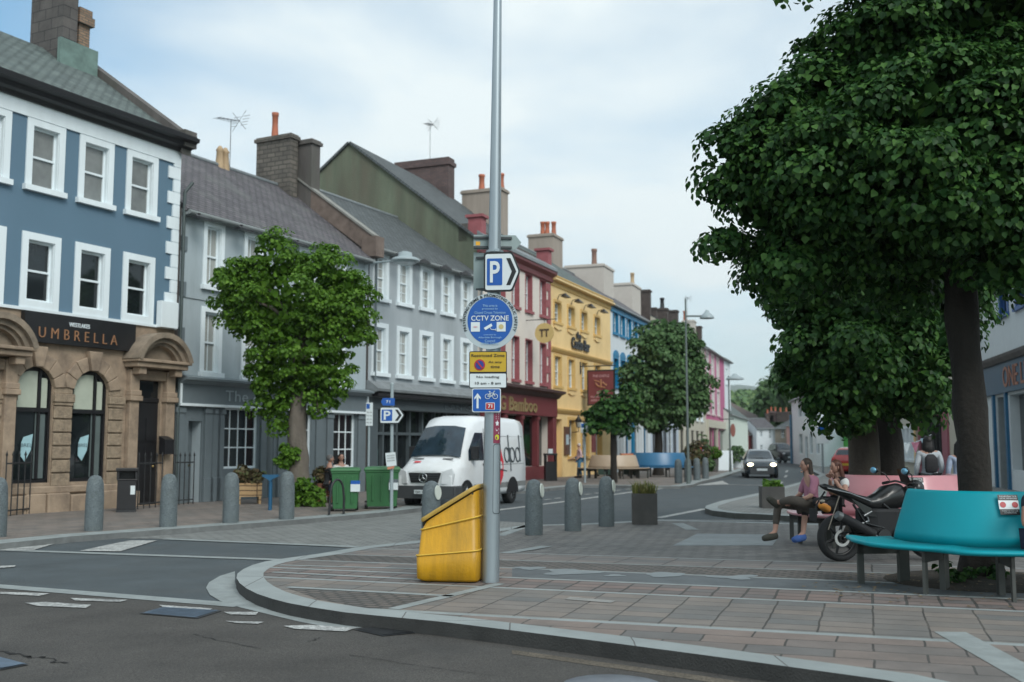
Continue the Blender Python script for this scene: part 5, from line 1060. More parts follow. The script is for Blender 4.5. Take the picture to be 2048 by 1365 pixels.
def rrect(w,h,r,n=4):
    o=[]
    for (cx,cz,a0) in ((w/2-r,h/2-r,0),(-w/2+r,h/2-r,90),(-w/2+r,-h/2+r,180),(w/2-r,-h/2+r,270)):
        for k in range(n+1): t=R(a0+90*k/n); o.append((cx+r*math.cos(t),cz+r*math.sin(t)))
    return o
def layer(parent,name,pts,y,mat): g=MB(); g.prism([(x,y,z) for x,z in pts],(0,.003,0)); return obj(name,g,mat,parent,fixn=True)
def ltext(parent,body,mat,x,z,w,h,y,bold=0,sp_=1.0,name='lettering'):
    return text(name,body,mat,parent,(x,y-.001,z),w=w,h=h,ext=.001,bold=bold,spacing=sp_)
k=YP/FPX
# P arrow sign
def psign(name,label,loc,rz,s,parentbox=True):
    r=thing(name,label,'parking sign',loc,rz); r.scale=(s,s,s)
    out=[(-.5,.5),(.28,.5),(.5,.0),(.28,-.5),(-.5,-.5)]
    def soft(P,rr=.05):
        o=[]
        for i in range(len(P)):
            a,b,c=Vector(P[i-1]),Vector(P[i]),Vector(P[(i+1)%len(P)]); u=(a-b).normalized()*rr; v=(c-b).normalized()*rr
            for t in (0,.33,.67,1): o.append(tuple((b+u)*(1-t)**2+b*2*t*(1-t)+(b+v)*t*t))
        return o
    def sc(P,f,dx=0): return [(x*f+dx,z*f) for x,z in P]
    g=plate(soft(out,.07),.02); obj('plate',g,signk,r,fixn=True)
    layer(r,'face',soft(sc(out,.91),.06),-.004,signw)
    layer(r,'blue_panel',[(x-.2,z) for x,z in rrect(.42,.68,.03)],-.008,signb)
    ltext(r,'P',signw,-.19,0,.27,.54,-.012,.02)
    layer(r,'chevron',[(.12,.34),(.23,.34),(.39,0),(.23,-.34),(.12,-.34),(.27,0)],-.008,signk); return r
c=sp(1004,544,-.13); r=psign('parking_sign','blue P parking sign with black chevron high on the lamp column',c,R(-8),1); r.scale=(74*k/1.0,1,80*k)
# backs of the two direction signs behind
def backplate(name,label,loc,rz,pts,ribs,yellow=None):
    r=thing(name,label,'sign back',loc,rz); obj('plate',plate(pts,.012),signg,r,fixn=True); 
    for z0,x0,x1 in ribs: g=MB(); g.box(x0,x1,-.02,-.001,z0-.011,z0+.011); g.box(x0,x1,-.026,-.02,z0-.014,z0-.006); obj('rail',g,pm('rail_dark',(.04,.05,.055),.5),r)
    if yellow: g=MB(); x,z=yellow; g.box(x-.025,x+.025,-.004,-.001,z-.022,z+.022); obj('yellow_sticker',g,pm('sticker_orange',(.75,.38,.02),.5),r)
    return r
c=sp(995,485,.12); w=98*k; h=30*k
backplate('direction_sign','grey back of an arrow-ended direction sign near the top of the column',c,R(4),[(-w/2,h/2),(w*.38,h/2),(w/2,0),(w*.38,-h/2),(-w/2,-h/2)],[(h*.3,-w/2,w*.3),(-h*.36,-w/2,w*.3)],(-w*.41,-h*.1))
c=sp(966,545,.14); w=40*k; h=84*k; backplate('side_sign','grey back of a sign turned sideways behind the parking sign',c,R(-12),[(-w/2,h/2),(w/2,h*.45),(w/2,-h/2),(-w/2,-h*.42)],[(h*.36,-w*.35,w/2),(-h*.42,-w*.35,w/2)])
# CCTV roundel
c=sp(980,643,-.115); Rr=56*k; r=thing('cctv_sign','round blue and silver CCTV ZONE sign on the lamp column','sign',c,R(-3))
N=48; circ=lambda f:[(Rr*f*math.cos(2*math.pi*i/N),Rr*f*math.sin(2*math.pi*i/N)) for i in range(N)]
obj('plate',plate(circ(1),.012),pm('sign_silver',(.4,.47,.5),.4,var=.04),r,fixn=True); layer(r,'blue_disc',[(x*.94,z*.985+.02*Rr) for x,z in circ(.855)],-.004,signb)
layer(r,'rim',circ(0.0001+0),-.002,signb) if False else None
s="PREVENTING CRIME & PROMOTING PUBLIC SAFETY"; wids={'I':.32,' ':.4,'M':1.05,'&':.9,'N':.95,'G':.95,'O':.98,'U':.92,'C':.9}
tot=sum(wids.get(ch,.8) for ch in s); ang=R(203); span=R(226); cur=0; g=MB()
for ch in s:
    wv=wids.get(ch,.8); t=ang-span*(cur+wv/2)/tot; cur+=wv
    if ch==' ': continue
    lm=textmb(ch,h=Rr*.105,ext=.001,bold=.02); q=t-math.pi/2; ca,sa=math.cos(q),math.sin(q); ra=Rr*.925; cx,cz=ra*math.cos(t),ra*math.sin(t)
    lm.v=[(x*ca-z*sa+cx,y-.004,x*sa+z*ca+cz) for x,y,z in lm.v]; g.add(lm.v,lm.f)
obj('rim_lettering',g,signk,r)
lb=pm('sign_light_blue',(.3,.5,.7),.5)
for tx,z,w_,h_,m,bo in (('This area is',.56,.52,.085,lb,0),('protected by',.44,.56,.085,lb,0),('Closed Circuit Television',.31,1.1,.085,lb,0),('CCTV ZONE',.11,1.34,.185,signw,.012),('controlled by',-.49,.44,.06,lb,0),('Allerdale Borough',-.59,.82,.08,lb,0),('Council',-.7,.36,.08,lb,0),('01900 326333',-.8,.6,.07,lb,0)): ltext(r,tx,m,0,z*Rr,w_*Rr,h_*Rr,-.009,bo)
for x in (-.52,.4): layer(r,'crest_square',[(x*Rr+a*Rr*.16,-.2*Rr+b*Rr*.17) for a,b in ((1,1),(-1,1),(-1,-1),(1,-1))],-.008,signw)
layer(r,'crest',[(.4*Rr+Rr*.09*math.cos(t),-.2*Rr+Rr*.09*math.sin(t)) for t in [i*math.pi/5 for i in range(10)]],-.012,pm('crest_gold',(.5,.42,.2),.5)); layer(r,'crest',[(-.62*Rr+x*Rr*.2,-.2*Rr+z*Rr*.05) for x,z in ((0,0),(.5,.6),(1,0),(.5,-.8))],-.012,pm('crest_pink',(.55,.35,.38),.5))
layer(r,'camera_symbol',[(x*Rr,z*Rr) for x,z in ((-.22,-.24),(-.16,-.32),(.09,-.17),(.05,-.08))],-.008,signw); g=MB(); g.tube([(-.02*Rr,-.009,-.2*Rr),(.05*Rr,-.009,-.3*Rr),(.2*Rr,-.009,-.31*Rr)],Rr*.014,5); g.tube([(.21*Rr,-.009,-.26*Rr),(.21*Rr,-.009,-.34*Rr)],Rr*.012,5); obj('camera_bracket',g,signw,r)
# restricted zone
c=sp(976,740,-.115); w,h=75*k,74*k; r=thing('restricted_zone_sign','yellow and white Restricted Zone no loading sign on the column','sign',c,R(-3))
obj('plate',plate(rrect(w,h,.02),.012),signk,r,fixn=True); layer(r,'yellow_face',[(x,z+h*.21) for x,z in rrect(w*.96,h*.53,.012)],-.004,signy); layer(r,'white_face',[(x,z-h*.29) for x,z in rrect(w*.96,h*.37,.012)],-.004,signw)
for tx,x,z,w_,h_ in (('Restricted Zone',0,.385,.88,.075),('At any',.19,.2,.36,.07),('time',.19,.08,.24,.07),('No loading',0,-.2,.6,.075),('10 am - 8 am',0,-.36,.68,.07)): ltext(r,tx,signk,x*w,z*h,w_*w,h_*h,-.009,.004)
cc=[(math.cos(2*math.pi*i/28),math.sin(2*math.pi*i/28)) for i in range(28)]
layer(r,'red_disc',[(-.22*w+x*w*.145,.13*h+z*h*.15) for x,z in cc],-.008,signr); layer(r,'blue_disc',[(-.22*w+x*w*.11,.13*h+z*h*.115) for x,z in cc],-.012,pm('navy_disc',(.02,.04,.25),.4)); q=.08*w; layer(r,'slash',[(-.22*w-q-.005,.13*h+q),(-.22*w-q+.01,.13*h+q+.008),(-.22*w+q+.005,.13*h-q),(-.22*w+q-.01,.13*h-q-.008)],-.016,signr)
# cycle route
c=sp(973,801,-.115); w,h=57*k,47*k; r=thing('cycle_route_sign','small blue cycle route 71 sign at the bottom of the sign column','sign',c,R(-3))
obj('plate',plate(rrect(w,h,.02),.012),signw,r,fixn=True); layer(r,'blue_face',rrect(w*.94,h*.93,.016),-.004,signb)
layer(r,'arrow',[(w*x,h*z) for x,z in ((-.31,.3),(-.2,.12),(-.2,.03),(-.275,.12),(-.275,-.34),(-.345,-.34),(-.345,.12),(-.42,.03),(-.42,.12))],-.008,signw)
layer(r,'red_box',[(w*.13+x,-h*.25+z) for x,z in rrect(w*.32,h*.3,.006)],-.008,signw); layer(r,'red_box',[(w*.13+x,-h*.25+z) for x,z in rrect(w*.28,h*.25,.005)],-.012,signr); ltext(r,'71',signw,w*.13,-h*.25,w*.15,h*.16,-.017,.03)
g=MB(); y=-.01
for cx in (.04,.3): g.tube([(w*cx+w*.085*a,y,h*.16+h*.1*b) for a,b in cc+[cc[0]]],.0035,5)
for a,b in (((.04,.16),(.12,.3)),((.12,.3),(.25,.3)),((.25,.3),(.3,.16)),((.12,.3),(.17,.16)),((.17,.16),(.25,.3)),((.04,.16),(.17,.16)),((.25,.3),(.26,.38)),((.26,.38),(.3,.38)),((.12,.3),(.11,.37)),((.08,.37),(.14,.37))): g.tube([(w*a[0],y,h*a[1]),(w*b[0],y,h*b[1])],.0035,5)
obj('bicycle_symbol',g,signw,r)
# maroon sticker wrapped round the column
g=MB(); zt=sp(990,827).z-pb.z; zb=sp(990,887).z-pb.z; m=8; th0,th1=R(8),R(62)
def cyl(z,t,rad=.0975): return (rad*math.sin(t)+lean*z,-rad*math.cos(t),z)
for i in range(m):
    a,b=th0+(th1-th0)*i/m,th0+(th1-th0)*(i+1)/m; g.add([cyl(zb,a),cyl(zb,b),cyl(zt,b),cyl(zt,a)],[(0,1,2,3)])
st=obj('pole_sticker',g,pm('sticker_maroon',(.2,.025,.06),.5),None); st.location=pb; tag(st,'narrow maroon sticker with white marks wrapped on the column','sticker')
g=MB()
def dcyl(pts,rad=.0985): g.add([cyl(z,th0+(th1-th0)*u,rad) for u,z in pts],[tuple(range(len(pts)))])
hz=zt-zb
dcyl([(.5+.3*a*[1,.55][i%2],zb+hz*.66+.035*b*[1,.55][i%2]) for i,(a,b) in enumerate([(math.cos(math.pi*2*q/10+.3),math.sin(math.pi*2*q/10+.3)) for q in range(10)])])
dcyl([(.25,zb+hz*.48),(.75,zb+hz*.5),(.8,zb+hz*.44),(.45,zb+hz*.4)]); dcyl([(.3,zb+hz*.42),(.5,zb+hz*.45),(.8,zb+hz*.34),(.7,zb+hz*.32)])
for z in (.95,.87,.8): dcyl([(.3,zb+hz*z),(.7,zb+hz*z),(.7,zb+hz*(z+.03)),(.3,zb+hz*(z+.03))])
obj('sticker_marks',g,signw,st); g=MB(); dcyl([(.5+.3*a,zb+hz*.2+.03*b) for a,b in cc]); obj('sticker_badge',g,pm('lime_badge',(.5,.55,.03),.5),st)
# grit bin, facing left, sloping lid
ym=pm('grit_yellow',(.6,.31,.008),.45,var=.12,scale=3,dirt=(.2,.12,.015),dirtamt=.8,streak=1,bump=.15,bscale=30)
gb=GI(905,1160); r=thing('grit_bin','scuffed yellow grit bin with sloping lid beside the column','grit bin',gb,R(-10))
kk=gb.y/FPX; W=62*kk*1.02; Dp=.62
def ring(z,x0,x1,y0,y1,rr=.06,n=4):
    o=[]
    for cx,cy,a0 in ((x1-rr,y1-rr,0),(x0+rr,y1-rr,90),(x0+rr,y0+rr,180),(x1-rr,y0+rr,270)):
        for q in range(n+1): t=R(a0+90*q/n); o.append((cx+rr*math.cos(t),cy+rr*math.sin(t),z(cx+rr*math.cos(t)) if callable(z) else z))
    return o
g=MB(); Hr,Hl=186*kk,120*kk
slope=lambda x: Hl+(Hr-Hl)*min(1,max(0,(x+W*.78)/(W*1.72)))
# (height, left, right, front, back) of each ring of the moulded tub
rows=[(0.02,-W*.9,W*.9,-.26,.26,.09),(0.0+.06,-W*.98,W*.95,-.3,.3,.08),(.3,-W*.97,W*.96,-.3,.3,.07),(.33,-W*.97,W*.98,-.3,.3,.07)]
def quadrows(R_,m=0):
    vs=[p for rw in R_ for p in rw]; n=len(R_[0]); g.add(vs,[(i*n+j,i*n+(j+1)%n,(i+1)*n+(j+1)%n,(i+1)*n+j) for i in range(len(R_)-1) for j in range(n)],m,True); g.add(R_[-1],[tuple(range(n))],m); g.add(R_[0],[tuple(range(n))[::-1]],m)
R_=[ring(.01,-W*.86,W*.9,-.25,.25,.09),ring(.04,-W*.97,W*.95,-.3,.3,.08),ring(lambda x:.5*.62+.03*(x/W),-W*.98,W*.97,-.3,.3,.07),ring(lambda x:.5*.62+.03*(x/W)+.02,-W*.93,W*.95,-.28,.28,.07),ring(lambda x:.62+.07*(x/W),-W*.85,W*.93,-.28,.28,.07),ring(lambda x:.64+.07*(x/W),-W*.82,W*.92,-.265,.265,.07),ring(lambda x:slope(x)-.05,-W*.72,W*.9,-.25,.25,.07)]
quadrows(R_); obj('tub',g,ym,r)
g=MB(); 
for zf,ins,wx0,wx1 in ((lambda x:.325+.035*(x/W),.305,-W*.985,W*.985),(lambda x:.645+.085*(x/W),.288,-W*.86,W*.95)):
    a=ring(zf,wx0,wx1,-ins,ins,.07); g.tube(a+[a[0]],.009,6,cap=False)
obj('moulded_rib',g,pm('rib_yellow',(.62,.4,.05),.5,var=.1),r)
g=MB(); R_=[ring(lambda x:slope(x)-.03,-W*.86,W*.92,-.28,.28,.09),ring(lambda x:slope(x)+.0,-W*.88,W*.93,-.29,.29,.09),ring(lambda x:slope(x)+.018,-W*.84,W*.9,-.27,.27,.09),ring(lambda x:slope(x)+.03,-W*.72,W*.8,-.2,.2,.09)]; quadrows(R_)
obj('lid',g,pm('grit_lid',(.42,.27,.05),.6,var=.25,scale=3,dirt=(.16,.14,.1),dirtamt=.8),r)
g=MB(); g.box(-W*.9,-W*.74,-.1,.1,Hl-.09,Hl-.0); g.lathe([(.012,0),(.012,.01)],(0,0,0),8); g.v[-16:]=[(x+W*.8,z-.3,y+Hr-.09) for x,y,z in g.v[-16:]]; obj('catch',g,pm('catch_dark',(.03,.025,.01),.6),r)
# planters
pl=pm('planter_grey',(.07,.068,.065),.75,var=.2,scale=3,dirt=(.12,.11,.1),dirtamt=.4)
grs=leafmat('grass_blades',(.12,.15,.03),(.2,.2,.06),(.28,.24,.1),.2)
def grassy(parent,w,h,n,seed,z0,mat):
    g=MB(); rd=random.Random(seed)
    for i in range(n):
        x,y=(rd.random()-.5)*w,(rd.random()-.5)*w; a=rd.random()*6.3; l=h*(.5+rd.random()*.8); b=.3+rd.random()*.6; wd=.008; dx,dy=math.cos(a),math.sin(a)
        p0=Vector((x,y,z0)); p1=p0+Vector((dx*l*b*.3,dy*l*b*.3,l*.7)); p2=p0+Vector((dx*l*b,dy*l*b,l*(.75+.25*rd.random()-.4*(b>.75)))); n_=Vector((-dy,dx,0))*wd
        g.add([p0-n_,p0+n_,p1+n_,p1-n_,p2],[(0,1,2,3),(3,2,4)])
    return obj('plant',g,mat,parent)
b=GI(1289,1048); kk=b.y/FPX; w=49*kk; h=60*kk; r=thing('planter','dark grey cube planter with straggly grass beside the bollards','planter',b,R(-5))
g=MB(); g.box(-w/2,w/2,-w/2,w/2,0,h-.05); g.box(-w/2,w/2,-w/2,-w/2+.04,h-.05,h); g.box(-w/2,w/2,w/2-.04,w/2,h-.05,h); g.box(-w/2,-w/2+.04,-w/2+.04,w/2-.04,h-.05,h); g.box(w/2-.04,w/2,-w/2+.04,w/2-.04,h-.05,h); obj('box',g,pl,r); grassy(r,w*.9,.3,230,4,h-.06,grs)
b=G(1544,1016,.12); kk=b.y/FPX; w=44*kk; h=42*kk; r=thing('planter','low dark planter with green plants behind the seated women','planter',b,R(-5))
g=MB(); g.box(-w/2,w/2,-w/2,w/2,0,h); obj('box',g,pl,r); foliage('plant',r,[((0,0,h+.05),(w*.4,w*.4,.1))],40,10,.09,lf1,9,.06,rmin=.3)
# benches
def bench(name,label,C,rad,th0,th1,bth0,bth1,mat,side=None,base_z=.12,seat=.48,back=1.03,flare=None,legs=7,n=64,sticker=None,legmat=None,bfl=None):
    """ring bench round a tree: C centre, angles in degrees, outward seat"""
    r=thing(name,label,'bench',(C[0],C[1],base_z)); fl=flare or (lambda t:rad)
    T=[R(th0+(th1-th0)*i/n) for i in range(n+1)]; g=MB(); rows=[]
    for t in T:
        ro=fl(math.degrees(t)); dz=.0; dr=.02*math.sin(3*t)
        pr=[(ro-.45,seat-.035),(ro-.03,seat-.05),(ro+.01,seat-.035),(ro+.02,seat-.015),(ro+.005,seat+.002),(ro-.04,seat+.006),(ro-.2,seat-.012),(ro-.48,seat+.0)]
        rows.append([(q*math.cos(t),q*math.sin(t),z) for q,z in pr])
    m=8; g.add([p for rw in rows for p in rw],[(i*m+j,i*m+(j+1)%m,(i+1)*m+(j+1)%m,(i+1)*m+j) for i in range(n) for j in range(m)],0,True); g.add(rows[0],[tuple(range(m))]); g.add(rows[-1],[tuple(range(m))[::-1]])
    obj('seat',g,mat,r,fixn=True)
    g=MB(); rows=[]; T=[R(bth0+(bth1-bth0)*i/n) for i in range(n+1)]; sh=math.sin(0)
    for i,t in enumerate(T):
        ro=(bfl(math.degrees(t)) if bfl else fl(math.degrees(t))-.46); lean_=.17; e=0
        pr=[(ro,seat-.01),(ro-lean_*.15,seat+.1),(ro-lean_,back-.03),(ro-lean_-.02,back),(ro-lean_-.05,back),(ro-lean_-.065,back-.03),(ro-lean_*.15-.06,seat+.1),(ro-.06,seat-.01)]
        tt=[t]*8
        if i<=2 or i>=n-2:
            k_=(2-i)/2 if i<=2 else (i-n+2)/2; 
        rows.append([(q*math.cos(t),q*math.sin(t),z) for q,z in pr])
    g.add([p for rw in rows for p in rw],[(i*m+j,i*m+(j+1)%m,(i+1)*m+(j+1)%m,(i+1)*m+j) for i in range(n) for j in range(m)],0,True); g.add(rows[0],[tuple(range(m))]); g.add(rows[-1],[tuple(range(m))[::-1]])
    obj('backrest',g,mat,r,fixn=True)
    lm=legmat or pm('bench_leg_grey',(.06,.065,.06),.6,var=.2)
    for la in (legs if isinstance(legs,list) else [th0+(th1-th0)*(i+.35)/legs for i in range(legs)]):
        t=R(la)
        ro=fl(math.degrees(t)); u=Vector((math.cos(t),math.sin(t),0)); v=Vector((-math.sin(t),math.cos(t),0)); g=MB()
        def bx(r0,r1,hw,z0,z1):
            P=[u*a+v*b+Vector((0,0,z)) for z in (z0,z1) for a,b in ((r0,-hw),(r1,-hw),(r1,hw),(r0,hw))]; g.add(P,[(0,3,2,1),(4,5,6,7),(0,1,5,4),(1,2,6,5),(2,3,7,6),(3,0,4,7)])
        bx(ro-.09,ro-.02,.016,0,seat-.05); bx(ro-.5,ro-.02,.016,seat-.16,seat-.05); bx(ro-.62,ro-.5,.03,0,seat-.03); obj('leg',g,lm,r,fixn=True)
    return r
tealm=pm('teal_gloss',(.0,.27,.33),.5,var=.06,scale=1.5,spec=.3)
C=(5.2,11.95)
def flt(a):
    a=a%360; P=[(150,1.36),(175,1.38),(190,1.44),(207,1.52),(222,1.5),(230,1.5),(245,1.7),(262,1.66),(280,1.6),(300,1.72),(330,1.6),(360,1.6)]
    for (a0,r0),(a1,r1) in zip(P,P[1:]):
        if a0<=a<=a1: t=(a-a0)/(a1-a0); t=t*t*(3-2*t); return r0+(r1-r0)*t
    return 1.5
tb=bench('ring_bench','glossy teal curved bench round the near lime tree','' or C,1.5,166,372,186,352,tealm,flare=flt,legs=[189,227,258,300,340],bfl=lambda a:1.04+.08*math.cos(R(2*(a-270))))
def decal(parent,t_deg,z,w,h,name='notice',fl=flt,seat=.48,back=1.03,s=1):
    """distance notice on the curved backrest"""
    base=thing(name,'black and white distancing notice with two red discs on the '+parent+' bench','notice',(0,0,0)); return base
def notice(label,C,fl,t_deg,zc,w,h,z0=.12,seat=.48,back=1.03):
    t=R(t_deg); rr=(fl(t_deg)-.46 if fl is not flt else 1.12)-.17*(zc-seat)/(back-seat)+.028; p=Vector((C[0]+rr*math.cos(t),C[1]+rr*math.sin(t),z0+zc)); r=thing('notice',label,'notice',p,t+math.pi/2)
    tl=math.atan(.17/(back-seat)); r.rotation_euler=(-tl,0,t+math.pi/2)
    layer(r,'top_panel',[(x,z+h*.36) for x,z in rrect(w,h*.28,.004)],0,signk); layer(r,'middle_panel',[(x,z) for x,z in rrect(w,h*.44,.004)],0,signw); layer(r,'bottom_panel',[(x,z-h*.36) for x,z in rrect(w*.97,h*.28,.004)],0,signk)
    for x in (-.3,.3): layer(r,'red_disc',[(x*w+a*w*.15,b*w*.15) for a,b in cc],-.005,signr)
    ltext(r,'PLEASE PRACTICE',signw,0,h*.41,w*.85,h*.07,-.005); ltext(r,'SOCIAL DISTANCING',signw,0,h*.31,w*.85,h*.07,-.005); ltext(r,'THANK YOU FOR YOUR',signw,0,-h*.32,w*.8,h*.05,-.005); ltext(r,'CO-OPERATION',signw,0,-h*.41,w*.6,h*.05,-.005); return r
notice('distancing notice with two red discs on the teal bench',C,flt,265.5,.9,.2,.21)
C2=(6.35,17.7); pinkm=pm('pink_gloss',(.52,.23,.26),.3,var=.05,coat=.3); flp=lambda a:1.7
bench('ring_bench','pale pink curved bench where two women sit',C2,1.7,150,380,188,372,pinkm,flare=flp,legs=8,base_z=.03,seat=.5,back=1.13)
notice('distancing notice with two red discs on the pink bench',C2,flp,268,.96,.26,.3,.03,.5,1.13)
beigem=pm('beige_gloss',(.42,.33,.24),.45,var=.06); blum=pm('blue_gloss',(.03,.14,.27),.35,var=.06)
b=G(1232,958,.1); fb=lambda a:1.75
bench('ring_bench','beige curved bench on the far pavement near the yellow pub',(b.x,b.y+1.4),1.75,180,360,196,344,beigem,flare=fb,legs=6,base_z=.1,seat=.5,back=1.1)
b=G(1315,953,.1); bench('ring_bench','dark blue curved bench round the round street tree',(b.x,b.y+.3),2.1,180,360,194,350,blum,flare=lambda a:2.05,legs=6,base_z=.1,seat=.5,back=1.2)
# leaf litter and soil under the near tree
g=MB(); g.lathe([(1.1,0),(1.0,.02),(.2,.05),(0.01,.05)],(5.3,11.95,.122),24,sy=.9); o=struct('tree_pit_soil',g,pm('soil',(.035,.028,.02),.95,var=.4,scale=8,bump=1,bscale=40))
rd=random.Random(8); g=MB()
for i in range(420):
    a=rd.random()*6.3; q=rd.random()**.5*1.9; x,y=5.0+q*math.cos(a),11.3+q*math.sin(a)*.75; z=gz(x,y)+.007+(.04 if math.hypot(x-5.3,y-11.95)<1 else 0); s=.012+rd.random()*.02; t=rd.random()*6
    g.add([(x+s*math.cos(t),y+s*math.sin(t),z),(x+s*math.cos(t+2),y+s*math.sin(t+2),z+.006),(x+s*math.cos(t+4),y+s*math.sin(t+4),z)],[(0,1,2)])
o=obj('fallen_leaves',g,pm('dry_leaf',(.16,.12,.07),.9,var=.4,scale=20)); o['kind']='stuff'; o['label']='dry leaf litter under the teal bench'
wd_=G(1880,1110,.12); r=thing('weeds','small green weeds growing in the soil under the teal bench','weeds',(4.75,11.6,.13)); foliage('leaves',r,[((0,0,.12),(.2,.12,.1)),((.5,.2,.1),(.25,.12,.08))],45,8,.06,lf2,15,.05,rmin=.2)
# wheelie bins
gm=pm('bin_green',(.03,.13,.045),.45,var=.1,scale=2)
def wheelie(label,px0,px1,py,py_t,rz,tint):
    a=G(px0,py,.1); b=G(px1,py,.1); c=(a+b)/2; w=(b-a).length*.9; k_=c.y/FPX; h=(py-py_t)*k_; r=thing('wheelie_bin',label,'wheelie bin',c+Vector((0,.4,0)),rz,group='green wheelie bins'); d=.7
    def sec(z,f): return [(-w/2*f,-d/2*f,z),(w/2*f,-d/2*f,z),(w/2*f,d/2*f,z),(-w/2*f,d/2*f,z)]
    g=MB(); R_=[sec(.06,.86),sec(h*.86,.97),sec(h*.86,1.02),sec(h*.9,1.03)]; g.add([p for q in R_ for p in q],[(i*4+j,i*4+(j+1)%4,(i+1)*4+(j+1)%4,(i+1)*4+j) for i in range(3) for j in range(4)]); g.add(R_[0],[(3,2,1,0)]); g.add(R_[-1],[(0,1,2,3)])
    for q in (-.3,-.05,.22): g.box(w*q,w*q+.04,-d/2*.97-.012,-d/2*.8,.2,h*.8)
    obj('tub',g,tint,r,bevel=.02,fixn=True)
    g=MB(); R_=[sec(h*.9,1.07),sec(h*.94,1.08),sec(h*.985,.98),sec(h*1.0,.6)]; g.add([p for q in R_ for p in q],[(i*4+j,i*4+(j+1)%4,(i+1)*4+(j+1)%4,(i+1)*4+j) for i in range(3) for j in range(4)]); g.add(R_[0],[(3,2,1,0)]); g.add(R_[-1],[(0,1,2,3)]); g.box(-w*.45,w*.45,d/2*1.05,d/2*1.05+.08,h*.9,h*.95); obj('lid',g,tint,r,bevel=.02,fixn=True)
    for x in (-w*.46,w*.4):
        g=MB(); g.tube([(x-.035,-.2 if x<0 else .25,.1),(x+.035,-.2 if x<0 else .25,.1)],.1,16); obj('wheel',g,black,r)
    g=MB(); x0=w*.2; g.box(x0,x0+.22,-d/2*.96-.03,-d/2*.96-.012,h*.45,h*.7); s=obj('label_panel',g,signw,r)
    g=MB(); g.box(x0,x0+.22,-d/2*.96-.032,-d/2*.96-.03,h*.62,h*.7); obj('label_header',g,signb if 'left' in label else pm('ink_grey',(.1,.12,.14),.6),s); return r
wheelie('left green wheelie bin with a blue and white label',655,716,1024,937,R(6),gm); wheelie('right green wheelie bin with a white label beside the sign post',722,798,1019,935,R(6),gm)
def hoopy(label,pl_,pr_,top):
    a=G(*pl_,.1); b=G(*pr_,.1); c=(a+b)/2; r=thing('cycle_stand',label,'cycle stand',c,math.atan2((b-a).y,(b-a).x)); w=(b-a).length/2; h=(pl_[1]-top)*c.y/FPX; 
    g=MB(); pts=[(-w*1.15,0,0),(-w*1.05,0,h*.45)]+[(w*1.0*math.cos(t)*.95,0,h*.62+(h*.38)*math.sin(t)) for t in [math.pi*(1-i/10) for i in range(11)]]+[(w*1.05,0,h*.45),(w*1.0,0,0)]; g.tube(pts,.026,8); g.lathe([(.06,0),(.06,.01)],(-w*1.15,0,0),10); g.lathe([(.06,0),(.06,.01)],(w,0,0),10); obj('hoop',g,ironm,r)
hoopy('dark hoop cycle stand in front of the left green bin',(660,1031),(687,1029),962)
# blue drinking post, planters by the cafe
b=G(540,1021,.1); k_=b.y/FPX; h=70*k_; r=thing('water_post','blue metal post with a T-shaped top on the left pavement','post',b); bp_=pm('post_blue',(.015,.09,.18),.4)
g=MB(); g.tube([(0,0,0),(0,0,h*.85)],.045,10); obj('stem',g,bp_,r); g=MB(); g.prism([(-.19,-.08,h),(.2,-.08,h),(.2,-.08,h*.95),(.07,-.08,h*.88),(0,-.08,h*.8),(-.07,-.08,h*.88),(-.19,-.08,h*.95)],(0,.16,0)); obj('top',g,bp_,r,fixn=True)
wood=brickm('pale_slats',(.42,.28,.14),(.36,.23,.11),(.08,.05,.03),3,.12,.012,0,rowmap=(0,2),var=.15); woodr=brickm('red_slats',(.22,.09,.05),(.18,.07,.04),(.05,.03,.02),3,.12,.012,0,rowmap=(0,2),var=.15)
bz=leafmat('bronze_leaves',(.1,.07,.04),(.14,.11,.06),(.1,.14,.05),.2)
for (x0,x1,yb,yt,m,l) in ((474,521,1008,967,wood,'pale slatted wooden planter of bronze plants under the cafe window'),(632,660,1006,968,woodr,'reddish wooden planter behind the pollard tree')):
    a=G(x0,yb,.1); b=G(x1,yb,.1); a.y=b.y=(a.y+b.y)/2; w=(b-a).length; k_=a.y/FPX; h=(yb-yt)*k_; r=thing('wooden_planter',l,'planter',(a+b)/2,R(20))
    g=MB(); g.box(-w/2,w/2,-.2,.2,h*.35,h); obj('trough',g,m,r)
    for x in (-w*.47,w*.38): g=MB(); g.box(x,x+.06,-.2,.2,0,h*.35); obj('leg',g,m,r)
    foliage('plant',r,[((-w*.25,0,h+.2),(w*.25,.2,.25)),((w*.25,0,h+.18),(w*.25,.2,.22))],60,12,.12,bz,3+x0,.09,rmin=.3)
# railings by the doors
def rail(label,P0,P1,n,h=1.15):
    P0=Vector(P0);P1=Vector(P1); r=thing('railing',label,'railing',P0); d=P1-P0
    g=MB(); g.tube([Vector((0,0,h*.88)),d+Vector((0,0,h*.88))],.02,6); g.tube([Vector((0,0,.12)),d+Vector((0,0,.12))],.018,6); obj('rail',g,ironm,r)
    for i in range(n+1):
        p=d*(i/n); g=MB(); g.tube([p,p+Vector((0,0,h))],.014,6); g.lathe([(.012,0),(.03,.03),(.008,.1),(.002,.13)],p+Vector((0,0,h)),6); obj('upright',g,ironm,r)
a=G(348,1011,.1); b=G(386,1008,.1); rail('short run of black spiked railings right of the black door',a,b,4,1.25)
a=G(275,1019,.1); b=G(322,1014,.1); rail('black spiked railings across the step of the black door',a,b,4,1.25)
a=G(8,1034,.1); b=G(58,1028,.1); rail('black spiked railings at the left edge below the sandstone hood',a,b,4,1.3)
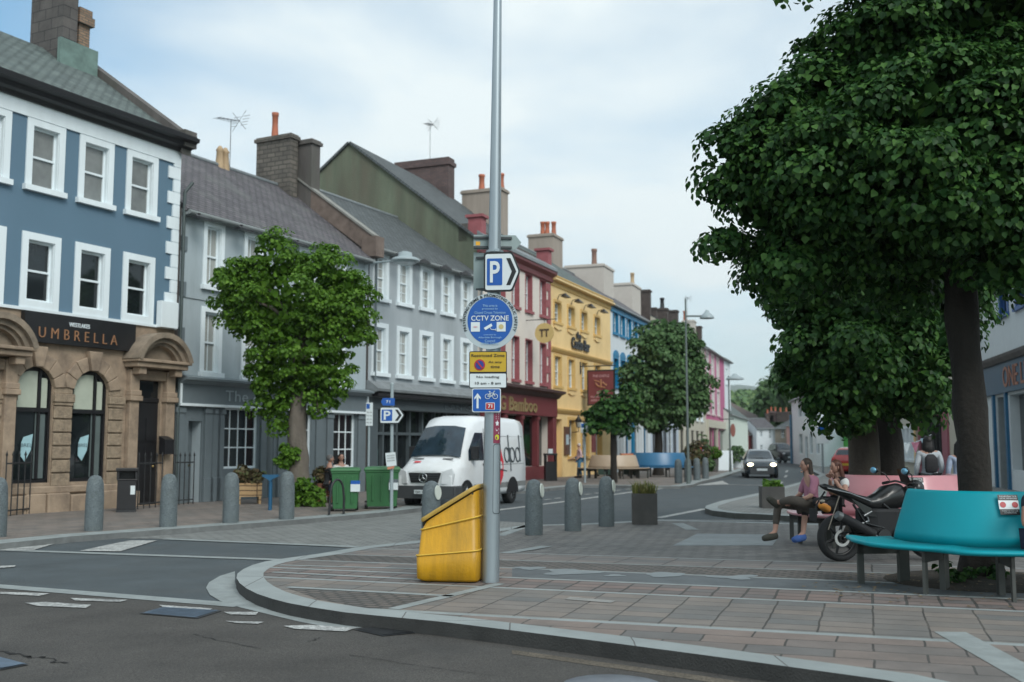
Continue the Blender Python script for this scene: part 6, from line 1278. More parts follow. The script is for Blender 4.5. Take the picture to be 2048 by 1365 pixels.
b=G(252,1024,.1); k_=b.y/FPX; h=86*k_; r=thing('litter_bin','black litter bin with white sticker beside the black door','litter bin',b,R(20)); g=MB(); g.box(-.21,.21,-.2,.2,.06,h*.72); g.box(-.23,.23,-.22,.22,h*.72,h*.75); g.box(-.23,-.17,-.2,.2,h*.75,h*.93); g.box(.17,.23,-.2,.2,h*.75,h*.93); g.box(-.17,.17,.05,.2,h*.75,h*.93); g.box(-.25,.25,-.24,.24,h*.93,h); obj('body',g,black,r,bevel=.01); g=MB(); g.box(-.22,.22,-.21,.21,0,.06); obj('base',g,ironm,r); g=MB(); g.box(.08,.18,-.205,-.2,h*.4,h*.6); obj('sticker',g,signw,r)
b=G(1101,962,.1); k_=b.y/FPX; h=54*k_; r=thing('litter_bin','black litter bin outside the yellow pub','litter bin',b,R(10)); g=MB(); g.box(-.26,.26,-.2,.2,.0,h*.7); g.box(-.26,-.2,-.2,.2,h*.7,h*.93); g.box(.2,.26,-.2,.2,h*.7,h*.93); g.box(-.28,.28,-.22,.22,h*.93,h); obj('body',g,black,r,bevel=.01); g=MB(); g.box(-.1,.1,-.05,.1,h,h+.2); obj('rubbish',g,signw,r)
# left sign post with parking sign, blue tab and taped notice
b=G(783,1021,.1); k_=b.y/FPX; h=b.z+0; top=DY(781,770,b.y).z-.1; r=thing('sign_post','slim grey sign post behind the green bins','sign post',b); g=MB(); g.tube([(0,0,0),(-.02,0,top)],.042,10); obj('post',g,MATS['lamp_grey'],r); g=MB(); g.lathe([(.047,0),(.047,.03),(.02,.05)],(-.02,0,top),10); obj('cap',g,MATS['lamp_grey'],r)
c=DY(784,831,b.y-.1); r=psign('parking_sign','smaller blue P parking sign on the slim post by the green bins',c,R(0),1); r.scale=(50*k_,1,33*k_)
c=DY(776,804,b.y-.1); r=thing('cycle_tab','little blue arrow tab above the smaller parking sign','sign',c,R(12)); g=plate([(-.17,.0),(-.12,.09),(.16,.09),(.16,-.09),(-.12,-.09)],.01); obj('plate',g,signb,r,fixn=True); ltext(r,'71',signw,0,0,.1,.07,-.006); 
c=DY(782,920,b.y-.1); r=thing('paper_notice','white paper notice taped to the slim post above the bins','notice',c); r.rotation_euler=(0,R(-6),0); g=plate([(-.12,.17),(.12,.17),(.12,-.15),(-.12,-.15)],.004); obj('sheet',g,signw,r,fixn=True)
for i,tx in enumerate(('PUBLIC NOTICE','TOWN CENTRE','PARKING ZONE')): ltext(r,tx,signk,0,.1-.06*i,.18,.025,-.004)
g=plate([(-.11,-.17),(.07,-.15),(.05,-.21),(-.1,-.22)],.004); obj('torn_strip',g,pm('torn_orange',(.5,.2,.12),.7),r,fixn=True)
b=G(736,1010,.1); k_=b.y/FPX; r=thing('loading_sign','narrow white parking times sign on a thin post left of the parking sign','sign',b); g=MB(); g.tube([(0,0,0),(0,0,DY(736,806,b.y).z-.1)],.03,8); obj('post',g,MATS['lamp_grey'],r); zt=DY(736,806,b.y).z-.1; g=MB(); g.box(-.08,.1,-.05,-.04,zt-46*k_,zt); o=obj('plate',g,signw,r); g=MB(); g.box(-.07,.02,-.053,-.05,zt-.16,zt-.03); obj('blue_mark',g,signb,o)
for i in range(5): ltext(r,'Mon - Sat',signk,.01,zt-.25-.09*i,.13,.03,-.053)
b=G(1170,966,.1); k_=b.y/FPX; r=thing('loading_sign','small white and blue sign on a thin pole left of the beige bench','sign',b); zt=DY(1170,846,b.y).z-.1; g=MB(); g.tube([(0,0,0),(0,0,zt)],.045,8); obj('post',g,MATS['lamp_grey'],r); g=MB(); g.box(-.17,.19,-.07,-.05,zt-.42,zt); o=obj('plate',g,signw,r); g=MB(); g.box(-.15,.04,-.075,-.07,zt-.2,zt-.04); obj('blue_mark',g,signb,o)
# street lights down the road
def lightcol(name,label,pb_,top,armx,headpx,hr=.3):
    b=G(*pb_,.1); Y=b.y; zt=DY(top[0],top[1],Y).z-.1; hd=DY(headpx[0],headpx[1],Y); r=thing(name,label,'street light',b); g=MB(); x1=hd.x-b.x; zh=hd.z-.1
    g.tube([(0,0,0),(0,0,1.2),(0,0,zt)],[.09,.055,.035],10); g.tube([(0,0,zh+.05),(x1*.75,0,zh+.05)],.04,6); obj('column',g,pm('column_grey',(.12,.15,.145),.5),r); g=MB(); g.lathe([(hr,-.05),(hr,0),(hr*.75,.1),(hr*.4,.18),(hr*.2,.3)],(x1,0,zh),16); obj('lamp_head',g,MATS['lamp_grey'],r)
colm=pm('column_grey',(.12,.15,.145),.5)
lightcol('street_light','grey saucer street light rising above the round tree',(1377,968),(1375,598),0,(1414,635))
lightcol('street_light','farthest saucer street light beyond the pink house',(1461,944),(1461,752),0,(1470,758),.55)
# clutter on the far pavement
def abox(name,label,cat,px,py,pt,hwpx,mat,d=.6,lid=None,lidm=None):
    b=G(px,py,.1); k_=b.y/FPX; h=(py-pt)*k_; w=hwpx*2*k_; r=thing(name,label,cat,b); g=MB(); R_=[[(s*w/2*f,t*d/2*f,z) for s,t in ((-1,-1),(1,-1),(1,1),(-1,1))] for z,f in ((0.08,.85),(h*.9,1))]
    g.add(R_[0]+R_[1],[(3,2,1,0),(4,5,6,7)]+[(j,(j+1)%4,4+(j+1)%4,4+j) for j in range(4)]); obj('tub',g,mat,r); g=MB(); g.box(-w*.54,w*.54,-d*.54,d*.54,h*.9,h); obj('lid',g,lidm or mat,r)
    for s in (-1,1): g=MB(); g.tube([(s*w*.4-.04,.25,.1),(s*w*.4+.04,.25,.1)],.1,10); obj('wheel',g,black,r)
abox('wheelie_bin','dark green bin with terracotta lid behind the beige bench','wheelie bin',1258,953,908,15,pm('dark_bin',(.02,.045,.035),.5),.7,lidm=pm('orange_lid',(.5,.17,.08),.5))
abox('wheelie_bin','green topped bin behind the left end of the beige bench','wheelie bin',1208,953,912,14,pm('dark_bin',(.02,.045,.035),.5),.7,lidm=gm)
b=G(1426,944,.1); k_=b.y/FPX; r=thing('potted_bush','round clipped bush in a dark pot outside the pink house','potted bush',b); g=MB(); g.lathe([(.28,0),(.36,.75),(.3,.75)],(0,0,0),14); obj('pot',g,pl,r); foliage('leaves',r,[((0,0,1.15),(.45,.45,.4))],70,12,.14,lf1,8,.12)
b=G(1408,948,.1); r=thing('potted_conifer','pointed dark green conifer beside the far street light','shrub',b); foliage('leaves',r,[((0,0,.6),(.5,.5,.5)),((0,0,1.3),(.35,.35,.5)),((0,0,1.9),(.2,.2,.35))],110,12,.14,lf3,8,.12); g=MB(); g.lathe([(.25,0),(.3,.3)],(0,0,0),10); obj('pot',g,pl,r)
b=G(1394,950,.1); r=thing('flower_tub','brownish shrub in a tub right of the blue bench','shrub',b); foliage('leaves',r,[((0,0,1.1),(.6,.6,.7)),((-.5,0,.9),(.4,.4,.5))],120,12,.16,bz,18,.14); g=MB(); g.lathe([(.4,0),(.5,.5)],(0,0,0),12); obj('tub',g,pl,r)
b=G(1452,941,.1); k_=b.y/FPX; r=thing('a_board','white A-board standing on the pavement outside the pink house','A-board',b,R(-12)); h=1.25
for s in (-1,1): g=MB(); g.add([(-.45,s*.35,0),(.45,s*.35,0),(.42,0,h),(-.42,0,h),(-.45,s*.35+.03*s,0),(.45,s*.35+.03*s,0),(.42,.03*s,h),(-.42,.03*s,h)],[(0,1,2,3),(7,6,5,4),(0,4,5,1),(3,2,6,7),(1,5,6,2),(0,3,7,4)]); obj('panel',g,white,r,fixn=True)
b=G(1476,936,.1); r=thing('planter_tubs','green shrub and white tub by the low mint house','shrub',b); foliage('leaves',r,[((0,0,.9),(.6,.6,.6))],80,12,.16,lf3,28,.14); g=MB(); g.lathe([(.35,0),(.45,.5)],(0,0,0),12); obj('tub',g,white,r)
c=DY(1466,861,95); r=thing('hanging_sign','small round reddish hanging sign near the low mint house','sign',(c.x,c.y,0)); g=MB(); g.prism([(.22*math.cos(t),0,c.z+.6*math.sin(t)) for t in [i*math.pi/10 for i in range(20)]],(0,.1,0)); obj('sign_board',g,pm('rust_sign',(.25,.09,.07),.6),r,fixn=True); g=MB(); g.tube([(-1.2,.05,c.z+1.0),(0.1,.05,c.z+1.0)],.04,5); obj('bracket',g,ironm,r)
c=DY(1644,870,60); r=thing('no_entry_sign','blue and white road sign on a grey pole before the green house','sign',(c.x,c.y,.1)); g=MB(); g.tube([(0,0,0),(0,0,c.z+.3)],.06,8); obj('post',g,galv,r); g=MB(); g.box(-.35,.35,-.1,-.06,c.z-.6,c.z+.5); o=obj('plate',g,signw,r); layer(o,'blue_disc',[(.27*a,c.z+.18+.27*b_) for a,b_ in cc],-.11,signb)
# ---------------------------------------------------------------- vehicles
vanw=pm('van_white',(.7,.73,.75),.28,var=.05,scale=1,coat=.4,dirt=(.5,.5,.47),dirtamt=.5); rub=pm('rubber',(.015,.016,.017),.8,var=.2); plast=pm('grey_plastic',(.05,.055,.06),.6,var=.1); rimm=pm('alloy',(.3,.31,.32),.35,metal=.7,var=.1)
wsg=pm('windscreen_glass',(.02,.035,.05),.04,var=.6,scale=1.2,spec=.8)
chrome=pm('chrome',(.5,.52,.53),.15,metal=1,var=.05); lens=pm('headlamp_lens',(.6,.63,.65),.1,var=.1,coat=1)
def ringmb(g,rows,m=0,smooth=True,capm=None):
    n=len(rows[0]); g.add([p for q in rows for p in q],[(i*n+j,i*n+(j+1)%n,(i+1)*n+(j+1)%n,(i+1)*n+j) for i in range(len(rows)-1) for j in range(n)],m,smooth); g.add(rows[0],[tuple(range(n))[::-1]],m); g.add(rows[-1],[tuple(range(n))],m)
def wheel(parent,x,y,r,w,hub=rimm,spokes=5):
    g=MB(); prof=[(r*.62,-w/2),(r*.93,-w/2),(r,-w*.36),(r,w*.36),(r*.93,w/2),(r*.62,w/2)]; n=28
    vs=[(x+q*math.cos(2*math.pi*k/n),y+b,r+q*math.sin(2*math.pi*k/n)) for q,b in prof for k in range(n)]; g.add(vs,[(i*n+k,i*n+(k+1)%n,(i+1)*n+(k+1)%n,(i+1)*n+k) for i in range(5) for k in range(n)],0,True)
    wo=obj('wheel',g,rub,parent); g=MB(); s=1 if y>0 else -1
    g.tube([(x,y-w*.3,r),(x,y+w*.3,r)],r*.62,24); obj('rim',g,plast,wo); g=MB()
    for k in range(spokes):
        t=2*math.pi*k/spokes; g.tube([(x,y+s*w*.36,r),(x+r*.58*math.cos(t),y+s*w*.36,r+r*.58*math.sin(t))],r*.075,6)
    g.tube([(x,y+s*w*.3,r),(x,y+s*w*.42,r)],r*.16,12); 
    pts=[(x+r*.6*math.cos(2*math.pi*k/24),y+s*w*.36,r+r*.6*math.sin(2*math.pi*k/24)) for k in range(25)]; g.tube(pts,r*.04,6); obj('hubcap',g,hub,wo); return wo
a=R(21.5); left=Vector((math.cos(a),-math.sin(a),0)); rl=G(1023,1007,0); cpos=rl-left*.8
van=thing('delivery_van','white delivery van with dpd lettering and a red cube mark, facing the camera','van',cpos,math.atan2(-math.cos(a),-math.sin(a)))
# stations: x, z top, half width at waist, half width at roof, z bottom
ST=[(-1.12,2.28,.8,.66,.4),(-1.08,2.38,.82,.69,.32),(-.6,2.43,.83,.71,.3),(1.6,2.43,.83,.71,.3),(2.1,2.42,.83,.7,.3),(2.45,2.34,.83,.68,.3),(2.72,2.14,.83,.67,.3),(2.95,1.86,.83,.68,.3),(3.2,1.55,.83,.7,.3),(3.36,1.32,.82,.72,.3),(3.6,1.22,.81,.66,.3),(3.85,1.1,.78,.6,.3),(3.98,.98,.74,.52,.32)]
g=MB(); rows=[]
for x,zt,hw,hr,zb in ST:
    zm=min(1.05,zt-.12); z2=zt-.16 if zt>1.5 else zt-.05
    half=[(hw-.03,zb),(hw,zb+.12),(hw,zm),(hr+.03,z2),(hr-.06,zt-.03),(hr*.5,zt+.02)]
    rows.append([(x,y,z) for y,z in half]+[(x,-y,z) for y,z in half[::-1]])
ringmb(g,rows); bo=obj('body',g,vanw,van,fixn=True)
def hwid(x,z):
    S=sorted(ST); 
    for (x0,*p),(x1,*q) in zip(S,S[1:]):
        if x0<=x<=x1:
            t=(x-x0)/(x1-x0); zt,hw,hr,zb=[u+(v-u)*t for u,v in zip(p,q)]; zm=min(1.05,zt-.12); z2=zt-.16 if zt>1.5 else zt-.05
            return hw if z<=zm else hw+(hr+.03-hw)*min(1,(z-zm)/(z2-zm))
    return .8
def sidepatch(name,pts,mat,off=.012,side=1,parent=van):
    g=MB(); A=[(x,side*(hwid(x,z)+off),z) for x,z in pts]; g.poly(A); g.poly([(x,y-side*.01,z) for x,y,z in A][::-1]); return obj(name,g,mat,parent)
# windscreen following the raked nose
def noset(x):
    for (x0,z0,*_),(x1,z1,*_) in zip(ST,ST[1:]):
        if x0<=x<=x1: return z0+(z1-z0)*(x-x0)/(x1-x0)
g=MB(); rows=[]
for x,hw in ((2.74,.6),(2.95,.64),(3.2,.69),(3.34,.72)):
    z=noset(x); rows.append([(x+.03,hw,z-.01),(x+.05,hw*.5,z+.045),(x+.055,0,z+.05),(x+.05,-hw*.5,z+.045),(x+.03,-hw,z-.01)])
g.add([p for q in rows for p in q],[(i*5+j,i*5+j+1,(i+1)*5+j+1,(i+1)*5+j) for i in range(3) for j in range(4)],0,True); obj('windscreen',g,wsg,van)
sidepatch('side_window',[(2.05,1.25),(2.05,1.98),(2.5,1.98),(2.95,1.5),(3.02,1.25)],wsg); sidepatch('side_window',[(2.05,1.25),(2.05,1.98),(2.5,1.98),(2.95,1.5),(3.02,1.25)],wsg,side=-1)
sidepatch('sill_panel',[(-1.05,.48),(-1.05,.62),(2.75,.62),(2.75,.48)],pm('lower_grey',(.2,.21,.21),.6,var=.2,dirt=(.12,.12,.11)))
for x in (0,3.2):
    sidepatch('wheel_arch',[(x+.44*math.cos(t),.32+.44*math.sin(t)) for t in [math.pi*i/14 for i in range(15)]],black,.008)
for z in (1.9,1.12): 
    g=MB(); g.tube([(-.9,hwid(-.9,z)+.006,z),(1.8,hwid(1.8,z)+.006,z)],.008,4); obj('body_crease',g,pm('crease_grey',(.2,.22,.23),.5),van)
g=MB(); g.tube([(1.98,hwid(1.98,2)+.006,2.1),(1.98,.835,.7)],.007,4); g.tube([(1.1,hwid(1.1,2)+.006,2.1),(1.1,.835,.7)],.007,4); obj('door_gap',g,plast,van)
sidepatch('door_handle',[(2.02,1.12),(2.16,1.12),(2.16,1.16),(2.02,1.16)],black,.02)
for x in (0,3.2):
    for y in (.72,-.72): wheel(van,x,y,.34,.22,hub=plast)
for s in (1,-1):
    g=MB(); g.box(2.78,2.92,s*.9-.1,s*.9+.1,1.28,1.62); g.tube([(2.85,s*.8,1.35),(2.85,s*.88,1.38)],.03,6); obj('mirror',g,black,van,bevel=.03)
# nose: grille, lamps, bumper, plate, emblem
def nose(name,pts,xo,mat,th=.03,round_=0): g=MB(); g.prism([(3.98+xo-abs(y)*abs(y)*.22,y,z) for y,z in pts],(th,0,0)); return obj(name,g,mat,van,fixn=True)
nose('bumper',[(-.8,.3),(.8,.3),(.8,.62),(-.8,.62)],.05,plast,.12); [obj('bumper_corner',MB().box(3.5,3.96,s*.8-.05,s*.8+.05,.3,.62),plast,van,bevel=.03) for s in (1,-1)]; nose('grille_surround',[(-.5,.98),(.5,.98),(.42,.66),(-.42,.66)],.0,pm('grille_silver',(.3,.33,.35),.4),.035); gr=nose('grille',[(-.46,.95),(.46,.95),(.38,.7),(-.38,.7)],.04,black,.015)
for z in (.76,.82,.88): nose('grille_bar',[(-.4,z),(.4,z),(.4,z+.018),(-.4,z+.018)],.058,plast,.01)
g=MB(); xx=4.09; g.tube([(xx,.11*math.cos(t),.83+.11*math.sin(t)) for t in [i*math.pi/12 for i in range(25)]],.012,6)
for k in range(3): t=math.pi/2+k*2*math.pi/3; g.tube([(xx,0,.83),(xx,.105*math.cos(t),.83+.105*math.sin(t))],[.02,.004],6)
obj('emblem',g,chrome,van)
for s in (1,-1): nose('headlight',[(s*.48,.68),(s*.52,.98),(s*.74,1.06),(s*.8,.92),(s*.76,.66)],.05,lens,.05)
pl_=nose('number_plate',[(-.24,.42),(.24,.42),(.24,.52),(-.24,.52)],.12,signw,.012); t=textmb('YJ66 WMO',w=.42,h=.065,ext=.001,bold=.01); t.v=[(4.122,x,z+.47) for x,y,z in t.v]; obj('lettering',t,signk,pl_)
g=MB()
for s in (1,-1):
    q=.42*s; z=noset(3.5); g.add([(3.46,q-.15,noset(3.46)+.032),(3.46,q+.15,noset(3.46)+.032),(3.52,q+.15,noset(3.52)+.034),(3.52,q-.15,noset(3.52)+.034)],[(0,1,2,3)])
obj('bonnet_vent',g,black,van)
# lettering on the flank
dk=pm('dpd_grey',(.06,.075,.085),.5); redv=pm('van_red',(.6,.03,.05),.45,var=.05)
for ch,cx in (('d',.42),('p',-.02),('d',-.44)):
    g=MB(); w=.17; z0=1.38; 
    pts=[(w*math.cos(t),.2*math.sin(t)) for t in [i*math.pi/12 for i in range(25)]]
    P=[(cx-x,z0+z) for x,z in pts]; g.tube([(x,hwid(x,z)+.012,z) for x,z in P],.022,5)
    x=cx-w if ch=='d' else cx+w; zz=(z0-.2,z0+.56) if ch=='d' else (z0-.56,z0+.2)
    if ch=='p': zz=(z0-.46,z0+.2)
    g.tube([(x,hwid(x,z)+.012,z) for z in (zz[0],z0,zz[1])],.022,5); obj('dpd_letter',g,dk,van)
g=MB(); g.tube([(.46,hwid(.46,.92)+.012,.93),(.9,hwid(.9,.95)+.012,.98),(1.25,hwid(1.2,.95)+.012,1.0)],.014,4); obj('flank_stripe',g,dk,van)
sidepatch('red_cube_mark',[(1.2,1.95),(.95,1.8),(.68,1.2),(.72,.8),(1.0,.5),(1.4,.8),(1.5,1.4)],redv,.011)
g=MB(); g.add([(3.62,-.45,noset(3.62)+.03),(3.62,-.28,noset(3.62)+.03),(3.7,-.26,noset(3.7)+.03),(3.7,-.47,noset(3.7)+.03)],[(0,1,2,3)]); obj('bonnet_mark',g,redv,van)
def car(label,loc,rz,paint,L_=3.9,W_=1.7,H_=1.46,lamps=False,rear=False,name='parked_car',plate_='signw'):
    r=thing(name,label,'car',loc,rz); f=L_/3.9; h=H_/1.46
    S=[(-.72,.75,.7,.6,.34),(-.66,.98,.8,.66,.24),(-.5,1.12,.84,.6,.2),(-.3,1.36,.85,.56,.18),(.2,1.45,.85,.55,.18),(.9,1.46,.85,.55,.18),(1.35,1.38,.85,.57,.18),(1.75,1.14,.85,.62,.18),(2.05,.97,.84,.66,.18),(2.6,.9,.82,.66,.18),(2.95,.78,.76,.6,.2),(3.1,.62,.66,.5,.28)]
    g=MB(); rows=[]
    for x,zt,hw,hr,zb in S:
        zm=min(.86,zt-.06); half=[(hw-.05,zb),(hw,zb+.1),(hw,zm*.8),(hw-.03,zm),(hr+.02,zt-.05),(hr-.12,zt)]; rows.append([(x*f,y*W_/1.7,z*h) for y,z in half]+[(x*f,-y*W_/1.7,z*h) for y,z in half[::-1]])
    ringmb(g,rows); obj('body',g,paint,r,fixn=True)
    def topq(name,x0,x1,w0,w1,mat,S=S):
        def zt(x):
            for p,q in zip(S,S[1:]):
                if p[0]<=x<=q[0]: return p[1]+(q[1]-p[1])*(x-p[0])/(q[0]-p[0])
        g=MB(); n=4; vs=[]
        for i in range(n+1):
            x=x0+(x1-x0)*i/n; w=w0+(w1-w0)*i/n; vs+=[(x*f+.012,w*W_/1.7,(zt(x)-.02)*h+.012),(x*f+.012,0,zt(x)*h+.03),(x*f+.012,-w*W_/1.7,(zt(x)-.02)*h+.012)]
        g.add(vs,[(i*3+j,i*3+j+1,(i+1)*3+j+1,(i+1)*3+j) for i in range(n) for j in range(2)],0,True); return obj(name,g,mat,r)
    topq('windscreen',1.38,2.0,.5,.62,wsg)
    g=MB(); g.add([(-.32*f,-.5,1.3*h),(-.32*f,.5,1.3*h),(-.56*f,.58,1.02*h),(-.56*f,-.58,1.02*h)],[(0,1,2,3)]); g.v=[(x-.03,y,z+.02) for x,y,z in g.v]; obj('rear_window',g,wsg,r)
    for s in (1,-1):
        g=MB(); q=[(-.35,.9),(-.1,1.3),(1.3,1.32),(1.85,.93)]; A=[(x*f,s*(W_/2-.02 if z<1 else W_/2*.72),z*h) for x,z in q]; g.poly(A); obj('side_window',g,wsg,r)
        for x in (0.0,2.45): wheel(r,x*f,s*(W_/2-.12),.31*h,.2)
        g=MB(); g.box(1.72*f,1.82*f,s*(W_/2+.08)-.08,s*(W_/2+.08)+.08,.9*h,1.02*h); obj('mirror',g,paint,r,bevel=.02)
        g=MB(); g.ball((2.98*f,s*.56,.68*h),(.12,.16,.09)); obj('headlight',g,lampm if lamps else lens,r)
        g=MB(); g.ball((-.68*f,s*.66,.8*h),(.08,.1,.14)); obj('tail_light',g,pm('tail_red',(.4,.02,.02),.3),r)
    g=MB(); g.box(3.02*f,3.14*f,-.6,.6,.2*h,.5*h); g.box(3.04*f,3.16*f,-.4,.4,.52*h,.6*h); obj('grille',g,plast,r,bevel=.02)
    g=MB(); g.box(3.14*f,3.17*f,-.26,.26,.38*h,.5*h); obj('number_plate',g,signw,r)
    g=MB(); g.box(-.78*f,-.74*f,-.26,.26,.5*h,.62*h); obj('number_plate',g,signy,r); return r
lampm,t_,b_=mk('lit_headlamp'); b_.inputs['Emission Color'].default_value=(1,.85,.55,1); b_.inputs['Emission Strength'].default_value=5; b_.inputs['Base Color'].default_value=(.8,.8,.7,1)
def facing(px,py,z=0): return G(px,py,z)
b=G(1524,957,0); h_=-math.pi/2-R(9); fw=Vector((math.cos(h_),math.sin(h_),0)); car('dark blue hatchback with lit headlamps driving towards the camera',b-fw*2.9+Vector((-.0,0,0)),h_,pm('car_blue',(.01,.022,.032),.2,coat=.8,var=.05),lamps=True,name='moving_car')
b=G(1555,926,0); car('dark grey tall car parked at the street bend behind the moving hatchback',b,-math.pi/2+R(6),pm('car_dark',(.02,.025,.03),.3,var=.1),L_=4.4,W_=1.85,H_=1.95)
b=G(1566,923,0); 
b=G(1706,951,.12); car('red hatchback parked beyond the seated women',b+Vector((0,.5,0)),R(60),pm('car_red',(.4,.03,.03),.25,coat=.6,var=.05))
# ---------------------------------------------------------------- motorbike
mb_=GI(1680,1123); mk_b=thing('motorbike','black motorbike parked between the teal and pink benches','motorbike',mb_,R(14))
blk=pm('bike_black',(.006,.007,.008),.35,var=.2,coat=.3); mat_b=pm('bike_matt',(.012,.013,.015),.7,var=.2); steel=pm('bike_steel',(.25,.26,.27),.3,metal=.9,var=.1)
def bwheel(x,r=.32,w=.15,disc=True):
    g=MB(); n=36; prof=[(r*.74,-w*.35),(r*.9,-w*.5),(r*.985,-w*.3),(r,0),(r*.985,w*.3),(r*.9,w*.5),(r*.74,w*.35)]; vs=[(x+q*math.cos(2*math.pi*k/n),b,r+q*math.sin(2*math.pi*k/n)) for q,b in prof for k in range(n)]
    m=len(prof); g.add(vs,[(i*n+k,i*n+(k+1)%n,((i+1)%m)*n+(k+1)%n,((i+1)%m)*n+k) for i in range(m) for k in range(n)],0,True); wo=obj('wheel',g,rub,mk_b)
    g=MB(); g.tube([(x+r*.73*math.cos(2*math.pi*k/32),0,r+r*.73*math.sin(2*math.pi*k/32)) for k in range(33)],.02,8); 
    for k in range(6): t=2*math.pi*k/6+.3; g.tube([(x,0,r),(x+r*.72*math.cos(t),0,r+r*.72*math.sin(t))],[.03,.014],6)
    g.tube([(x,-.09,r),(x,.09,r)],.045,14); obj('rim',g,blk,wo)
    g=MB(); n=30; i0,i1=R(95),R(395); P=[]
    for k in range(n+1): t=i0+(i1-i0)*k/n; P.append((t))
    A=[(x+.115*math.cos(t),-.075,r+.115*math.sin(t)) for t in P]; B=[(x+.078*math.cos(t),-.075,r+.078*math.sin(t)) for t in P]; g.add(A+B,[(k,k+1,n+1+k+1,n+1+k) for k in range(n)]); g.add([(a_,b_-.006,c_) for a_,b_,c_ in A+B],[(k,k+1,n+1+k+1,n+1+k) for k in range(n)]); obj('brake_disc',g,pm('disc_pale',(.55,.56,.54),.35,var=.05),wo)
bwheel(0); bwheel(1.4)
g=MB(); g.tube([(-.08,-.17,.62),(.02,-.175,.57),(.42,-.19,.37)],[.062,.068,.06],14); ex=obj('exhaust',g,mat_b,mk_b); g=MB(); g.tube([(-.13,-.17,.645),(-.07,-.17,.615)],[.058,.066],14); obj('end_cap',g,pm('exhaust_tip',(.16,.17,.17),.45,metal=.5,var=.2),ex); g=MB(); g.tube([(.4,-.19,.38),(.55,-.16,.28),(.85,-.12,.24),(1.0,-.05,.3)],.025,8); obj('header_pipe',g,steel,ex)
g=MB(); g.tube([(0,-.1,.32),(.55,-.12,.42)],.03,8); g.tube([(0,.1,.32),(.55,.12,.42)],.03,8); obj('swingarm',g,blk,mk_b)
g=MB(); rows=[]
for x,z0,z1,w in ((-.27,1.02,1.05,.03),(-.2,.98,1.06,.07),(.05,.88,.99,.11),(.28,.78,.91,.13),(.46,.7,.87,.14),(.6,.68,.93,.15),(.74,.7,1.03,.16),(.92,.72,1.06,.14),(1.05,.8,.98,.08)):
    rows.append([(x,w*.7,z0),(x,w,(z0+z1)/2),(x,w*.75,z1-.02),(x,0,z1),(x,-w*.75,z1-.02),(x,-w,(z0+z1)/2),(x,-w*.7,z0)])
ringmb(g,rows); obj('tank_and_seat',g,blk,mk_b,fixn=True)
g=MB(); g.tube([(-.22,-.1,1.0),(.1,-.14,.93),(.4,-.15,.82)],.012,6); obj('grab_rail',g,steel,mk_b)
g=MB(); rows=[]
for x,z0,z1,w in ((.3,.35,.72,.1),(.5,.22,.72,.16),(.8,.2,.72,.17),(1.0,.25,.7,.12)): rows.append([(x,w,z0),(x,w,z1),(x,-w,z1),(x,-w,z0)])
ringmb(g,rows,smooth=False); en=obj('engine',g,mat_b,mk_b,bevel=.05,fixn=True)
g=MB(); g.tube([(.58,-.2,.34),(.58,-.15,.34)],.1,18); g.tube([(.8,-.2,.36),(.8,-.15,.36)],.085,18); obj('engine_cover',g,pm('engine_grey',(.05,.052,.055),.4,metal=.5,var=.15),en)
for k in range(6): g=MB(); g.box(.78,1.02,-.13,.13,.46+k*.035,.472+k*.035); obj('cooling_fin',g,pm('engine_grey',(.05,.052,.055),.4,metal=.5),en)
g=MB(); g.tube([(.15,-.13,.78),(.32,-.14,.52),(.6,-.15,.45)],.018,8); g.tube([(.6,-.14,.78),(1.0,-.1,.5),(1.02,-.08,.3)],.02,8); obj('frame_tube',g,blk,mk_b)
g=MB(); g.prism([(.12,-.14,.86),(.42,-.16,.72),(.5,-.16,.6),(.34,-.16,.62)],(0,.02,0)); obj('side_panel',g,blk,mk_b,fixn=True)
g=MB(); g.tube([(-.02,.1,.3),(.3,.1,.3),(.55,.1,.36),(.55,.1,.42),(.0,.1,.37)],.01,5); obj('chain',g,steel,mk_b)
g=MB(); g.tube([(.22,-.13,.5),(.38,-.14,.55),(.34,-.14,.64)],.018,6); g.tube([(.3,-.14,.62),(.42,-.14,.68)],.025,6); obj('footrest',g,steel,mk_b)
g=MB(); g.tube([(-.2,0,.95),(-.33,0,.78),(-.36,0,.6)],.012,6); g.box(-.4,-.38,-.09,.09,.55,.72); g.tube([(-.12,0,.86),(-.3,-.05,.8)],.02,6); obj('plate_holder',g,mat_b,mk_b); g=MB(); g.ball((-.32,-.14,.83),(.035,.02,.02)); g.tube([(-.28,0,.83),(-.32,-.13,.83)],.008,5); obj('indicator',g,pm('indicator_pale',(.4,.35,.28),.4),mk_b)
g=MB(); g.tube([(-.1,-.2,.9),(-.3,-.23,.45)],.008,5); obj('strap',g,pm('strap_beige',(.25,.22,.18),.8),mk_b)
for s in (-1,1):
    g=MB(); g.tube([(1.4,s*.1,.32),(1.13,s*.1,1.0)],.025,8); obj('fork',g,steel,mk_b)
    g=MB(); g.tube([(.98,s*.34,1.05),(1.04,s*.2,1.08),(1.1,0,1.04)],.015,8); obj('handlebar',g,blk,mk_b); g=MB(); g.tube([(.97,s*.4,1.04),(.98,s*.28,1.06)],.022,8); obj('grip',g,rub,mk_b)
    g=MB(); g.tube([(1.0,s*.26,1.07),(.95,s*.32,1.18),(.86,s*.36,1.22)],.008,6); mi=obj('mirror',g,blk,mk_b); g=MB(); g.ball((.82,s*.37,1.23),(.035,.085,.055)); obj('mirror_shell',g,blk,mi); g=MB(); g.ball((.8,s*.37,1.23),(.022,.075,.046)); obj('mirror_glass',g,pm('mirror_sky',(.25,.55,.75),.08,metal=.6,var=.03),mi)
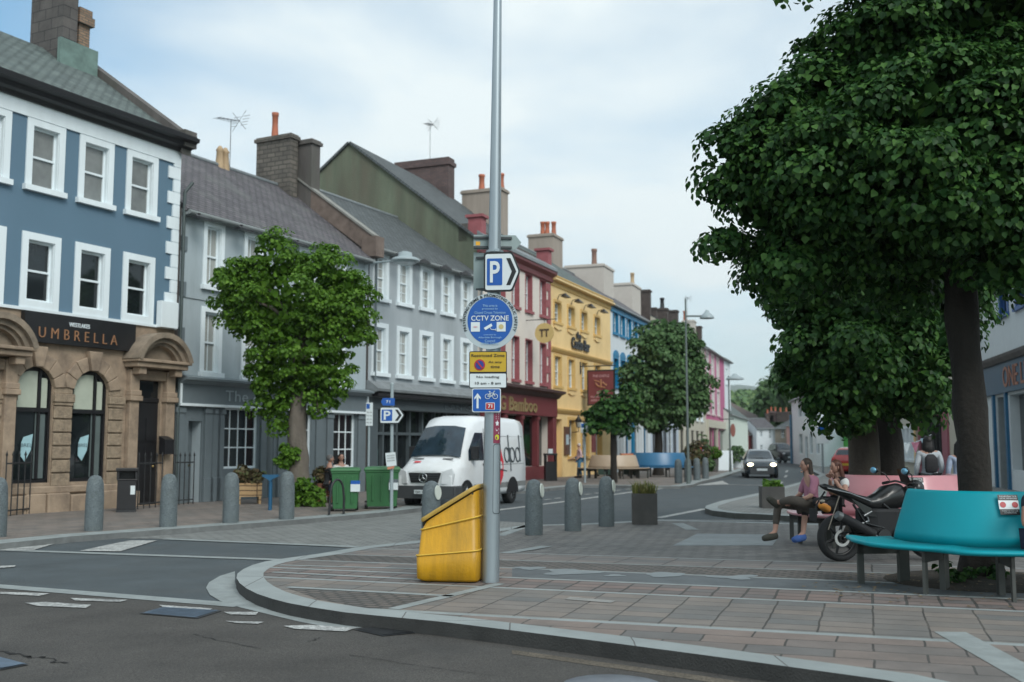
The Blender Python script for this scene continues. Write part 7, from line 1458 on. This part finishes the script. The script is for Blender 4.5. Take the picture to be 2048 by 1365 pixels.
g=MB(); g.ball((1.22,0,.98),(.12,.13,.12)); obj('headlight',g,blk,mk_b); g=MB(); g.add([(1.08,-.12,1.05),(1.08,.12,1.05),(1.0,.1,1.25),(1.0,-.1,1.25),(1.16,-.12,1.02),(1.16,.12,1.02)],[(0,1,2,3),(4,5,1,0)]); obj('fly_screen',g,blk,mk_b)
g=MB(); n=12; rows=[(1.4+.37*math.cos(t),.32+.37*math.sin(t)) for t in [R(20)+R(130)*i/n for i in range(n+1)]]; g.add([(x,s,z) for x,z in rows for s in (-.07,.07)],[(2*i,2*i+1,2*i+3,2*i+2) for i in range(n)],0,True); obj('mudguard',g,blk,mk_b)
# ---------------------------------------------------------------- people
def skin(nodes,edges,sub=2):
    """grow one smooth surface over a skeleton: nodes {name:(pos,r)}"""
    names=list(nodes); me=bpy.data.meshes.new('skeleton'); me.from_pydata([tuple(nodes[n][0]) for n in names],[(names.index(a),names.index(b)) for a,b in edges],[])
    o=bpy.data.objects.new('skeleton',me); COL.objects.link(o); m=o.modifiers.new('s','SKIN'); m.use_smooth_shade=True; m.branch_smoothing=.4
    for i,n in enumerate(names):
        r=nodes[n][1]; r=(r,r) if not isinstance(r,tuple) else r; me.skin_vertices[0].data[i].radius=r; me.skin_vertices[0].data[i].use_root=(i==0)
    s=o.modifiers.new('u','SUBSURF'); s.levels=sub; s.render_levels=sub
    dg=bpy.context.evaluated_depsgraph_get(); e=bpy.data.meshes.new_from_object(o.evaluated_get(dg)); out=([v.co.copy() for v in e.vertices],[tuple(p.vertices) for p in e.polygons])
    bpy.data.objects.remove(o); bpy.data.meshes.remove(e); return out
def hand(g,w,dirv,palm,size=.17,curl=.5,m=0):
    """palm, four fingers of unequal length and a thumb from the side of the palm"""
    d=Vector(dirv).normalized(); n=Vector(palm); n=(n-d*n.dot(d)).normalized(); s=d.cross(n); w=Vector(w); P={}; 
    pc=w+d*size*.42; v,f=skin({'a':(w,(.022,.016)),'b':(w+d*size*.22,(.034,.015)),'c':(pc,(.038,.014))},[('a','b'),('b','c')],1); g.add(v,f,m,True)
    for i,(o,l) in enumerate(((-.03,.40),(-.01,.47),(.011,.43),(.031,.33))):
        L_=size*l; a=pc+s*o; b=a+(d-n*-curl*.5).normalized()*L_*.5; c=b+(d*.7-n*-curl*1.3).normalized()*L_*.35; e=c+(d*.3-n*-curl*1.6).normalized()*L_*.25; v,f=skin({'a':(a-d*.015,.0095),'b':(b,.009),'c':(c,.008),'e':(e,.0065)},[('a','b'),('b','c'),('c','e')],1); g.add(v,f,m,True)
    a=w+d*size*.15-s*.024; b=a-s*.028+d*.03; c=b+d*.035+n*.012*curl; v,f=skin({'a':(a,.012),'b':(b,.0105),'c':(c,.008)},[('a','b'),('b','c')],1); g.add(v,f,m,True)
def head(g,c,face,up=(0,0,1),s=1,m=0):
    """skull, jaw, nose, brow, mouth and ears turned to look along face"""
    f=Vector(face).normalized(); u=Vector(up); u=(u-f*u.dot(f)).normalized(); r=f.cross(u); M=Matrix((r,f,u)).transposed(); c=Vector(c); h=MB(); h.ball((0,-.008,.02),(.074,.092,.098),16,0,12); 
    for i,p in enumerate(h.v):
        x,y,z=p
        if z<-.0: k_=1+z*2.2; x*=max(.5,k_); y=y*(1+z*1.2)+(.012 if y>0 else -.0)*-z*10
        if y>0 and -.03<z<.03: y*=.97
        h.v[i]=(x,y,z*(1.12 if z<0 else 1))
    v,fc=skin({'a':((0,.078,.022),.008),'b':((0,.094,-.002),.011),'c':((0,.096,-.016),.012)},[('a','b'),('b','c')],1); h.add(v,fc,0,True)
    for sx_ in (-1,1): h.ball((sx_*.076,-.005,.004),(.01,.02,.03),8,0,6)
    h.ball((0,.078,-.05),(.024,.012,.007),8,0,5); h.ball((0,.07,-.088),(.022,.018,.014),8,0,5)
    g.add([M@(Vector(p)*s)+c for p in h.v],h.f,m,True); return M
def eyes(parent,c,M,s=1):
    g=MB()
    for x in (-.03,.03): g.ball(tuple(M@Vector((x*s,.079*s,.018*s))+Vector(c)),(.0085*s,.0085*s,.006*s),8,0,5)
    for x in (-.03,.03): g.tube([M@Vector(((x-.016)*s,.083*s,.036*s))+Vector(c),M@Vector(((x+.016)*s,.083*s,.037*s))+Vector(c)],.003*s,4)
    return obj('eyes',g,pm('eye_dark',(.02,.015,.012),.3),parent)
skinm=pm('skin_fair',(.42,.24,.18),.55,var=.08); skind=pm('skin_warm',(.35,.18,.12),.55,var=.08)
def cm(name,col): return pm(name,col,.85,var=.18,scale=6,bump=.3,bscale=25)
BR={'pelvis':(.15,.11),'waist':(.125,.095),'chest':(.15,.105),'top':(.12,.085),'neck':.062,'hd':.06,'sL':.058,'eL':.042,'wL':.027,'sR':.058,'eR':.042,'wR':.027,'hL':.095,'kL':.06,'aL':.038,'tL':.035,'hR':.095,'kR':.06,'aR':.038,'tR':.035}
BE=[('pelvis','waist'),('waist','chest'),('chest','top'),('top','neck'),('neck','hd'),('top','sL'),('sL','eL'),('eL','wL'),('top','sR'),('sR','eR'),('eR','wR'),('pelvis','hL'),('hL','kL'),('kL','aL'),('aL','tL'),('pelvis','hR'),('hR','kR'),('kR','aR'),('aR','tR')]
def person(label,J,face,skm,shirt,trous,shoe,hair,hairfn=None,sleeve=.5,leg=1.0,s=1.0,group=None,low=False,shoe2=None,slv=None):
    """J: joint -> world position; clothes grow over the same skeleton"""
    base=Vector((J['pelvis'].x,J['pelvis'].y,min(v.z for v in J.values())-.03)); r=thing('person',label,'person',base,group=group)
    Q={k:v-base for k,v in J.items()}; hc=Q['head']; Q['hd']=Q['neck'].lerp(hc,.6); nodes={k:(Q[k],tuple(x*s for x in BR[k]) if isinstance(BR[k],tuple) else BR[k]*s) for k in BR}; sub=1 if low else 2
    v,f=skin(nodes,BE,sub); g=MB(); g.add(v,f,0,True); M=head(g,hc,face,s=s)
    for sd in 'LR':
        d=(Q['w'+sd]-Q['e'+sd]); hand(g,Q['w'+sd]+d.normalized()*.01,d+(J.get('hd'+sd,Vector((0,0,0)))),Vector((0,0,-1)) if abs(d.normalized().z)<.8 else Vector(face)*-1,size=.16*s,m=0)
    bo=obj('body',g,skm,r); eyes(r,hc,M,s)
    def grow(names,edges,f_,name,mat,ext={}):
        nd={}
        for k in names:
            rr=BR[k]; rr=tuple(x*f_*s+.008 for x in rr) if isinstance(rr,tuple) else rr*f_*s+.008; nd[k]=(ext.get(k,Q[k]),rr)
        nd={k:nd[k] for k in names}; v,f=skin(nd,edges,sub); g=MB(); g.add(v,f,0,True); return obj(name,g,mat,r)
    ex={}
    for sd in 'LR': ex['e'+sd]=Q['s'+sd].lerp(Q['e'+sd],min(1,sleeve*2)) if sleeve<.5 else Q['e'+sd]; ex['w'+sd]=Q['e'+sd].lerp(Q['w'+sd],max(0,sleeve-.5)*2)
    nm=['waist','pelvis','chest','top','sL','eL','sR','eR']; ed=[('pelvis','waist'),('waist','chest'),('chest','top'),('top','sL'),('sL','eL'),('top','sR'),('sR','eR')]
    if sleeve>.55: nm+=['wL','wR']; ed+=[('eL','wL'),('eR','wR')]
    grow(nm,ed,1.12,'top',shirt,ex)
    if slv:
        for sd in 'LR':
            v,f=skin({'s':(Q['s'+sd]*.7+Q['top']*.3,.075*s),'m':(Q['s'+sd],.078*s),'e':(Q['s'+sd].lerp(Q['e'+sd],.5),.066*s)},[('s','m'),('m','e')]); g=MB(); g.add(v,f,0,True); obj('sleeve',g,slv,r)
    ex={'a'+sd:Q['k'+sd].lerp(Q['a'+sd],leg) for sd in 'LR'}
    grow(['pelvis','hL','kL','aL','hR','kR','aR'],[('pelvis','hL'),('hL','kL'),('kL','aL'),('pelvis','hR'),('hR','kR'),('kR','aR')],1.14,'trousers',trous,ex)
    for i,sd in enumerate('LR'):
        a,t=Q['a'+sd],Q['t'+sd]; d=(t-a); d.z*=.3; d.normalize(); v,f=skin({'h':(a-d*.05+Vector((0,0,-.05)),(.062*s,.062*s)),'m':(a.lerp(t,.5)+Vector((0,0,-.025)),(.064*s,.064*s)),'t':(t+d*.05+Vector((0,0,-.0)),(.058*s,.046*s))},[('h','m'),('m','t')],1 if low else 2); g=MB(); g.add(v,f,0,True); obj('shoe',g,(shoe2 if (i and shoe2) else shoe),r)
    g=MB(); h=MB(); h.ball((0,-.022*1,.035),(.083,.094,.098),16,0,10)
    h.v=[(x,y,max(z,.045) if y>.045 else z) for x,y,z in h.v]
    if hairfn: hairfn(h)
    rd=random.Random(len(label)); h.v=[(x+.004*mnoise.noise(Vector((x*40,y*40,z*9))),y,z) for x,y,z in h.v]
    g.add([M@(Vector(p)*s)+hc for p in h.v],h.f,0,True); obj('hair',g,hair,r); return r
def longhair(l=.3,w=.07,back=-.06):
    def fn(h):
        for i in range(16):
            a=(i/15-.5)*2.6; x=w*math.sin(a)*1.05; y=back*math.cos(a)*1.1-.01; h.tube([(x,y,.06),(x*1.18,y*1.2,-.08),(x*1.25,y*1.3-.01,-.08-l*.5),(x*1.1,y*1.3,-.08-l*(.85+.2*math.sin(i*2.1)))],[.026,.03,.026,.006],6)
    return fn
hb=pm('hair_brown',(.035,.022,.015),.6,var=.4,scale=25); ha=pm('hair_auburn',(.09,.03,.018),.6,var=.4,scale=25); hk=pm('hair_black',(.008,.007,.008),.55,var=.3,scale=25); hw=pm('hair_white',(.5,.45,.42),.7,var=.1); hg=pm('hair_grey',(.12,.12,.12),.7,var=.2)
def pj(px,py,Y): return DY(px,py,Y)
Y=16.35
J=dict(head=pj(1611,933,Y),neck=pj(1616,945,Y),top=pj(1621,957,Y),chest=pj(1622,978,Y),waist=pj(1621,993,Y),pelvis=pj(1622,1007,Y),sR=pj(1630,961,Y-.2),eR=pj(1622,993,Y-.28),wR=pj(1592,1003,Y-.15),sL=pj(1612,961,Y+.2),eL=pj(1600,990,Y+.2),wL=pj(1582,1002,Y+.02),
 hL=pj(1614,1010,Y+.08),kL=pj(1556,1008,Y+.05),aL=pj(1550,1065,Y-.05),tL=pj(1530,1077,Y-.1),hR=pj(1614,1010,Y-.1),kR=pj(1582,1000,Y-.35),aR=pj(1553,1006,Y-.12),tR=pj(1540,996,Y-.14))
person('woman in a pink patterned shirt and olive trousers seated cross-legged on the pink bench',J,(-1,-.25,.0),skinm,cm('pink_shirt',(.32,.14,.2)),cm('olive_trousers',(.075,.065,.055)),cm('dark_trainer',(.05,.05,.04)),hb,longhair(.3),sleeve=.48,leg=.8,s=.98)
Y=16.5
J=dict(head=pj(1671,936,Y),neck=pj(1677,952,Y),top=pj(1681,961,Y),chest=pj(1679,978,Y),waist=pj(1674,995,Y),pelvis=pj(1672,1008,Y),sR=pj(1690,964,Y-.2),eR=pj(1690,990,Y-.36),wR=pj(1668,958,Y-.36),sL=pj(1674,964,Y+.2),eL=pj(1662,988,Y-.1),wL=pj(1660,958,Y-.3),
 hL=pj(1664,1010,Y+.08),kL=pj(1612,1013,Y-.15),aL=pj(1606,1068,Y-.3),tL=pj(1590,1080,Y-.38),hR=pj(1664,1010,Y-.1),kR=pj(1628,1004,Y-.5),aR=pj(1654,1013,Y-.5),tR=pj(1644,1011,Y-.6))
person('auburn-haired woman in black vest and white sleeves seated on the pink bench, hands clasped',J,(-1,-.35,-.05),skinm,cm('black_vest',(.012,.012,.014)),cm('black_trousers',(.01,.01,.012)),cm('blue_orange_trainer',(.05,.12,.35)),ha,longhair(.2,.085),sleeve=.08,slv=cm('white_tee',(.6,.61,.6)),leg=.45,s=.98,shoe2=cm('orange_trainer',(.5,.2,.03)))
r=bpy.context.scene.objects[-1] if False else None
# black vest panel
def vest(J,base):
    pass
C_=Vector((5.325,10.62,0)); 
J=dict(head=C_+Vector((.12,.05,1.42)),neck=C_+Vector((.08,.08,1.22)),top=C_+Vector((.07,.08,1.12)),chest=C_+Vector((.05,.06,.98)),waist=C_+Vector((.02,.04,.82)),pelvis=C_+Vector((0,.03,.7)),sL=C_+Vector((.28,.0,1.11)),eL=C_+Vector((.35,-.15,.86)),wL=C_+Vector((.3,-.38,.78)),sR=C_+Vector((-.15,.02,1.1)),eR=C_+Vector((-.245,-.1,.84)),wR=C_+Vector((-.05,-.32,.77)),
 hL=C_+Vector((.1,-.05,.68)),kL=C_+Vector((.28,-.47,.64)),aL=C_+Vector((.26,-.5,.2)),tL=C_+Vector((.3,-.64,.16)),hR=C_+Vector((-.08,-.05,.68)),kR=C_+Vector((.0,-.47,.64)),aR=C_+Vector((-.0,-.5,.2)),tR=C_+Vector((.02,-.64,.16)))
person('man in a dark T-shirt and jeans seated on the teal bench at the right edge',J,(.5,-1,0),skind,cm('navy_tee',(.015,.018,.03)),cm('dark_jeans',(.012,.018,.04)),cm('black_shoe',(.02,.02,.02)),hk,sleeve=.22,leg=1)
def stander(label,px,py,z0,hpx_top,rz,shirt,trous,hair,skm=skinm,hf=None,sleeve=.95,step=.12,arm=.1,low=True,Y=None,bag=None,hgt=1.7):
    b=G(px,py,z0) if Y is None else Vector((DY(px,py,Y).x,Y,z0)); s=hgt/1.7; u=Vector((math.cos(rz),math.sin(rz),0)); l=Vector((-u.y,u.x,0))
    def q(f,s_,z): return b+u*f*s+l*s_*s+Vector((0,0,z*s))
    J=dict(head=q(.03,0,1.58),neck=q(0,0,1.44),top=q(0,0,1.37),chest=q(0,0,1.24),waist=q(0,0,1.06),pelvis=q(0,0,.93),sL=q(0,.17,1.38),eL=q(-.04,.23,1.1),wL=q(arm,.22,.88),sR=q(0,-.17,1.38),eR=q(-.02,-.23,1.1),wR=q(arm*2,-.2,.9),hL=q(0,.09,.9),kL=q(step*.6,.1,.5),aL=q(step,.1,.08),tL=q(step+.13,.11,.045),hR=q(0,-.09,.9),kR=q(-step*.2,-.1,.5),aR=q(-step,-.1,.1),tR=q(-step+.13,-.11,.045))
    return person(label,J,u,skm,shirt,trous,cm('black_shoe',(.02,.02,.02)),hair,hf,sleeve=sleeve,s=s,low=low)
p=stander('person with black hair and pale hoodie wearing a dark backpack, walking away',1859,950,.1,0,R(80),cm('pale_hoodie',(.42,.46,.5)),cm('black_trousers',(.01,.01,.012)),hk,hf=longhair(.15),Y=20.2,hgt=1.72)
g=MB(); rows=[]
for z,w,d in ((1.02,.1,.06),(1.12,.12,.1),(1.3,.11,.09),(1.37,.06,.04)): rows.append([(w,-.1,z),(w,-.1-d,z),(-w,-.1-d,z),(-w,-.1,z)])
ringmb(g,rows); b=Vector((DY(1859,950,20.2).x-.02,20.2-.02,.1)); o=tag(obj('backpack',g,cm('backpack_black',(.02,.02,.024)),None,bevel=.02,fixn=True),'dark backpack on the back of the person in the pale hoodie','backpack'); o.location=b; 
stander('person with long black hair in a pale blue shirt beside the near tree trunk',1921,950,.1,0,R(75),cm('pale_blue_shirt',(.32,.38,.5)),cm('dark_jeans',(.012,.018,.04)),hk,hf=longhair(.35),Y=20.0,hgt=1.62)
stander('white-haired woman in a pink top and jeans standing at the yellow pub',1159,956,.1,0,R(190),cm('shell_pink_top',(.55,.38,.4)),cm('jeans_blue',(.06,.16,.26)),hw,arm=.22,hgt=1.66,sleeve=.7)
stander('person in a red top walking past the potted shrubs far down the street',1398,945,.1,0,R(-60),cm('red_top',(.5,.03,.04)),cm('black_trousers',(.01,.01,.012)),hb,hgt=1.9)
stander('person in a lilac top beside the one in red far down the street',1406,944,.1,0,R(-70),cm('lilac_top',(.42,.4,.62)),cm('dark_jeans',(.012,.018,.04)),hb,hgt=1.9)
def sitter(label,px,pyh,Y,rz,shirt,hair,skm=skinm,sleeve=.3,z0=.1,hf=None):
    h=DY(px,pyh,Y); u=Vector((math.cos(rz),math.sin(rz),0)); l=Vector((-u.y,u.x,0)); b=Vector((h.x,h.y,h.z-1.22))
    def q(f,s_,z): return b+u*f+l*s_+Vector((0,0,z))
    J=dict(head=q(.03,0,1.22),neck=q(0,0,1.06),top=q(0,0,.98),chest=q(0,0,.86),waist=q(0,0,.68),pelvis=q(0,0,.55),sL=q(0,.17,.99),eL=q(.05,.23,.74),wL=q(.28,.15,.7),sR=q(0,-.17,.99),eR=q(.05,-.23,.74),wR=q(.28,-.15,.7),hL=q(.08,.09,.52),kL=q(.45,.1,.5),aL=q(.45,.1,.08),tL=q(.58,.1,.04),hR=q(.08,-.09,.52),kR=q(.45,-.1,.5),aR=q(.42,-.1,.08),tR=q(.55,-.1,.04))
    return person(label,J,u,skm,shirt,cm('dark_jeans',(.012,.018,.04)),cm('black_shoe',(.02,.02,.02)),hair,hf,sleeve=sleeve,low=True)
sitter('grey-haired person in dark clothes seated behind the left green bin',659,919,28.5,R(20),cm('charcoal_top',(.02,.022,.025)),hg,sleeve=.9)
sitter('person in a white and lilac top seated behind the left green bin',682,916,28.9,R(-70),cm('white_tee',(.55,.56,.55)),hk,hf=longhair(.1))
for (x,yy,Yc) in ((659,960,28.5),(682,960,28.9)):
    p=DY(x,yy,Yc); r=thing('cafe_chair','dark cafe chair under the '+('grey-haired' if x==659 else 'white-topped')+' person behind the bins','chair',(p.x,Yc+.05,.1),R(-60)); g=MB(); g.box(-.2,.2,-.2,.2,.42,.45); obj('seat',g,black,r); g=MB(); g.box(-.2,.2,.17,.2,.5,.85); obj('backrest',g,black,r)
    for sx_ in (-.18,.18):
        for sy_ in (-.18,.18): g=MB(); g.tube([(sx_,sy_,0),(sx_,sy_,.42)],.012,6); obj('leg',g,black,r)
# ---------------------------------------------------------------- air
g=MB(); g.box(-2600,2900,-60,3900,-1.5,330); hz_=obj('haze',g,None); hz_['kind']='stuff'
m=bpy.data.materials.new('haze'); m.use_nodes=True; t=m.node_tree; t.nodes.clear(); o_=t.nodes.new('ShaderNodeOutputMaterial'); v_=t.nodes.new('ShaderNodeVolumePrincipled')
v_.inputs['Color'].default_value=(.88,.96,1,1); v_.inputs['Density'].default_value=.0002; v_.inputs['Anisotropy'].default_value=.2; t.links.new(v_.outputs[0],o_.inputs['Volume']); hz_.data.materials.clear(); hz_.data.materials.append(m)
